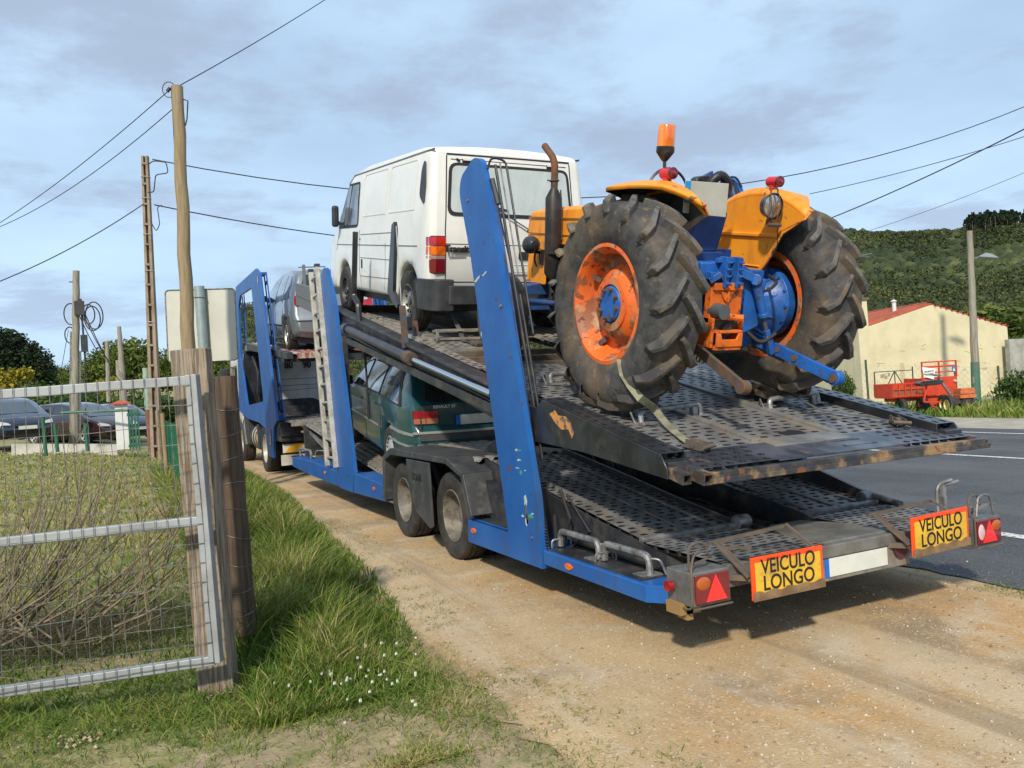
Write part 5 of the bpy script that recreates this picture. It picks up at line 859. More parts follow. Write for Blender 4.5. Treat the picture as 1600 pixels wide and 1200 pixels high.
# work light on the far mudguard
c = Vector((.285, -.31, 1.445)); m = MB(); m.lathe([(0, .09), (.04, .085), (.075, .05), (.088, .0), (.082, -.006)], c, 'y', 24); o = m.build('work_light', SMOOTHBLK, FT); m = MB(); m.lathe([(.08, .0), (.05, -.012), (0, -.016)], c, 'y', 24); m.build('lamp_glass', mat('lamp_mirror', (.55, .5, .45), .15, .7, (.25, .22, .2), 14, 1), o)
m = MB()
for dx in (-.035, .0, .04): m.tube(smooth_pts([c+Vector((dx, 0, -.09)), c+Vector((dx*1.2, -.035, 0)), c+Vector((dx, 0, .09))], .06), .004, 6)
m.lathe([(.088, -.008), (.093, -.003), (.088, .002)], c, 'y', 24); m.tube(smooth_pts([c+Vector((-.03, 0, .085)), c+Vector((-.03, 0, .12)), c+Vector((.03, 0, .12)), c+Vector((.03, 0, .085))], .02), .006, 6); m.tube([c+Vector((0, .02, -.085)), c+Vector((0, .03, -.13))], .02, 9)
m.tube([c+Vector((-.01, .02, -.125)), c+Vector((.09, 0, -.125))], .014, 8); m.build('lamp_guard', RUST, o)
m = MB(); m.tube(smooth_pts([(.40, -.26, 1.30), (.404, -.27, 1.15), (.402, -.19, 1.05), (.402, -.15, .95), (.3, -.2, .93)], .08), .004, 6); m.build('lamp_wire', CABLE, FT)
# number plate, seat, steering column
m = MB(); m.prism([(-.475, 1.37), (-.115, 1.355), (-.115, 1.575), (-.475, 1.575)], 'y', -.305, -.30); o = m.build('number_plate', mat('blank_plate_grey', (.40, .40, .345), .55, 0, (.46, .46, .41), 5, 1), FT, bevel=.002); m = MB(); m.prism([(-.475, 1.435), (-.43, 1.435), (-.43, 1.572), (-.475, 1.572)], 'y', -.308, -.3052); m.build('plate_strip', mat('plate_light_blue', (.02, .27, .55), .4), FT)
m = MB(); m.prism(rpoly([(-.32, 1.12), (-.04, 1.12), (.03, 1.40), (-.20, 1.42)], .04), 'y', -.16, -.10); m.box(-.30, .10, -.15, .30, 1.08, 1.14); m.prism([(-.3, .98), (.05, .98), (-.02, 1.12), (-.22, 1.12)], 'y', -.2, .2); o = m.build('seat_frame', mat('deep_blue_paint', (.006, .028, .13), .5, 0, (.010, .045, .19), 5, 1), FT, bevel=.01)
m = MB(); m.prism(rpoly([(-.04, 1.40), (.20, 1.40), (.20, 1.60), (.12, 1.66), (-.0, 1.64)], .04), 'y', .18, .26); m.tube(smooth_pts([(.00, .05, 1.40), (.02, .05, 1.60), (.08, .02, 1.66), (.16, .02, 1.60), (.16, .04, 1.52)], .06), .035, 9); m.box(.10, .18, -.0, .08, 1.5, 1.58); m.build('steering_column', SMOOTHBLK, FT, bevel=.01)
m = MB(); m.prism([(.10, 1.45), (.30, 1.45), (.24, 1.70), (.16, 1.66)], 'y', .30, .33); m.build('side_shield', DKBLUE, FT, bevel=.004); m = MB(); m.lathe([(.19, -.012), (.202, 0), (.19, .012), (.178, 0)], (.02, .55, 1.52), 'y', 32, closed=True); m.tube([(.02, .9, 1.3), (.02, .55, 1.52)], .02, 8); m.build('steering_wheel', PLAST, FT)
# rear end: gear housing, axle trumpets, lift arms, hitch
m = MB(); m.prism(rpoly([(-.22, .46), (.22, .46), (.24, .95), (.10, 1.04), (-.26, 1.04), (-.26, .8)], .03), 'y', -.30, -.02); m.box(-.38, -.05, -.42, -.18, .93, 1.06); m.box(.0, .36, -.22, -.05, .88, 1.0); m.prism([(.02, .55), (.20, .62), (.24, .95), (.0, .95)], 'y', -.38, -.30); m.box(-.02, .06, -.38, -.3, .55, .9); o = m.build('rear_housing', TBLUE, FT, bevel=.012)
m = MB()
for x in (-.22, -.12): m.box(x-.018, x+.018, -.50, -.42, .90, 1.10)
m.box(-.34, -.28, -.48, -.40, .95, 1.0); m.box(-.27, -.06, -.46, -.42, 1.06, 1.09); m.bar((-.33, -.45, .94), (-.26, -.48, .99), .05, .04)
for x in (-.22, -.12):
    for k in range(4): m.tube([(x-.02, -.515, .93+.045*k), (x+.02, -.515, .93+.045*k)], .008, 6)
m.build('top_link_bracket', TBLUE, FT, bevel=.004)
for s in (-1, 1):
    m = MB(); m.lathe([(.13, .12), (.11, .22), (.12, .36), (.17, .46), (.235, .55), (.27, .57), (.27, .64), (.20, .67), (0, .67)], (0, 0, .742), 'x', 36)
    if s < 0: m.v = [Vector((-p.x, p.y, p.z)) for p in m.v]
    o = m.build('axle_housing', TBLUE, FT, bevel=.004); m = MB()
    for k in range(14): a = 2*PI*k/14; m.tube([(s*.55, .253*math.cos(a), .742+.253*math.sin(a)), (s*.575, .253*math.cos(a), .742+.253*math.sin(a))], .012, 6)
    for a in (R(200), R(250), R(165)): m.bar((s*.38, .13*math.cos(a), .742+.13*math.sin(a)), (s*.56, .22*math.cos(a), .742+.22*math.sin(a)), .012, .05)
    m.build('housing_bolt', TBLUE, o)
# lift arms
m = MB(); m.tube([(-.14, -.25, 1.03), (.02, -.36, 1.0)], .04, 10); m.bar((-.14, -.38, 1.03), (.10, -.42, .95), .05, .06); m.bar((.08, -.42, .97), (.13, -.42, .87), .05, .05); m.tube([(.07, -.45, .95), (.14, -.39, .94)], .04, 10); m.build('lift_arm', TBLUE, FT, bevel=.008)
m = MB(); m.tube([(.11, -.42, .91), (.195, -.42, .70)], [.034, .028], 12); m.tube([(.19, -.42, .72), (.20, -.42, .69)], .037, 12); m.bar((.255, -.42, .56), (.31, -.42, .43), .045, .05); m.bar((.24, -.42, .60), (.265, -.42, .53), .035, .04); m.build('lift_rod', TBLUE, FT, bevel=.006); m = MB(); m.tube([(.195, -.42, .70), (.25, -.42, .57)], .015, 9); m.build('rod_thread', RUST, FT)
m = MB(); m.bar((.30, -.05, .545), (.40, -.92, .352), .032, .085, up=(0, .3, 1)); m.tube([(.37, -.925, .35), (.435, -.925, .347)], .05, 16); o = m.build('lower_link', TBLUE, FT, bevel=.006)
m = MB(); m.tube([(.36, -.93, .35), (.445, -.93, .346)], .03, 14); m.tube([(.34, -.60, .43), (.385, -.60, .425)], .026, 10); m.tube([(.325, -.45, .465), (.37, -.45, .46)], .022, 10); m.bar((.30, -.08, .49), (.36, -.5, .395), .012, .035); m.build('link_pin', RUST, FT)
m = MB(); m.bar((-.36, -.42, .49), (-.335, -.86, .32), .03, .07, up=(0, .3, 1)); m.tube([(-.365, -.87, .317), (-.30, -.87, .313)], .046, 14); m.bar((-.37, -.2, .58), (-.36, -.44, .485), .025, .03)
for k in range(5): m.lathe([(.022, -.006), (.028, 0), (.022, .006)], (-.42+.02*k, -.42-.01*k, .46-.012*k), 'xyx'[k % 3], 10)
m.build('lower_link', RUST, FT, bevel=.006)
# tow hitch box
m = MB(); m.box(-.31, -.045, -.46, -.40, .66, .905); m.box(-.31, -.29, -.50, -.36, .50, .70); m.box(-.065, -.045, -.50, -.36, .50, .72); m.box(-.288, -.067, -.52, -.36, .60, .62); m.box(-.288, -.067, -.52, -.36, .485, .51); m.prism([(-.288, .51), (-.067, .51), (-.067, .60), (-.1, .60), (-.12, .56), (-.24, .56), (-.25, .60), (-.288, .60)], 'y', -.53, -.515); m.box(-.30, -.06, -.48, -.40, .88, .93)
m.prism([(-.235, .87), (-.13, .87), (-.15, .82), (-.18, .80), (-.21, .82)], 'y', -.475, -.46); o = m.build('tow_hitch', HITCH, FT, bevel=.005)
m = MB(); m.box(-.285, -.07, -.47, -.40, .62, .68); m.tube([(-.18, -.40, .62), (-.18, -.50, .62)], .04, 10); m.build('hitch_jaw', TDARK, FT); m = MB(); m.tube([(-.26, -.44, .745), (-.26, -.55, .745)], [.055, .05], 12); m.build('power_shaft', mat('grey_shaft', (.12, .13, .15), .5, .4), FT)
m = MB(); m.tube([(-.20, -.5, .715), (-.09, -.53, .70)], .022, 10); m.lathe([(.012, 0), (.022, .004), (.012, .008)], (-.18, -.478, .83), 'y', 10); m.tube([(-.18, -.478, .90), (-.18, -.48, .80)], .009, 6); m.build('hitch_pin', HITCH, FT)
m = MB(); m.tube(smooth_pts([(.05, -.34, .90), (.2, -.42, .86), (.32, -.4, .93), (.42, -.2, .96)], .06), .012, 6); m.tube(smooth_pts([(.1, -.35, .6), (.2, -.42, .5), (.3, -.45, .58)], .06), .015, 6); m.build('hydraulic_pipe', CABLE, FT)
# ------------------------------------------------------------------ terrain, gravel, road
def sm(x, a, b): t = min(1, max(0, (x-a)/(b-a))); return t*t*(3-2*t)
RIDGE = interp([(-3000, 618), (200, 618), (262, 600), (300, 575), (345, 530), (372, 499), (420, 491), (520, 474), (700, 455), (900, 430), (1200, 396), (1335, 377), (1370, 380), (1440, 385), (1500, 384), (1520, 378), (1600, 374), (1800, 370), (2200, 380), (4000, 430)])
def lat_dep(x, y): d = Vector((x, y, 0))-CAM; return d.dot(RI), d.dot(FW)
def ground(x, y):
    la, de = lat_dep(x, y); r = math.hypot(x-CAM.x, y-CAM.y); z = 0
    if de > 1:
        z += .022*max(0, -la)*sm(r, 10, 28)*sm(-1.4-x, 0, 3)-.028*max(0, la)*sm(r, 45, 90)
        if r > 60:
            u = 800+F*la/de if de > .2*r else (4000 if la > 0 else -3000)
            uu = min(max(u, -3000), 4000); z += (at(uu, RIDGE(uu), 270).z+3)*(sm(r, 62, 290)**1.15)*(.72+.28*sm(r, 180, 290))
    if r > 14: z += .05*noise.noise(Vector((x*.12, y*.12, 0)))*sm(r, 14, 30)*(1 if x < -2.2 or r > 60 else 0)
    if r > 90: z += 3.0*noise.noise(Vector((x*.013, y*.013, 2)))*sm(r, 90, 160)
    return z
m = MB(); rad = [0.01]+[.6*1.095**k for k in range(84)]; az = [R(a) for a in list(np.arange(-22, 82, 1.0))+list(np.arange(84, 338, 6.0))]
na = len(az)
for r in rad:
    for a in az: x = CAM.x+r*math.sin(a); y = CAM.y+r*math.cos(a); m.v.append(Vector((x, y, ground(x, y)-.0)))
for i in range(len(rad)-1):
    for j in range(na): m.f.append([i*na+j, i*na+(j+1) % na, (i+1)*na+(j+1) % na, (i+1)*na+j]); m.m.append(0)
SOIL = mat('field_ground', (.20, .20, .06), .95, 0, (.33, .27, .13), 1.6, 1, lo=.42, hi=.62, bump=.03, bsc=16, dirt=[((.10, .15, .035), .5, .50, .68, .6), ((.36, .29, .18), 3.6, .55, .66, .7), ((.13, .11, .06), 22, .56, .66, .6)])
tag(m.build('ground', SOIL, smooth=60, fix=False), kind='structure')
EDGE = interp([(-12, -1.6), (-2, -1.1), (-.1, -1.0), (.3, -1.08), (.87, -1.2), (2.06, -.98), (3.6, -.80), (5.88, -.64), (10.1, -.36), (15.3, -.36), (24, -.5), (60, -1)])
def sheet(name, xl, xr, ys, nx, z, mt, wob=0):
    m = MB(); k = nx+1
    for y in ys:
        a, b = xl(y), xr(y)
        for i in range(k): x = a+(b-a)*i/nx; m.v.append(Vector((x, y, z+wob*noise.noise(Vector((x*1.3, y*1.3, 5))))))
    for i in range(len(ys)-1):
        for j in range(nx): m.f.append([i*k+j, i*k+j+1, (i+1)*k+j+1, (i+1)*k+j]); m.m.append(0)
    return tag(m.build(name, mt, smooth=60, fix=False), kind='structure')
def jit(f, a, s1=2.2, s2=9): return lambda y: f(y)+a*(noise.noise(Vector((y*s1, 3.3, a)))+.6*noise.noise(Vector((y*s2, 8.1, a))))
DIRT = mat('trodden_dirt', (.42, .315, .185), .95, 0, (.27, .21, .12), 2.2, 1, lo=.42, hi=.6, bump=.010, bsc=50, dirt=[((.16, .17, .05), 3.2, .50, .62, .8), ((.45, .36, .24), 6, .60, .68, .7), ((.12, .09, .055), 30, .57, .66, .6)])
sheet('dirt_strip', jit(interp([(-12, -5.5), (-.5, -4.2), (.2, -2.9), (.6, -2.1), (1.2, -1.5), (1.8, -1.15), (6, -.8), (16, -.5)]), .22, 1.6, 5), lambda y: EDGE(y)+.35, [-12+.5*k for k in range(18)]+[-3+.1*k for k in range(190)], 20, .0045, DIRT, .002)
GRAV = mat('sandy_gravel', (.49, .345, .18), .95, 0, (.34, .245, .14), .8, 1, lo=.40, hi=.62, bump=.006, bsc=70, dirt=[((.47, .28, .11), .75, .48, .62, .85), ((.54, .46, .34), 1.7, .52, .68, .7), ((.235, .17, .105), 1.05, .55, .66, .75), ((.62, .55, .43), 48, .56, .64, .5), ((.17, .125, .08), 65, .57, .64, .5), ((.19, .15, .10), 13, .60, .70, .5), ((.54, .43, .29), 1.5, .51, .60, .5, None, (1, .06, 1)), ((.25, .18, .11), 2.3, .57, .64, .55, None, (1, .05, 1))])
ysn = [-12+.25*k for k in range(16)]+[-8+.12*k for k in range(240)]+[20.8+1.2*k for k in range(40)]
sheet('gravel_shoulder', jit(EDGE, .22, 1.7, 6), lambda y: 3.0, ysn, 24, .013, GRAV, .004)
ASP = mat('asphalt', (.050, .054, .062), .85, 0, (.080, .085, .092), .6, .9, bump=.006, bsc=90, dirt=[((.17, .17, .17), 55, .56, .62, .75), ((.02, .021, .024), 40, .56, .62, .7), ((.10, .095, .085), 1.3, .58, .74, .6), ((.115, .115, .118), 1.1, .48, .60, .5, None, (1, .03, 1)), ((.018, .018, .02), 2.2, .485, .495, .0)])
ysr = [-40+.5*k for k in range(60)]+[-10+.15*k for k in range(160)]+[14+2*k for k in range(90)]
sheet('road', jit(lambda y: 2.62, .05, 1.5, 7), lambda y: 14.05, ysr, 6, .021, ASP)
WP = mat('road_paint', (.62, .62, .58), .7, 0, (.14, .14, .15), 30, 1, lo=.52, hi=.60)
for xa, xb, nm, dash in ((13.0, 13.12, 'road_edge_line', 0), (9.22, 9.34, 'road_centre_line', 0), (4.06, 4.2, 'road_edge_line', 0)):
    m = MB(); y = -30
    while y < 150: m.add([(xa, y, .0255), (xb, y, .0255), (xb, y+3, .0255), (xa, y+3, .0255)], [(0, 1, 2, 3)]); y += 3
    tag(m.build(nm, WP, fix=False), kind='structure')
sheet('far_verge_gravel', jit(lambda y: 14.02, .04), jit(lambda y: 17.0, .35, .7, 3), [-20+.6*k for k in range(150)], 6, .010, mat('pale_gravel', (.40, .36, .29), .95, 0, (.30, .27, .21), 2, 1, bump=.02, bsc=30), .006)

# ------------------------------------------------------------------ grass blades, flowers, pebbles
def tintmat(name, cols, rough=.7, trans=0):
    m = bpy.data.materials.new(name); m.use_nodes = True; t = m.node_tree; b = t.nodes['Principled BSDF']; b.inputs['Roughness'].default_value = rough; b.inputs['Specular IOR Level'].default_value = .25
    a = t.nodes.new('ShaderNodeAttribute'); a.attribute_name = 'tint'; r = t.nodes.new('ShaderNodeValToRGB'); t.links.new(a.outputs['Fac'], r.inputs[0])
    while len(r.color_ramp.elements) < len(cols): r.color_ramp.elements.new(.5)
    for e, (p, c) in zip(r.color_ramp.elements, cols): e.position = p; e.color = tuple(c)+(1,)
    t.links.new(r.outputs[0], b.inputs['Base Color'])
    if trans: b.inputs['Subsurface Weight'].default_value = 0; tr = t.nodes.new('ShaderNodeBsdfTranslucent'); mx = t.nodes.new('ShaderNodeMixShader'); mx.inputs[0].default_value = trans; t.links.new(r.outputs[0], tr.inputs[0]); t.links.new(b.outputs[0], mx.inputs[1]); t.links.new(tr.outputs[0], mx.inputs[2]); t.links.new(mx.outputs[0], t.nodes['Material Output'].inputs[0])
    return m
def rawmesh(name, verts, quads, tint, mt, tri=None):
    me = bpy.data.meshes.new(name); nv = len(verts); nq = len(quads); me.vertices.add(nv); me.vertices.foreach_set('co', verts.astype(np.float32).ravel())
    k = quads.shape[1]; me.loops.add(nq*k); me.loops.foreach_set('vertex_index', quads.astype(np.int32).ravel()); me.polygons.add(nq); me.polygons.foreach_set('loop_start', np.arange(nq, dtype=np.int32)*k)
    if tint is not None: at_ = me.attributes.new('tint', 'FLOAT', 'POINT'); at_.data.foreach_set('value', tint.astype(np.float32))
    me.update(calc_edges=True); me.validate(); me.materials.append(mt); return me
def blades(name, xy, z, h, w, lean, mt, tint):
    n = len(xy); a = rng.uniform(0, 2*PI, n); la = rng.uniform(0, 2*PI, n); ld = np.stack([np.cos(la), np.sin(la)], 1)*(lean*h)[:, None]; s = np.stack([np.cos(a), np.sin(a)], 1)*w[:, None]
    V = np.zeros((n, 8, 3)); T = np.zeros((n, 8))
    for i, (t, ww) in enumerate(((0, .8), (.35, 1), (.72, .75), (1, .12))):
        c = xy+ld*(t**1.9); zz = z+h*(t-.25*t*t*np.minimum(lean, 1.2))
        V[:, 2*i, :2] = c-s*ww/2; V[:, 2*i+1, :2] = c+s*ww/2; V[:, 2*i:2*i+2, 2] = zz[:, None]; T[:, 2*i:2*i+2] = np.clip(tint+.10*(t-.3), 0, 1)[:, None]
    Q = np.array([[0, 1, 3, 2], [2, 3, 5, 4], [4, 5, 7, 6]])[None]+(np.arange(n)*8)[:, None, None]
    me = rawmesh(name, V.reshape(-1, 3), Q.reshape(-1, 4), T.ravel(), mt); o = bpy.data.objects.new(name, me); C.objects.link(o); return o
GR = tintmat('grass_blades', [(0, (.028, .058, .009)), (.30, (.068, .14, .017)), (.55, (.14, .225, .030)), (.78, (.27, .28, .065)), (1, (.48, .39, .19))], .6, .3)
gz = np.vectorize(ground)
def nzv(x, y, s, o=0): return np.array([noise.noise(Vector((a*s, b*s, o))) for a, b in zip(x, y)])
edge = np.vectorize(EDGE)
# tall verge
n = 62000; y = .55+15.5*rng.random(n)**1.55; x = -2.05+rng.random(n)*(edge(y)+2.05+.10); cl_ = nzv(x, y, 2.3); ed = edge(y)-x
k = (rng.random(n) < np.clip(.65+.9*cl_, .15, 1)) & (ed > -.08+.10*cl_); x, y, cl_, ed = x[k], y[k], cl_[k], ed[k]; n = len(x)
h = (.10+.30*np.clip(ed/.45, 0, 1)*(.6+.8*np.clip(cl_+.4, 0, 1)))*rng.uniform(.5, 1.15, n)*np.clip(.20+(y-.5)/2.0, .2, .92)
tag(blades('verge_grass', np.stack([x, y], 1), np.zeros(n), h, rng.uniform(.0035, .008, n)*(1+y/9), rng.uniform(.15, 1.0, n), GR, np.clip(.42+.40*cl_+rng.normal(0, .19, n)+.45*(rng.random(n) < .08), 0, 1)), 'tall green grass along the left edge of the gravel', 'grass', kind='stuff')
# mown grass below the gate and the field behind it
n = 120000; t_ = rng.random(n); y = -.2+(t_**2.3)*26; x = -1.15-rng.random(n)*(3.0+y*.62); cl_ = nzv(x, y, 1.7, 4); c2_ = nzv(x, y, 6, 9)
bd = .30*(-1.5-x)+.42; bare = np.clip((bd+.25-y)/.5, 0, 1)*(y < 1.4)
k = (rng.random(n) < np.clip(.75+.9*cl_+.5*c2_-bare*.86, .05, 1)); x, y, cl_, c2_, bare = x[k], y[k], cl_[k], c2_[k], bare[k]; n = len(x)
h = rng.uniform(.025, .095, n)*(1+.8*np.clip(cl_, 0, 1))*(1-.45*bare); fld = np.clip((y-3.5)/3, 0, 1)
tag(blades('field_grass', np.stack([x, y], 1), gz(x, y), h, rng.uniform(.003, .007, n)*(1+y/4.5), rng.uniform(.3, 1.6, n), GR, np.clip(.46+.42*cl_+.26*fld+.15*bare+rng.normal(0, .15, n), 0, 1)), 'short patchy grass of the field behind and below the mesh gate', 'grass', kind='stuff')
n = 64000; y = rng.uniform(-1.3, 1.7, n); x = -1.0-rng.random(n)*(3.2+.4*y); c1_ = nzv(x, y, 2.2, 6); c2_ = nzv(x, y, 7, 12); bd = .30*(-1.5-x)+.42; dirt_ = np.clip((bd-y)/.35, 0, 1)*np.clip((x+3.6)/1.2, .25, 1); k = rng.random(n) < np.clip(.62+1.1*c1_+.8*c2_-.55*dirt_, .03, 1); x, y, c1_ = x[k], y[k], c1_[k]; n = len(x)
tag(blades('trodden_grass', np.stack([x, y], 1), np.full(n, .004), rng.uniform(.012, .06, n), rng.uniform(.0022, .005, n), rng.uniform(.5, 2.2, n), GR, np.clip(.50+.5*c1_+rng.normal(0, .18, n), 0, 1)), 'trodden patchy grass and straw in the left foreground', 'grass', kind='stuff')
# sparse tufts on the gravel edge
n0 = 900; cx = rng.uniform(-1.6, .4, n0); cy = rng.uniform(-1.4, 6.5, n0); k = (np.abs(cx-edge(cy)-.12) < .30+.75*(cy < 1.2)*(cx < edge(cy)+.3)) ; cx, cy = cx[k], cy[k]; m_ = 26
sp_ = np.repeat(rng.uniform(.02, .09, len(cx)), m_); x = np.repeat(cx, m_)+rng.normal(0, 1, len(cx)*m_)*sp_; y = np.repeat(cy, m_)+rng.normal(0, 1, len(cx)*m_)*sp_; n = len(x)
tag(blades('edge_tufts', np.stack([x, y], 1), np.full(n, .008), rng.uniform(.008, .032, n), rng.uniform(.0025, .005, n), rng.uniform(.4, 2.2, n), GR, np.clip(rng.normal(.66, .24, n), 0, 1)), 'low weeds and straw where the gravel meets the grass verge', 'weeds', kind='stuff')
n = 16000; y = rng.uniform(2, 34, n); x = 17.2+rng.random(n)**1.3*11; cl_ = nzv(x, y, .6, 2)
tag(blades('roadside_grass', np.stack([x, y], 1), gz(x, y), rng.uniform(.10, .38, n)*(1+.5*cl_), rng.uniform(.03, .06, n), rng.uniform(.2, .9, n), GR, np.clip(.55+.3*cl_+rng.normal(0, .13, n), 0, 1)), 'fresh green roadside grass around the red trailer', 'grass', kind='stuff')
# rough ground cover between the shoulder and the asphalt
n = 5200; y = rng.uniform(-1.5, 6.5, n); x = 2.60+rng.normal(0, .09, n); k = nzv(x, y, 2.5, 7) > -.05; x, y = x[k], y[k]; n = len(x)
tag(blades('asphalt_edge_weeds', np.stack([x, y], 1), np.full(n, .012), rng.uniform(.01, .04, n), rng.uniform(.003, .007, n), rng.uniform(.6, 2, n), GR, np.clip(rng.normal(.5, .2, n), 0, 1)), 'thin weeds along the edge of the asphalt', 'weeds', kind='stuff')
# pebbles
def rocks(name, xy, z, s, mt, tint):
    n = len(xy); base = np.array([(1, 0, 0), (-1, 0, 0), (0, 1, 0), (0, -1, 0), (0, 0, .7), (0, 0, -.5), (.6, .6, .35), (-.6, .6, .3), (-.6, -.6, .35), (.6, -.6, .3)]); V = base[None]*rng.uniform(.65, 1.2, (n, 10, 3))*s[:, None, None]
    a = rng.uniform(0, 2*PI, n); c, q = np.cos(a)[:, None], np.sin(a)[:, None]; X = V[..., 0]*c-V[..., 1]*q*.8; Y = V[..., 0]*q+V[..., 1]*c*.8; V = np.stack([X+xy[:, :1], Y+xy[:, 1:], V[..., 2]+z[:, None]], -1)
    tr = [(0, 6, 4), (6, 2, 4), (2, 7, 4), (7, 1, 4), (1, 8, 4), (8, 3, 4), (3, 9, 4), (9, 0, 4), (0, 5, 6), (6, 5, 2), (2, 5, 7), (7, 5, 1), (1, 5, 8), (8, 5, 3), (3, 5, 9), (9, 5, 0)]
    Q = np.array(tr)[None]+(np.arange(n)*10)[:, None, None]; me = rawmesh(name, V.reshape(-1, 3), Q.reshape(-1, 3), np.repeat(tint, 10), mt); o = bpy.data.objects.new(name, me); C.objects.link(o); return o
ST = tintmat('gravel_stones', [(0, (.20, .155, .10)), (.4, (.36, .28, .18)), (.8, (.46, .38, .27)), (1, (.56, .50, .40))], .9)
n = 42000; y = -1.9+9.5*rng.random(n)**1.6; x = rng.uniform(-2.4, 3.4, n); k = (x > edge(y)-.9*rng.random(n)**3) & (x < 2.62+.7*rng.random(n)**4); x, y = x[k], y[k]; n = len(x)
tag(rocks('gravel_stones', np.stack([x, y], 1), np.where(x > 2.62, .024, .013), .0016+.0115*rng.random(n)**6, ST, rng.random(n)), 'loose small stones scattered over the sandy gravel', 'stones', kind='stuff')
n = 260; x = np.concatenate([rng.normal(-2.15, .13, 120), rng.normal(-2.75, .12, 140)]); y = np.concatenate([rng.normal(1.17, .07, 120), rng.normal(.95, .06, 140)])
tag(rocks('post_foot_stones', np.stack([x, y], 1), np.full(n, .012), .006+.012*rng.random(n)**2, ST, .3+.5*rng.random(n)), 'small pale stones at the foot of the plank post', 'stones', kind='stuff')
# white clover heads
fl = MB()
for k in range(16): a = 2*PI*k/16; fl.add([(.0, 0, .10), (.010*math.cos(a), .010*math.sin(a), .104), (.011*math.cos(a+.3), .011*math.sin(a+.3), .095), (.007*math.cos(a+.2), .007*math.sin(a+.2), .112)], [(0, 1, 2), (1, 2, 3)])
CLV = mat('clover_white', (.75, .76, .68), .7)
me0 = None
for k in range(58):
    u = random.gauss(545, 75); v = random.gauss(1062, 30) if k > 8 else random.uniform(960, 1040)
    u = min(max(u, 430), 650); p = onz(u, v, .06)
    if me0 is None: f0 = fl.build('clover_flower', CLV, None, fix=False); me0 = f0.data; o = f0; s_ = MB(); s_.tube([(0, 0, 0), (0, 0, .10)], .0012, 4); st0 = s_.build('stem', mat('clover_stem', (.05, .12, .03), .7), f0)
    else: o = f0.copy(); C.objects.link(o); q = st0.copy(); q.parent = o; C.objects.link(q)
    o.location = (p.x, p.y, 0); s_ = random.uniform(.42, .72); o.scale = (s_, s_, random.uniform(.6, 1.1)); tag(o, 'small white clover flower in the grass beside the gravel', 'flower', 'white clover flowers in the verge')

# ------------------------------------------------------------------ gate, posts, sign
GT = thing('mesh_gate', 'galvanised gate frame covered in welded wire mesh in front of the plank post', 'gate', tuple(at(0, 1078, 3.93)))
gl = GT.location.copy(); G = lambda u, v, d: at(u, v, d)-gl
TL, TRt, BL, BR = G(-450, 650, 3.74), G(301, 594, 4.05), G(-450, 1148, 3.74), G(338, 1030, 4.05); ML, MR = G(-450, 897, 3.74), G(315, 813, 4.05)
toc = -FW
m = MB(); 
for a, b, w in ((TL, TRt, .047), (BL, BR, .047), (ML, MR, .047), (TRt+(TRt-BR)*.02, BR-(TRt-BR)*.01, .058)): m.bar(a, b, .04 if 0 else w, w, up=(.9, -.43, 0) if w > .05 else (0, 0, 1))
m.build('frame', mat('galvanised_gate', (.36, .38, .39), .5, .3, (.28, .29, .30), 5, 1, dirt=((.2, .09, .04), 9, .66, .70, .8)), GT, bevel=.004)
m = MB(); W0 = (TRt-TL).length; nv = int(W0/.0545); ofs = toc*.032; wj = lambda i: .004*math.sin(i*1.7)
for i in range(nv+1):
    s = i/nv; a = TL.lerp(TRt, s); b = BL.lerp(BR, s); up_ = (a-b).normalized()
    P_ = [b-up_*.02+ofs]+[b.lerp(a, t)+ofs+RI*wj(i+5*t)+toc*.004*math.sin(9*t+i) for t in (.2, .4, .6, .8)]+[a+up_*.03+ofs]; m.tube(P_, .0021, 4)
for j in range(15):
    t = j/14.2; a = BL.lerp(TL, t); b = BR.lerp(TRt, t); m.tube([a.lerp(b, q)+ofs+toc*.002+Vector((0, 0, .004*math.sin(q*23+j))) for q in np.linspace(0, 1, 14)], .002, 4)
m.build('wire_mesh', mat('mesh_wire', (.24, .245, .25), .45, .6, (.10, .09, .085), 30, 1), GT)
def post(name, label, cat, top, bot, w, th, mt, round_=False, tap=1, n=10, bevel=.01, group=None):
    o = thing(name, label, cat, tuple(bot), group=group) if 0 else None; top = Vector(top); bot = Vector(bot); m = MB(); k = 10
    if round_: m.tube([bot.lerp(top, i/k)-bot+Vector((.02*w*math.sin(i*2.1), .02*w*math.cos(i*1.3), 0)) for i in range(k+1)], [w/2*(1+(tap-1)*i/k)*(1+.03*math.sin(i*2.3)) for i in range(k+1)], 14)
    else: m.bar((0, 0, 0), top-bot, w, th, up=tuple(FW))
    ob = m.build(name, mt, None, bevel=0 if round_ else bevel); ob.location = bot; return tag(ob, label, cat, group)
m = MB(); pt, pb = at(298, 546, 4.24), at(343, 1082, 4.24); pb2 = pb-Vector((0, 0, .1)); m.bar((0, 0, -.1), pt-pb, .19, .09, up=tuple(-FW)); o = m.build('gate_post', WOODP, None, bevel=.006); o.location = pb; tag(o, 'broad weathered square timber post leaning behind the end of the mesh gate', 'post')
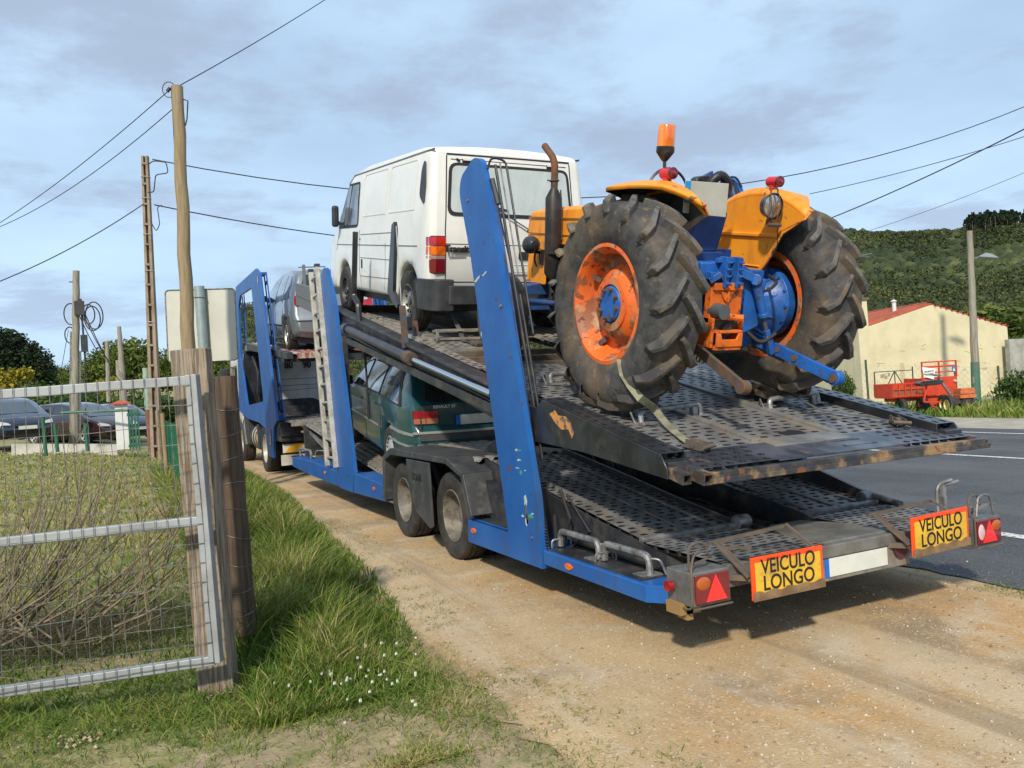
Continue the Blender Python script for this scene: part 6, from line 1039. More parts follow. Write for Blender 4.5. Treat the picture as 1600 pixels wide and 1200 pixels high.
# the plank grain runs along its own axis: keep the object straight up in its own space
post('round_post', 'dark round timber post wrapped in wire beside the broad plank post', 'post', at(352, 588, 4.75), at(384, 990, 4.75), .135, .1, WOODR, True, .95)
m = MB()
for k in range(9): c = at(352, 588, 4.75).lerp(at(384, 990, 4.75), .12+.1*k); m.tube([c+Vector((.071*math.cos(a), .071*math.sin(a), .02*math.sin(a+k))) for a in np.linspace(0, 2*PI, 14, endpoint=False)], .0014, 4, closed=True)
tag(m.build('binding_wire', GALV), 'thin wire loops wound round the dark round post', 'wire')
def fence(name, label, a, b, h, mt, step=.07, r=.0018):
    a, b = Vector(a), Vector(b); L_ = (b-a).length; d = (b-a)/L_; m = MB(); n = int(L_/step)
    for i in range(-int(h/step), n):
        for sg in (1, -1):
            s0, s1 = i*step, i*step+h
            z0, z1 = 0, h
            if s0 < 0: z0 = -s0; s0 = 0
            if s1 > L_: z1 = h-(s1-L_); s1 = L_
            if s1 <= s0: continue
            p = a+d*s0; q = a+d*s1; u0, u1 = (z0, z1) if sg > 0 else (h-z0, h-z1)
            m.bar(p+Vector((0, 0, u0)), q+Vector((0, 0, u1)), r*2)
    for z in (.02, h*.5, h): m.bar(a+Vector((0, 0, z)), b+Vector((0, 0, z)), r*2)
    return tag(m.build(name, mt, smooth=0, fix=False), label, 'fence')
a = onz(393, 968); fence('chain_link_fence', 'green wire mesh fence running along the verge from the round post', (a.x, a.y, .05), (-1.78, 16, .05), 1.15, GREENM, .075)
for i, (u, v, h, mt, w, lb) in enumerate(((262, 752, 1.38, POLE, .09, 'slim yellow timber fence post nearest the plank post'), (252, 722, 1.42, POLE, .10, 'slim yellow timber fence post just beyond the nearest slim one'), (236, 708, 1.5, mat('rust_post', (.17, .06, .035), .8), .13, 'rust brown square post beside the concrete pole'))):
    p = onz(u, v); post('fence_post', lb, 'post', p+Vector((-.03, 0, h)), p, w, w, mt, i < 2)
# road sign seen from behind
d = 13.4; SG = thing('road_sign', 'large square road sign seen from its plain cream back on a grey post', 'sign', tuple(at(330, 700, 13.35)*Vector((1, 1, 0))) if 0 else (at(330, 700, 13.35).x, at(330, 700, 13.35).y, 0))
g0 = SG.location.copy(); c = at(315, 508, d)-g0; m = MB(); rx = (at(368, 505, d)-at(260, 508, d)).normalized(); ux = (at(313, 453, d)-at(318, 562, d)).normalized()
pl = rpoly([(-.585, -.60), (.585, -.60), (.585, .60), (-.585, .60)], .07, 5); nn = rx.cross(ux).normalized(); nn = nn if nn.dot(FW) < 0 else -nn
m.add([c+rx*a+ux*b for a, b in pl]+[c+rx*a+ux*b-nn*.012 for a, b in pl], [tuple(range(len(pl))), tuple(range(len(pl), 2*len(pl)))]+[(i, (i+1) % len(pl), len(pl)+(i+1) % len(pl), len(pl)+i) for i in range(len(pl))]); m.build('sign_plate', SIGNB, SG)
m = MB(); m.tube([c+rx*a+ux*b+nn*.006 for a, b in rpoly([(-.585, -.60), (.585, -.60), (.585, .60), (-.585, .60)], .07, 5)], .010, 6, closed=True); m.build('plate_edge', GALV, SG)
m = MB(); m.tube([(0, 0, 0), c+ux*.64+nn*.085+rx*.02], .082, 16); m.build('sign_post', SIGNP, SG); m = MB()
for b in (-.42, .45): m.tube([c+ux*b+nn*.04-rx*.0+rx*.02+Vector((0, 0, 0))+rx*.09*math.cos(a)+nn*(.045+.09*math.sin(a)) for a in np.linspace(0, 2*PI, 16, endpoint=False)], .007, 5, closed=True)
m.build('post_clamp', GALV, SG)

# ------------------------------------------------------------------ poles and wires
def pole(name, label, ut, vt, ub, vb, d, wt, wb, mt, n=14):
    t, b = at(ut, vt, d), at(ub, vb, d); K = thing(name, label, 'utility pole', tuple(b)); m = MB(); k = 16
    m.tube([(t-b)*(i/k)+Vector((.012*math.sin(i*1.9), 0, 0))*(0 < i < k) for i in range(k+1)], [(wb+(wt-wb)*i/k)/2 for i in range(k+1)], n); m.build('shaft', mt, K); return K, t-b
p1, t1 = pole('timber_pole', 'tall yellowish timber utility pole rising behind the plank post', 277, 135, 303, 735, 12.2, .165, .225, POLE)
m = MB(); rr = RI; m.tube([t1+rr*.10*math.cos(a)-rr*.13+Vector((0, 0, -.05+.12*math.sin(a))) for a in np.linspace(0, 5.6, 14)], .007, 5); m.tube([t1-rr*.11+Vector((0, 0, -.02)), t1-rr*.16+Vector((0, 0, -.08))], .028, 6); m.tube([t1+rr*.08+Vector((0, 0, -.20)), t1+rr*.15+Vector((0, 0, -.22)), t1+rr*.12+Vector((0, 0, -.5)), t1+rr*.09+Vector((0, 0, -.6))], .010, 5); m.tube([t1-rr*.095, t1-rr*.10+Vector((0, 0, -3.0))], .006, 5); m.build('cable_fitting', CABLE, p1)
b2 = at(244, 716, 22.8); t2 = at(225, 243, 22.8)-b2; p2 = thing('concrete_pole', 'slim brown concrete utility pole with an open ladder-like face left of the timber pole', 'utility pole', tuple(b2)); m = MB()
for s in (-1, 1): m.add([RI*s*a+FW*q for a, q in ((.055, 0), (.15, 0), (.15, .16), (.055, .16))]+[t2+RI*s*a+FW*q for a, q in ((.03, 0), (.09, 0), (.09, .12), (.03, .12))], [(0, 1, 2, 3), (4, 5, 6, 7), (0, 1, 5, 4), (1, 2, 6, 5), (2, 3, 7, 6), (3, 0, 4, 7)])
m.build('shaft', CONC, p2); m = MB(); m.add([RI*a+FW*.10 for a in (-.06, .06)]+[t2+RI*a+FW*.08 for a in (.04, -.04)], [(0, 1, 2, 3)]); m.build('recess_web', mat('dark_concrete', (.14, .105, .08), .9), p2); m = MB()
for k in range(15): c = t2*((k+.6)/15); m.box(*[f for ax in range(3) for f in (c[ax]-(.07, .03, .03)[ax], c[ax]+(.07, .03, .03)[ax])]); 
m.build('pole_rung', CONC, p2); m = MB()
for k in (.45, .62, .74, .86, .93): c = t2*k; m.tube([c+RI*.13*math.cos(a)+FW*(.06+.12*math.sin(a)) for a in np.linspace(0, 2*PI, 12, endpoint=False)], .008, 4, closed=True)
m.build('steel_band', ALU, p2)
m = MB(); q = t2+Vector((0, 0, -.25)); m.tube(smooth_pts([q+RI*.12, q+RI*.25+Vector((0, 0, .1)), q+RI*.62+Vector((0, 0, .06)), q+RI*.66+Vector((0, 0, -.25)), q+RI*.30+Vector((0, 0, -.3)), q+RI*.22+Vector((0, 0, -.8)), q+RI*.05+Vector((0, 0, -.8))], .08), .016, 5)
q = t2*.83; m.tube(smooth_pts([q+RI*.45+Vector((0, 0, .05)), q+RI*.32, q+RI*.36+Vector((0, 0, -.5)), q+RI*.25+Vector((0, 0, -.7)), q+RI*.1+Vector((0, 0, -.4))], .08), .014, 5); m.build('cable_drop', CABLE, p2)
p3, t3 = pole('timber_pole', 'grey timber utility pole hung with black cable coils above the parked cars', 119, 423, 117, 702, 28.5, .22, .30, POLEG)
m = MB()
for cx, cz, ra in ((-.28, -1.55, .33), (.55, -1.6, .42), (.35, -1.55, .30), (.48, -1.7, .38), (-.35, -2.3, .25)):
    m.tube([t3+RI*(cx+ra*.75*math.cos(a))+Vector((0, 0, cz+ra*math.sin(a)*1.15)) for a in np.linspace(0, 2*PI, 20, endpoint=False)], .022, 5, closed=True)
m.tube([t3+RI*.1+Vector((0, 0, -1.0)), t3+RI*.14+Vector((0, 0, -3.3)), t3+RI*.02+Vector((0, 0, -4.4))], .035, 5); m.tube([t3-RI*.28+Vector((0, 0, -.4)), t3+Vector((0, 0, -.4))], .02, 5); m.build('cable_coil', CABLE, p3)
m = MB(); m.box(t3.x-.12, t3.x+.2, t3.y-.2, t3.y-.05, t3.z-1.6, t3.z-1.1); m.box(t3.x+.02, t3.x+.24, t3.y-.15, t3.y, t3.z-2.9, t3.z-2.3); m.build('junction_box', PLAST, p3)
m = MB(); m.tube([-RI*.16, t3*.66-RI*.16], .045, 7); m.tube([RI*.19, t3*.55+RI*.17], .03, 7); m.build('conduit', GALV, p3)
pole('timber_pole', 'thin pale far pole just left of the far stepped pole', 167, 533, 170, 628, 46, .20, .26, POLEG); pole('timber_pole', 'far stepped grey pole between the coil pole and the concrete pole', 186, 510, 194, 640, 42, .20, .40, POLEG)
pole('timber_pole', 'shortest thin grey pole in the trees between the two far poles', 184, 563, 186, 610, 60, .3, .35, POLEG)
K, t_ = pole('green_pipe_post', 'short pale green pipe post behind the gate left of the concrete pole', 227, 575, 231, 640, 24, .17, .17, mat('pale_green_pipe', (.27, .36, .29), .6)); K['category'] = 'post'
p5, t5 = pole('lamp_pole', 'grey timber street lamp pole with green painted foot in front of the yellow house', 1515, 361, 1526, 632, 25.5, .17, .26, POLEG)
m = MB(); k = .245; m.tube([t5*0+Vector((0, 0, .0)), t5*k], [.137, .126], 14); m.build('painted_foot', mat('green_foot', (.04, .15, .11), .8, 0, (.1, .14, .1), 4, 1), p5)
m = MB(); q = t5*.84; m.tube(smooth_pts([q+RI*.05, q+RI*.30+Vector((0, 0, .05)), q+RI*.55+Vector((0, 0, .0))], .1), .022, 6); m.build('lamp_arm', GALV, p5); m = MB(); c = q+RI*.50+Vector((0, 0, .06)); m.add([c-RI*.28+FW*.1, c-RI*.28-FW*.1, c+RI*.34-FW*.1+Vector((0, 0, -.04)), c+RI*.34+FW*.1+Vector((0, 0, -.04)), c+Vector((0, 0, .14)), c+RI*.2+Vector((0, 0, .10)), c-RI*.2+Vector((0, 0, -.05)), c+RI*.2+Vector((0, 0, -.09))], [(0, 1, 4), (1, 2, 5, 4), (2, 3, 5), (3, 0, 4, 5), (0, 1, 6), (1, 2, 7, 6), (2, 3, 7), (3, 0, 6, 7)]); m.build('lamp_head', mat('lamp_grey', (.33, .34, .35), .4, .5), p5)
def wire(label, pts, d0, d1, r, sag=0, up_=False):
    n = 24; a, b = at(pts[0][0], pts[0][1], d0), at(pts[1][0], pts[1][1], d1); m = MB(); m.tube([a.lerp(b, i/n)-Vector((0, 0, sag*4*(i/n)*(1-i/n))) for i in range(n+1)], r, 5); tag(m.build('overhead_wire', CABLE), label, 'wire')
wire('upper left wire from the top of the tall timber pole', ((262, 143), (-60, 384)), 12.2, 17, .007, .15); wire('lower left wire just below the top of the tall timber pole', ((270, 170), (-60, 374)), 12.2, 18, .007, .30)
wire('wire running to the upper right from the top of the tall timber pole', ((280, 134), (560, -35)), 12.2, 17, .008, .05)
wire('wire dropping to the left edge from the slim concrete pole', ((224, 319), (-60, 462)), 22.8, 20, .014, .2)
wire('long upper wire from the concrete pole passing behind the white van', ((238, 249), (1700, 122)), 22.8, 31, .017, 2.6); wire('lower wire from the concrete pole towards the white van', ((241, 320), (1000, 366)), 22.8, 40, .018, .9)
wire('second wire from the top on the right above the tractor', ((1265, 303), (1700, 180)), 26, 24, .012, .15); wire('thickest black wire on the right above the house roof', ((1300, 340), (1700, 150)), 24, 17, .016, .1); wire('lowest thin wire on the right above the hill', ((1330, 369), (1700, 226)), 30, 24, .008, .15)
wire('short slack wire from the lamp pole to the left', ((1515, 376), (1375, 386)), 25.5, 30, .012, .12)
for i, (a, b, s_) in enumerate((((124, 478), (172, 566), .2), ((121, 486), (168, 566), .3), ((126, 474), (200, 612), .35))): wire(['steepest', 'middle', 'longest'][i]+' drop cable from the coil pole towards the far poles', (a, b), 28.5, 42, .018, s_)
wire('thin guy wire left of the coil pole', ((107, 515), (91, 604)), 28.5, 30, .010, 0)
# ------------------------------------------------------------------ yellow house and what stands before it
hb = at(1350, 640, 28.0); hr = at(1583, 628, 29.2); hb.z = hr.z = -.25; hx = (hr-hb).normalized(); hy = Vector((-hx.y, hx.x, 0)); Wd = (hr-hb).length
HS = thing('house', 'low pale yellow plastered house with a red tiled roof and a square chimney', 'house', tuple(hb), (0, R(-1.2), math.atan2(hx.y, hx.x)))
def hz_(u, v): return at(u, v, 28.4).z-hb.z
ez, az_, ez2, ax_ = 3.05, 3.72, 2.75, Wd*.50; D = 9.0
m = MB(); g = [(0, 0), (Wd, 0), (Wd, ez2), (ax_+.05, az_), (ax_-.1, az_), (.38, ez)]; g = [(0, 0), (Wd, 0), (Wd, ez2), (ax_, az_), (0, ez-.05)]
m.prism(g, 'y', 0, .22); m.prism([(0, 0), (Wd, 0), (Wd, ez2-.1), (ax_, az_-.1), (0, ez-.15)], 'y', D-.2, D); m.box(0, .2, .22, D-.2, 0, ez-.12); m.box(Wd-.2, Wd, .22, D-.2, 0, ez2-.12); m.build('wall', PLASTER, HS, bevel=.01)
m = MB()
def slope(x0, z0, x1, z1, n):
    L_ = math.hypot(x1-x0, z1-z0)
    for i in range(n):
        y0 = .16+(D-.1)*i/n; y1 = .16+(D-.1)*(i+.62)/n; y2 = .16+(D-.1)*(i+1)/n
        for a, b, dz in ((y0, y1, .05), (y1, y2, .0)): m.add([(x0, a, z0+dz), (x1, a, z1+dz), (x1, b, z1+dz), (x0, b, z0+dz), (x0, a, z0-.05), (x1, a, z1-.05), (x1, b, z1-.05), (x0, b, z0-.05)], [(0, 1, 2, 3), (4, 5, 6, 7), (0, 1, 5, 4), (3, 2, 6, 7), (0, 3, 7, 4), (1, 2, 6, 5)])
slope(-.18, ez-.02, ax_, az_+.05, 34); slope(Wd+.15, ez2-.02, ax_, az_+.05, 34)
for k in range(22): y = .16+k*.41; m.lathe([(.10, 0), (.085, .42)], (ax_, y, az_+.05), 'y', 8, a0=0, a1=2*PI)
for k in range(14): t = (k+.5)/14; x = ax_+(Wd+.1-ax_)*t; m.lathe([(.055, 0), (.05, .25)], (x, -.03, az_+.02+(ez2-az_)*t), 'y', 7)
m.build('roof', TILE, HS, smooth=0)
m = MB(); m.box(-.02, .40, -.06, .36, 0, 4.05); o = m.build('chimney', PLASTER, HS, bevel=.01); m = MB(); m.box(-.08, .46, -.12, .42, 4.05, 4.13); m.box(.05, .33, .01, .29, 4.13, 4.24); m.build('chimney_cap', mat('sooty_cap', (.12, .11, .10), .9), o)
m = MB(); m.tube([(2.52-.1, 1.2, 3.3), (2.42, 1.2, 4.0)], .075, 12); m.lathe([(.09, 0), (.12, .05), (0, .12)], (2.42, 1.2, 3.98), 'z', 12); m.build('vent_pipe', WHITE2, HS)
m = MB(); m.tube([(.1, .3, 4.1), (.1, .3, 5.75)], .018, 6); m.bar((-.25, .3, 5.55), (1.0, .3, 5.72), .02); m.bar((-.15, .3, 5.70), (.9, .3, 5.60), .015)
for k in range(9): x = -.1+.12*k; m.bar((x, .1, 5.58+.012*k), (x, .5, 5.58+.012*k), .010)
m.build('aerial', mat('green_grey_aerial', (.15, .24, .2), .5, .3), HS)
m = MB(); m.box(1.55, 1.72, -.012, -.004, .4, 1.75); m.build('wall_stain', mat('plaster_stain', (.50, .42, .27), .95), HS, smooth=0)
m = MB()
for k in range(60):
    x = random.uniform(.3, Wd-.3); z = random.uniform(.3, 2.3) if random.random() < .8 else random.uniform(1.2, 1.6); l = random.uniform(.05, .35); m.bar((x, -.0035, z), (x+l*random.choice((1, .7, .1)), -.0035, z+random.uniform(-.08, .08)), .006, .016)
for x, z, w in ((.75, 1.35, .16), (.92, 1.30, .10), (1.05, 1.38, .08)): m.bar((x, -.0035, z), (x+w, -.0035, z-.02), .006, .12)
m.build('plaster_crack', mat('crack_grey', (.30, .27, .19), .95), HS, smooth=0)
# low grey wall right of the house
wq = at(1583, 640, 28.6); m = MB(); m.box(0, 9, 0, .25, -.6, 2.15); o = m.build('garden_wall', CONCG, None, bevel=.01); o.location = (wq.x, wq.y, 0); o.rotation_euler = (0, 0, math.atan2(hx.y, hx.x)-.15); tag(o, 'grey concrete garden wall beside the right side of the yellow house', 'wall')
m = MB(); m.box(0, 9, 0, .2, -.6, .25); q = at(1528, 640, 25.9); o = m.build('low_kerb_wall', CONCG, None, bevel=.01); o.location = (q.x, q.y, 0); o.rotation_euler = (0, 0, math.atan2(hx.y, hx.x)); tag(o, 'very low grey wall at the foot of the yellow house right of the lamp pole', 'wall')
# wire fence on thin posts in front of the house
for i, (u, v, h, lb) in enumerate(((1357, 618, 1.3, 'thin dark fence post left of the red trailer'), (1496, 628, 1.35, 'thin dark fence post just right of the red trailer'), (1564, 632, 1.4, 'thin dark fence post in front of the right end of the yellow house'))):
    p = at(u, v+6, 26.2); post('fence_post', lb, 'post', p+Vector((-.03, 0, h)), p, .07, .07, mat('dark_green_post', (.05, .08, .06), .7), True)
p = at(1340, 630, 26.4); q = at(1620, 634, 26.4); fence('wire_fence', 'thin wire fence on dark posts along the front of the yellow house', p, q, 1.25, mat('thin_grey_wire', (.3, .31, .28), .6), .22, .0018)
# red trailer
rt = at(1432, 650, 24.0); rt.z = 0.0; RT = thing('farm_trailer', 'small red farm trailer with a slatted headboard parked before the yellow house', 'trailer', tuple(rt), (0, 0, math.atan2(RI.y, RI.x)+.10)); RT.scale = (.87, .87, .80)
m = MB(); m.box(-1.15, .45, -.5, .55, .62, .68); m.box(-.05, 1.22, -.50, -.44, .62, 1.32); m.box(-1.15, -1.10, -.5, .6, .66, 1.15); m.box(-1.15, -.05, .54, .6, .66, 1.15)
for z in (.66, .92, 1.12): m.box(-1.15, -.02, -.54, -.49, z, z+.05)
for k in range(6): x = -1.14+.218*k; m.box(x, x+.035, -.555, -.50, .64, 1.17)
m.prism([(-.4, .66), (1.2, .66), (1.0, .40), (.3, .40)], 'y', -.42, -.30); m.box(-.02, .0, -.5, .6, .66, 1.3); m.box(1.18, 1.22, -.5, .6, .66, 1.3); m.build('body', TRED, RT, bevel=.006)
m = MB(); m.box(-1.10, -.06, -.50, -.49, .70, 1.02); m.build('side_board', TWOOD, RT)
m = MB(); m.box(-.03, 1.24, -.50, -.46, 1.86, 1.91); m.box(-.03, 1.24, -.50, -.47, 1.67, 1.74); m.box(-.03, 1.24, -.50, -.47, 1.47, 1.52)
for x in (-.03, .58, 1.20): m.box(x, x+.04, -.51, -.455, 1.3, 1.9)
m.build('headboard', TRED, RT, bevel=.004)
m = MB(); m.bar((-1.12, .55, 1.62), (.3, .55, 1.62), .03); m.bar((-1.12, .55, 1.1), (-1.12, .55, 1.62), .03); m.bar((-.37, .55, 1.62), (-.62, .55, 1.15), .025); m.bar((-.37, .55, 1.62), (-.12, .55, 1.15), .025); m.bar((-.37, .55, 1.62), (-.37, .55, 1.15), .025); m.bar((.3, .55, 1.15), (.3, .55, 1.75), .03); m.build('rear_rail', PLAST, RT)
for x in (.13, 1.13): m = MB(); m.lathe([(0, -.03), (.05, -.025), (.06, 0), (.05, .05)], (x, -.53, 1.14), 'y', 14); m.build('headlight', CLEARL, RT)
m = MB(); m.box(.19, .33, -.52, -.505, 1.04, 1.16); m.build('white_plate', WHITE2, RT)
m = MB(); m.add([(-.04, -.54, 1.72), (.42, -.56, 1.63), (.33, -.58, 1.24), (-.0, -.55, 1.36)], [(0, 1, 2, 3)]); m.add([(-.04, -.535, 1.72), (.42, -.555, 1.63), (.33, -.575, 1.24), (-.0, -.545, 1.36)], [(0, 1, 2, 3)]); o = m.build('paper_notice', mat('paper_white', (.75, .75, .72), .8), RT)
for s_, x, z in (('VENDE-SE', .17, 1.55), ('TRATOR', .17, 1.44)): text(s_, .085, Matrix.Translation((x, -.59, z))@Matrix.Rotation(-.1, 4, 'Y')@Matrix.Rotation(PI/2, 4, 'X'), INK, 'lettering', o, .95, .001, .001)
m = MB(); m.box(1.04, 1.17, -.53, -.515, 1.48, 1.70); o = m.build('blue_sign', mat('sign_blue', (.05, .16, .35), .5), RT); m = MB(); m.prism([(1.06, 1.51), (1.15, 1.51), (1.105, 1.64)], 'y', -.536, -.531); m.build('sign_triangle', WHITE2, o)
for x in (-.78, -.02): wheel(RT, (x, -.42, .30), .30, .16, .16, 'plain' if 0 else 'truck', -1, rimmat=GREENP if x < -.5 else RIMST)
m = MB(); m.box(-.9, 1.0, -.3, .4, .48, .60); m.bar((.1, -.35, .5), (.4, -.4, .22), .06); m.bar((.5, -.3, .6), (.5, -.3, .1), .06); m.bar((-.2, -.4, .3), (.8, -.4, .36), .05); m.bar((.25, -.42, .45), (.15, -.42, .2), .04); m.build('undercarriage', TRED, RT)
# walking tractor in front of the trailer
tt = at(1492, 652, 22.6); tt.z = 0; TT = thing('walking_tractor', 'small orange two-wheeled walking tractor with a black saddle beside the red trailer', 'tractor', tuple(tt), (0, 0, math.atan2(RI.y, RI.x)))
m = MB(); m.box(.10, .52, -.18, .18, .56, .66); m.box(.08, .54, -.2, .2, .44, .545); m.box(.12, .5, -.18, .18, .66, .72); o = m.build('engine_cover', TILLER, TT, bevel=.01)
m = MB(); m.box(-.2, .5, -.12, .12, .28, .46); m.box(.15, .45, -.16, .16, .15, .44); m.tube([(.35, -.17, .25), (.35, -.1, .25)], .09, 12); m.build('engine', TDARK, TT, bevel=.02)
for s in (-1, 1): wheel(TT, (-.30 if s < 0 else -.15, s*.25, .28), .28, .12, .15, 'truck', -1, rimmat=PYEL).rotation_euler = (0, 0, 0)
m = MB(); m.bar((-.05, 0, .5), (-.42, 0, 1.08), .06); m.bar((-.42, -.2, 1.12), (-.42, .2, 1.12), .03); m.bar((-.42, -.2, 1.12), (-.75, -.22, 1.18), .03); m.bar((-.42, .2, 1.12), (-.75, .22, 1.18), .03); m.build('handlebar', GALV, TT)
m = MB(); m.prism(rpoly([(-1.05, .92), (-.95, .84), (-.45, .86), (-.30, .96), (-.5, 1.0), (-.95, .98)], .05), 'y', -.16, .16); m.build('saddle', SMOOTHBLK, TT, bevel=.02); m = MB(); m.bar((-.75, 0, .85), (-.85, 0, .4), .04); m.bar((-.85, 0, .4), (-.1, 0, .35), .05); m.build('saddle_stem', TRED, TT)

# ------------------------------------------------------------------ foliage
def leafcloud(lobes, n, size, seed, dens=.85, flat=1.0, cl=.25):
    r = np.random.default_rng(seed); w = np.array([l[3]**2 for l in lobes]); w = w/w.sum(); idx = r.choice(len(lobes), n, p=w); L_ = np.array([l[:4] for l in lobes])[idx]
    d = r.normal(size=(n, 3)); d /= np.linalg.norm(d, axis=1)[:, None]; rad = r.random(n)**.28
    nn = np.array([noise.noise(Vector(tuple(a*2.3+b)))for a, b in zip(d, L_[:, :3]*.7)]); c = L_[:, :3]+d*(L_[:, 3]*rad*(1+cl*2*nn))[:, None]*np.array([1, 1, flat])
    a = r.normal(size=(n, 3)); a /= np.linalg.norm(a, axis=1)[:, None]; b = np.cross(a, r.normal(size=(n, 3))); b /= np.linalg.norm(b, axis=1)[:, None]; s = (size*r.uniform(.5, 1.25, n))[:, None]
    V = np.stack([c-a*s*.5, c+b*s*.32, c+a*s*.5, c-b*s*.32], 1); T = np.clip(.45+.28*(d[:, 2])*0+.55*nn+r.normal(0, .12, n), 0, 1)
    return V.reshape(-1, 3), np.arange(4*n).reshape(-1, 4), np.repeat(T, 4)
LEAFG = tintmat('olive_leaves', [(0, (.035, .06, .012)), (.5, (.10, .145, .028)), (1, (.20, .22, .05))], .7, .25)
LEAFD = tintmat('pine_needles', [(0, (.008, .017, .008)), (.5, (.018, .035, .014)), (1, (.04, .06, .022))], .8, .1)
LEAFM = tintmat('green_leaves', [(0, (.02, .045, .012)), (.5, (.05, .10, .02)), (1, (.11, .17, .04))], .6, .25)
LEAFY = tintmat('yellow_leaves', [(0, (.14, .13, .02)), (.5, (.30, .26, .03)), (1, (.42, .36, .05))], .6, .25)
LEAFH = tintmat('hill_scrub', [(0, (.018, .028, .012)), (.4, (.036, .050, .018)), (.75, (.066, .082, .028)), (1, (.12, .125, .045))], .85, .0)
BARK = mat('brown_bark', (.11, .085, .06), .9, 0, (.06, .045, .03), 4, 1)
_T = {}
def tree(kind, label, p, h, group=None, wscale=1):
    if kind not in _T:
        if kind == 'dense_tree': lb = [(0, 0, .62, .30), (.22, .05, .55, .24), (-.24, .0, .52, .25), (.05, .22, .6, .25), (0, -.22, .5, .24), (.1, -.05, .78, .2), (-.12, .06, .76, .2), (.3, -.1, .4, .17), (-.3, .1, .38, .17)]; A = (lb, 3800, .060, 3, LEAFG)
        elif kind == 'pine_tree': lb = [(.0, 0, .93, .07), (.06, .03, .84, .11), (-.07, 0, .76, .13), (.09, -.03, .68, .15), (-.1, .04, .60, .15), (.08, .05, .52, .14), (-.05, -.08, .45, .12)]; A = (lb, 3200, .042, 5, LEAFD)
        elif kind == 'leafy_bush': lb = [(0, 0, .45, .38), (.3, .1, .38, .3), (-.32, 0, .35, .3), (.05, -.25, .4, .3)]; A = (lb, 2600, .085, 7, LEAFM)
        elif kind == 'yellow_tree': lb = [(0, 0, .7, .16), (.2, 0, .85, .10), (-.22, .05, .78, .10), (.12, .1, .5, .14), (-.1, -.1, .45, .14)]; A = (lb, 1500, .07, 9, LEAFY)
        lb, n, s, sd_, mt = A; V, Q, T = leafcloud(lb, n, s, sd_); K = bpy.data.objects.new(kind, None); C.objects.link(K); K.empty_display_size = .2
        o = bpy.data.objects.new('crown', rawmesh('crown', V, Q, T, mt)); C.objects.link(o); o.parent = K
        m = MB(); m.tube([(0, 0, -.05), (.01, 0, .25), (0, .01, .5), (.01, 0, .8)], [.028, .022, .016, .006], 7)
        for a in range(5): q = a*1.26; m.tube([(0, 0, .28+.06*a), (.1*math.cos(q), .1*math.sin(q), .42+.06*a), (.2*math.cos(q), .2*math.sin(q), .5+.06*a)], [.012, .008, .003], 5)
        m.build('trunk', BARK, K); _T[kind] = K; r = K
    else: r = copy_tree(_T[kind])
    r.location = p; r.scale = (h*wscale, h*wscale, h); r.rotation_euler = (0, 0, random.uniform(0, 6)); tag(r, label, 'bush' if 'bush' in kind else 'tree', group); return r
def foot(u, d): p = at(u, 600, d); return Vector((p.x, p.y, ground(p.x, p.y)-.1))
def hgt(u, v, d): return at(u, v, d).z-foot(u, d).z
for u, v, d, ws in ((-40, 530, 88, 1), (-8, 520, 92, 1.1), (14, 512, 90, 1.1), (36, 520, 94, 1.05), (58, 535, 90, 1), (74, 556, 96, .9), (-70, 540, 92, 1)): tree('pine_tree', 'dark pine in the clump at the far left behind the parked cars', foot(u, d), hgt(u, v, d), 'dark pines at the far left', 1.15*ws)
for u, v, d, ws in ((95, 572, 130, 1), (128, 560, 125, 1.1), (160, 545, 120, 1), (186, 530, 122, 1.05), (208, 526, 118, 1.0), (228, 540, 120, .9), (262, 545, 110, 1), (285, 552, 112, 1), (345, 556, 105, 1.1), (310, 556, 115, 1)): tree('dense_tree', 'olive green round crowned tree behind the far utility poles', foot(u, d), hgt(u, v, d), 'olive green trees behind the far poles', ws)
for u, v, d, ws in ((-20, 606, 62, 1.6), (25, 604, 60, 1.5), (70, 600, 66, 1.6), (105, 606, 62, 1.3), (140, 600, 68, 1.5), (176, 606, 60, 1.4), (215, 600, 64, 1.5), (250, 604, 56, 1.3), (290, 606, 58, 1.3), (340, 600, 56, 1.4), (55, 585, 80, 1.3), (120, 588, 84, 1.4), (380, 585, 60, 1.5), (420, 590, 60, 1.4)): tree('leafy_bush', 'mid green bush in the hedge line behind the parked cars', foot(u, d), hgt(u, v, d), 'bushes behind the parked cars', ws)
tree('yellow_tree', 'yellow flowering tree before the dark pines at the far left', foot(12, 55), hgt(12, 562, 55)); tree('yellow_tree', 'small yellow green tree near the two far poles', foot(168, 64), hgt(168, 585, 64))
tree('dense_tree', 'pale yellow green willow behind the right end of the yellow house', foot(1560, 48), hgt(1560, 474, 48), None, 1.9)
tree('leafy_bush', 'dark hedge bush behind the grey garden wall', foot(1598, 38), hgt(1598, 512, 38), None, 1.6)
tree('leafy_bush', 'grey green bush at the right edge in front of the garden wall', foot(1590, 24.8), hgt(1590, 566, 24.8), None, .8)
tree('leafy_bush', 'bright small bush growing against the left wall of the yellow house', Vector(at(1318, 620, 26.5))-Vector((0, 0, .3)), 1.35, None, .55)
for u, v, d, ws in ((556, 575, 34, 2.6), (600, 585, 38, 2.6), (845, 560, 30, 1.5), (868, 575, 27, 1.2), (700, 590, 36, 2)): tree('leafy_bush', 'green bush across the road seen through the gaps of the transporter', foot(u, d), hgt(u, v, d), 'bushes across the road behind the transporter', ws)
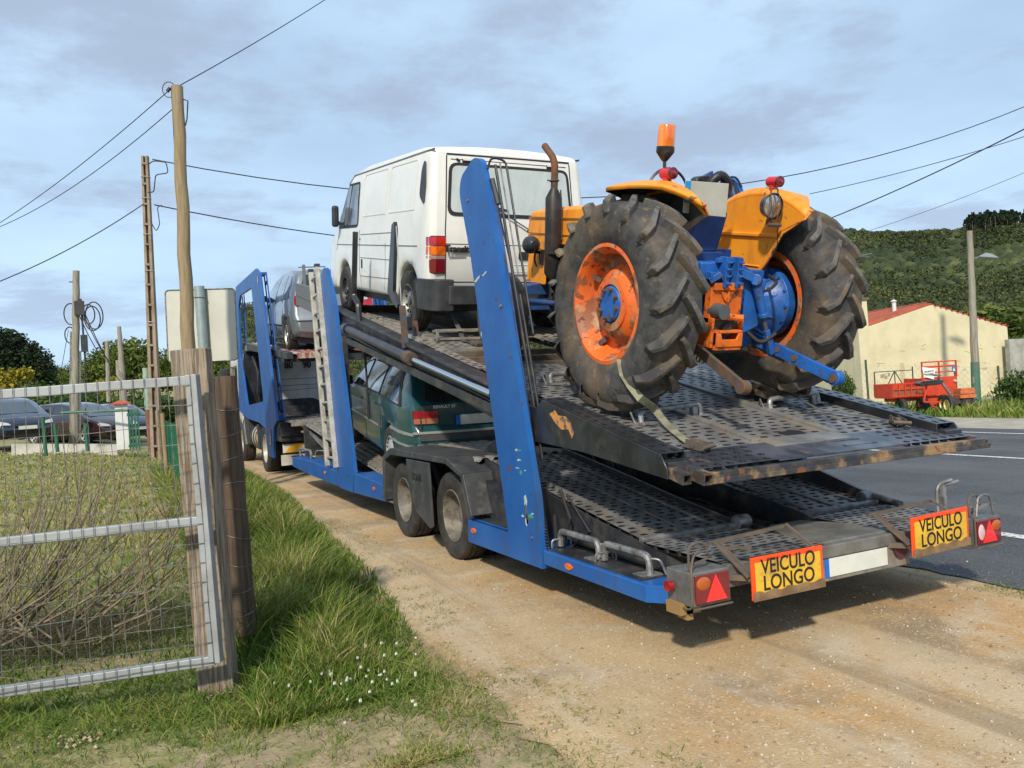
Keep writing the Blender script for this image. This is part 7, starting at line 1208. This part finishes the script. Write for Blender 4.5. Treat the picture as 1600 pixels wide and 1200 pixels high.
# wooded hillside: thousands of crowns, one object
def hill_crowns():
    r = np.random.default_rng(11); Vs = []; Qs = []; Ts = []; o = 0; N_ = 17000; cnt = 0
    th = np.linspace(0, 2*PI, 7)[:-1]; base = [(0, 0, 1.0)]+[(math.cos(a)*.62, math.sin(a)*.62, .72) for a in th]+[(math.cos(a+.5)*1.0, math.sin(a+.5)*1.0, .15) for a in th]+[(math.cos(a)*.8, math.sin(a)*.8, -.5) for a in th]; base = np.array(base)
    tr = [(0, 1+i, 1+(i+1) % 6, 1+(i+1) % 6) for i in range(6)]+[(1+i, 7+i, 1+(i+1) % 6, 1+(i+1) % 6) for i in range(6)]+[(7+i, 7+(i+1) % 6, 1+(i+1) % 6, 1+(i+1) % 6) for i in range(6)]+[(7+i, 13+i, 13+(i+1) % 6, 7+(i+1) % 6) for i in range(6)]
    tr = np.array([[a, b, c] for a, b, c, d in tr[:18]]+[[a, b, c] for a, b, c, d in tr[18:]]+[[a, c, d] for a, b, c, d in tr[18:]])
    for k in range(N_):
        u = r.uniform(340, 1900) if r.random() < .45 else r.uniform(1300, 1680); rr_ = 68+232*r.random()**.8
        d = rr_/math.sqrt(1+((u-800)/F)**2); p = at(u, 600, d); x, y = p.x, p.y
        if noise.noise(Vector((x*.022, y*.022, 1))) > .30 and rr_ < 200: continue
        top = sm(rr_, 240, 280); z = ground(x, y); n = noise.noise(Vector((x*.03, y*.03, 7))); sz = r.uniform(.5, 1.5)*(1+.6*n)*(.65+rr_/330)
        if 1512 < u < 1700 and rr_ > 235: continue
        elif rr_ > 250 and u < 1512: 
            if r.random() < .9: continue
            hh = 1
        else: hh = r.uniform(.7, 1.1)
        V = base*r.uniform(.65, 1.35, (19, 3))*np.array([sz, sz, sz*hh])+np.array([x, y, z+sz*.2*hh]); Vs.append(V); Qs.append(tr+o); o += 19; Ts.append(np.full(19, np.clip(.42+.55*n+r.normal(0, .2), 0, 1)))
    me = rawmesh('hillside_scrub', np.concatenate(Vs), np.concatenate(Qs), np.concatenate(Ts), LEAFH); ob = bpy.data.objects.new('hillside_scrub', me); C.objects.link(ob)
    for p in me.polygons: pass
    return ob
tag(hill_crowns(), 'dense dark green scrub and trees covering the hillside', 'scrub', kind='stuff')
# leaf sprays breaking up the crowns of the nearer scrub
V, Q, T = [], [], []; rr2 = np.random.default_rng(5); n = 210000; u = np.where(rr2.random(n) < .6, rr2.uniform(1310, 1640, n), rr2.uniform(340, 900, n)); R_ = 70+210*rr2.random(n)**.8; dd = R_/np.sqrt(1+((u-800)/F)**2)
Px = CAM.x+FW.x*dd+RI.x*(u-800)/F*dd; Py = CAM.y+FW.y*dd+RI.y*(u-800)/F*dd; Z = gz(Px, Py); nn = nzv(Px, Py, .06, 3)+.5*nzv(Px, Py, .018, 6); s = rr2.uniform(.22, .60, n)*(.5+R_/230)
c = np.stack([Px, Py, Z+rr2.uniform(.1, 2.1, n)*(1+.8*nn)], 1); a = rr2.normal(size=(n, 3)); a /= np.linalg.norm(a, axis=1)[:, None]; b = np.cross(a, rr2.normal(size=(n, 3))); b /= np.linalg.norm(b, axis=1)[:, None]; s = s[:, None]
V = np.stack([c-a*s*.5, c+b*s*.35, c+a*s*.5, c-b*s*.35], 1).reshape(-1, 3); o = bpy.data.objects.new('hillside_foliage', rawmesh('hillside_foliage', V, np.arange(4*n).reshape(-1, 4), np.repeat(np.clip(.5+.6*nn+rr2.normal(0, .2, n), 0, 1), 4), LEAFH)); C.objects.link(o); tag(o, 'loose leafy growth over the hillside scrub', 'foliage', kind='stuff')
V = []; T = []; rp = np.random.default_rng(8); tk = MB()                # pine wood on the ridge
for k in range(210):
    u = rp.uniform(1524, 1740); dd = rp.uniform(225, 262); p = at(u, 600, dd); z = ground(p.x, p.y); h = rp.uniform(4.6, 7.0)*(.75+.25*min(1, (u-1508)/30)); n = 150; t = rp.random(n)**.7; w = 1.15*(1.15-t)*rp.uniform(.5, 1, n)+.15; a = rp.uniform(0, 2*PI, n)
    c = np.stack([p.x+w*np.cos(a), p.y+w*np.sin(a), z+h*(.38+.62*t)], 1); A_ = rp.normal(size=(n, 3)); A_ /= np.linalg.norm(A_, axis=1)[:, None]; B_ = np.cross(A_, rp.normal(size=(n, 3))); B_ /= np.linalg.norm(B_, axis=1)[:, None]; s = rp.uniform(.35, .8, n)[:, None]
    V.append(np.stack([c-A_*s*.5, c+B_*s*.35, c+A_*s*.5, c-B_*s*.35], 1).reshape(-1, 3)); T.append(np.repeat(np.clip(.4+rp.normal(0, .2, n), 0, 1), 4)); tk.tube([(p.x, p.y, z-.5), (p.x, p.y, z+h*.8)], [.16, .08], 5)
V = np.concatenate(V); o = bpy.data.objects.new('ridge_pines', rawmesh('ridge_pines', V, np.arange(len(V)).reshape(-1, 4), np.concatenate(T), LEAFD)); C.objects.link(o); tag(o, 'dense pine wood along the top of the hill at the right', 'wood', kind='stuff')
o = tk.build('ridge_trunks', mat('pale_trunk', (.16, .13, .10), .9)); tag(o, 'bare pine trunks of the wood on the hilltop', 'wood', kind='stuff')
m = MB(); q = at(1568, 437, 255); 
pts = [q+RI*a*3.2*random.uniform(.7, 1.2)+UP*b*1.2*random.uniform(.6, 1.2)-FW*9 for a, b in [(math.cos(t), math.sin(t)) for t in np.linspace(0, 2*PI, 11, endpoint=False)]]; m.add(pts+[p+FW*5 for p in pts], [tuple(range(11))]+[(i, (i+1) % 11, 11+(i+1) % 11, 11+i) for i in range(11)]); tag(m.build('bare_earth_scar', mat('orange_earth', (.42, .22, .09), .95), smooth=0), 'small orange patch of bare earth on the hillside', 'earth bank', kind='structure')
# ------------------------------------------------------------------ bare pruned shrub behind the gate
m = MB(); bx = at(70, 905, 5.2); bx.z = 0; rs = random.Random(4)
def twig(p, d, L_, r, bend, n=7, dep=0):
    P_ = [Vector(p)]; d = Vector(d).normalized()
    for i in range(n): d = (d+bend*(1/n)+Vector((rs.gauss(0, .05), rs.gauss(0, .05), rs.gauss(0, .05)))).normalized(); P_.append(P_[-1]+d*L_/n)
    k_ = next((i for i, q in enumerate(P_) if (q-CAM).dot(RI)/(q-CAM).dot(FW)*F+800 > 318), len(P_)); P_ = P_[:k_]; n = k_-1
    if n < 3: return
    m.tube(P_, [r*(1-.75*i/n) for i in range(n+1)], 5)
    if dep < 2 and L_ > .35:
        for k in range(rs.choice((1, 2, 2))): j = rs.randint(2, n-1); twig(P_[j], d+Vector((rs.gauss(0, .5), rs.gauss(0, .5), rs.gauss(.2, .35))), L_*rs.uniform(.3, .55), r*.5, bend*.6+Vector((0, 0, .3)), 5, dep+1)
for k in range(95):
    t = rs.random(); s_ = rs.random(); p = bx+RI*rs.gauss(-.15, .5)+Vector((FW.x, FW.y, 0))*rs.gauss(0, .3); p.z = rs.uniform(.0, .3)
    if s_ < .55: twig(p, RI*rs.uniform(.5, 1.2)+Vector((0, 0, rs.uniform(.1, .7))), rs.uniform(.7, 1.45), rs.uniform(.005, .013), Vector((0, 0, rs.uniform(.3, 1.3))))
    elif s_ < .85: twig(p+RI*rs.uniform(-.6, .9), RI*rs.gauss(.05, .25)+Vector((0, 0, 1)), rs.uniform(.5, 1.15), rs.uniform(.003, .008), RI*rs.gauss(0, .3))
    else: twig(p, RI*rs.uniform(-1, -.3)+Vector((0, 0, rs.uniform(0, .8))), rs.uniform(.4, 1.0), rs.uniform(.004, .010), Vector((0, 0, -.3)))
tag(m.build('bare_shrub', mat('dry_branch', (.24, .19, .115), .85, 0, (.12, .095, .06), 9, 1)), 'bare pruned shrub with long curved branches behind the mesh gate', 'shrub')
n = 900; x = np.array([bx.x+rs.gauss(-.1, .55) for _ in range(n)]); y = np.array([bx.y+rs.gauss(0, .3) for _ in range(n)])
tag(blades('dead_twigs', np.stack([x, y], 1), np.zeros(n), rng.uniform(.08, .35, n), rng.uniform(.004, .008, n), rng.uniform(1.5, 4, n), tintmat('dead_twig_brown', [(0, (.05, .038, .026)), (1, (.17, .13, .085))], .9), rng.random(n)), 'tangle of dead twigs under the bare shrub', 'twigs', kind='stuff')
# ------------------------------------------------------------------ parked cars and gate pillars at the far left
PK = 'cars parked beyond the field'
def pc(label, u, v, d, dx, dy, paint, H=1.5, L=4.3):
    p = at(u, v, d); h = RI*dx+FW*dy; modern('parked_car', label, (p.x, p.y, p.z), (0, 0, math.atan2(-h.x, h.y)), paint, L, H, .87, False, PK)
PBLK = mat('black_car_paint', (.012, .012, .016), .22, .2, coat=1); PMAR = mat('maroon_black_paint', (.035, .014, .016), .22, .2, coat=1); PNAVY = mat('navy_car_paint', (.02, .03, .055), .22, .3, coat=1)
pc('dark blue hatchback showing its front and number plate at the left edge', -14, 690, 28.0, .8, -.75, PNAVY, 1.45, 4.1)
pc('black car half hidden behind the blue hatchback', -18, 676, 37, .6, -.8, PBLK, 1.5)
pc('dark maroon car with alloy wheels behind the grey coil pole', 66, 694, 31.5, .90, -.42, PMAR, 1.55, 4.5)
pc('dark navy car beyond the maroon car near the white gate pillar', 146, 687, 36, .80, -.6, PNAVY, 1.55)
def up_at(u, v, d): p = at(u, v, d); return p
p = at(193, 702, 23.5); GP = thing('gate_pillar', 'white gate pillar with a clay tile cap beside the green gate', 'pillar', tuple(p)); m = MB(); m.box(-.17, .17, -.17, .17, 0, 1.32); m.build('shaft', WHITE2, GP, bevel=.01); m = MB(); m.add([(-.27, -.27, 1.32), (.27, -.27, 1.32), (.27, .27, 1.32), (-.27, .27, 1.32), (0, 0, 1.46), (-.27, -.27, 1.36), (.27, -.27, 1.36), (.27, .27, 1.36), (-.27, .27, 1.36)], [(0, 1, 2, 3), (5, 6, 4), (6, 7, 4), (7, 8, 4), (8, 5, 4), (0, 1, 6, 5), (1, 2, 7, 6), (2, 3, 8, 7), (3, 0, 5, 8)]); m.build('tile_cap', TILE, GP, smooth=0)
p = at(211, 704, 23.0); m = MB()
for k in range(4): m.box(-.14+.08*k, -.09+.08*k, -.03, .03, 0, 1.18)
m.box(-.16, .2, -.02, .02, .1, .18); m.box(-.16, .2, -.02, .02, 1.0, 1.08); o = m.build('green_gate', GREENP); o.location = p; tag(o, 'green metal garden gate leaf beside the white pillar', 'gate')
a, b = at(20, 700, 24), at(185, 700, 24); m = MB(); m.bar((0, 0, -.05), b-a+Vector((0, 0, -.05)), .15, .34); o = m.build('low_wall', mat('pale_wall', (.48, .47, .43), .9, 0, (.36, .35, .31), 3, 1)); o.location = a; tag(o, 'low pale wall in front of the parked cars', 'wall')
for i, (u, v, lb) in enumerate(((72, 712, 'leftmost green fence post beyond the field'), (90, 706, 'second green fence post from the left beyond the field'), (137, 705, 'green fence post just right of the coil pole'))):
    p = at(u, v, 22.5); post('fence_post', lb, 'post', p+Vector((-.03, 0, 1.12 if i == 0 else .8)), p, .10, .10, GREENP, True)
p, q = at(95, 645, 22.6), at(200, 641, 22.9); m = MB(); m.tube([p, q], .035, 8); tag(m.build('fence_rail', GREENP), 'green horizontal fence rail in front of the parked cars', 'rail')
for o in list(bpy.data.objects):
    if o.type == 'EMPTY' and not o.children: bpy.data.objects.remove(o)

SPLIT = {'side_window', 'window_frame', 'window_seal', 'bumper_corner', 'rail_tread', 'hinge_tube', 'deck_crossbar', 'door_mirror', 'mirror', 'door_handle', 'hinge_cover', 'end_cap', 'deck_rib', 'inner_post', 'air_vent', 'under_box', 'stop_bracket', 'rail_box', 'side_reflector', 'loading_board', 'platform_track', 'low_deck', 'roof_rail', 'hydraulic_hose', 'pressed_rib', 'square_tube', 'axle', 'headlight', 'grab_handle', 'bolt', 'plate_frame', 'front_cowl', 'rear_bumper', 'gantry_marker', 'chevron', 'gantry_flange', 'side_equipment', 'deck_opening', 'hydraulics', 'headlight'}
for o in list(bpy.data.objects):
    if o.type == 'MESH' and o.name.split('.')[0] in SPLIT and not o.children: split_islands(o)
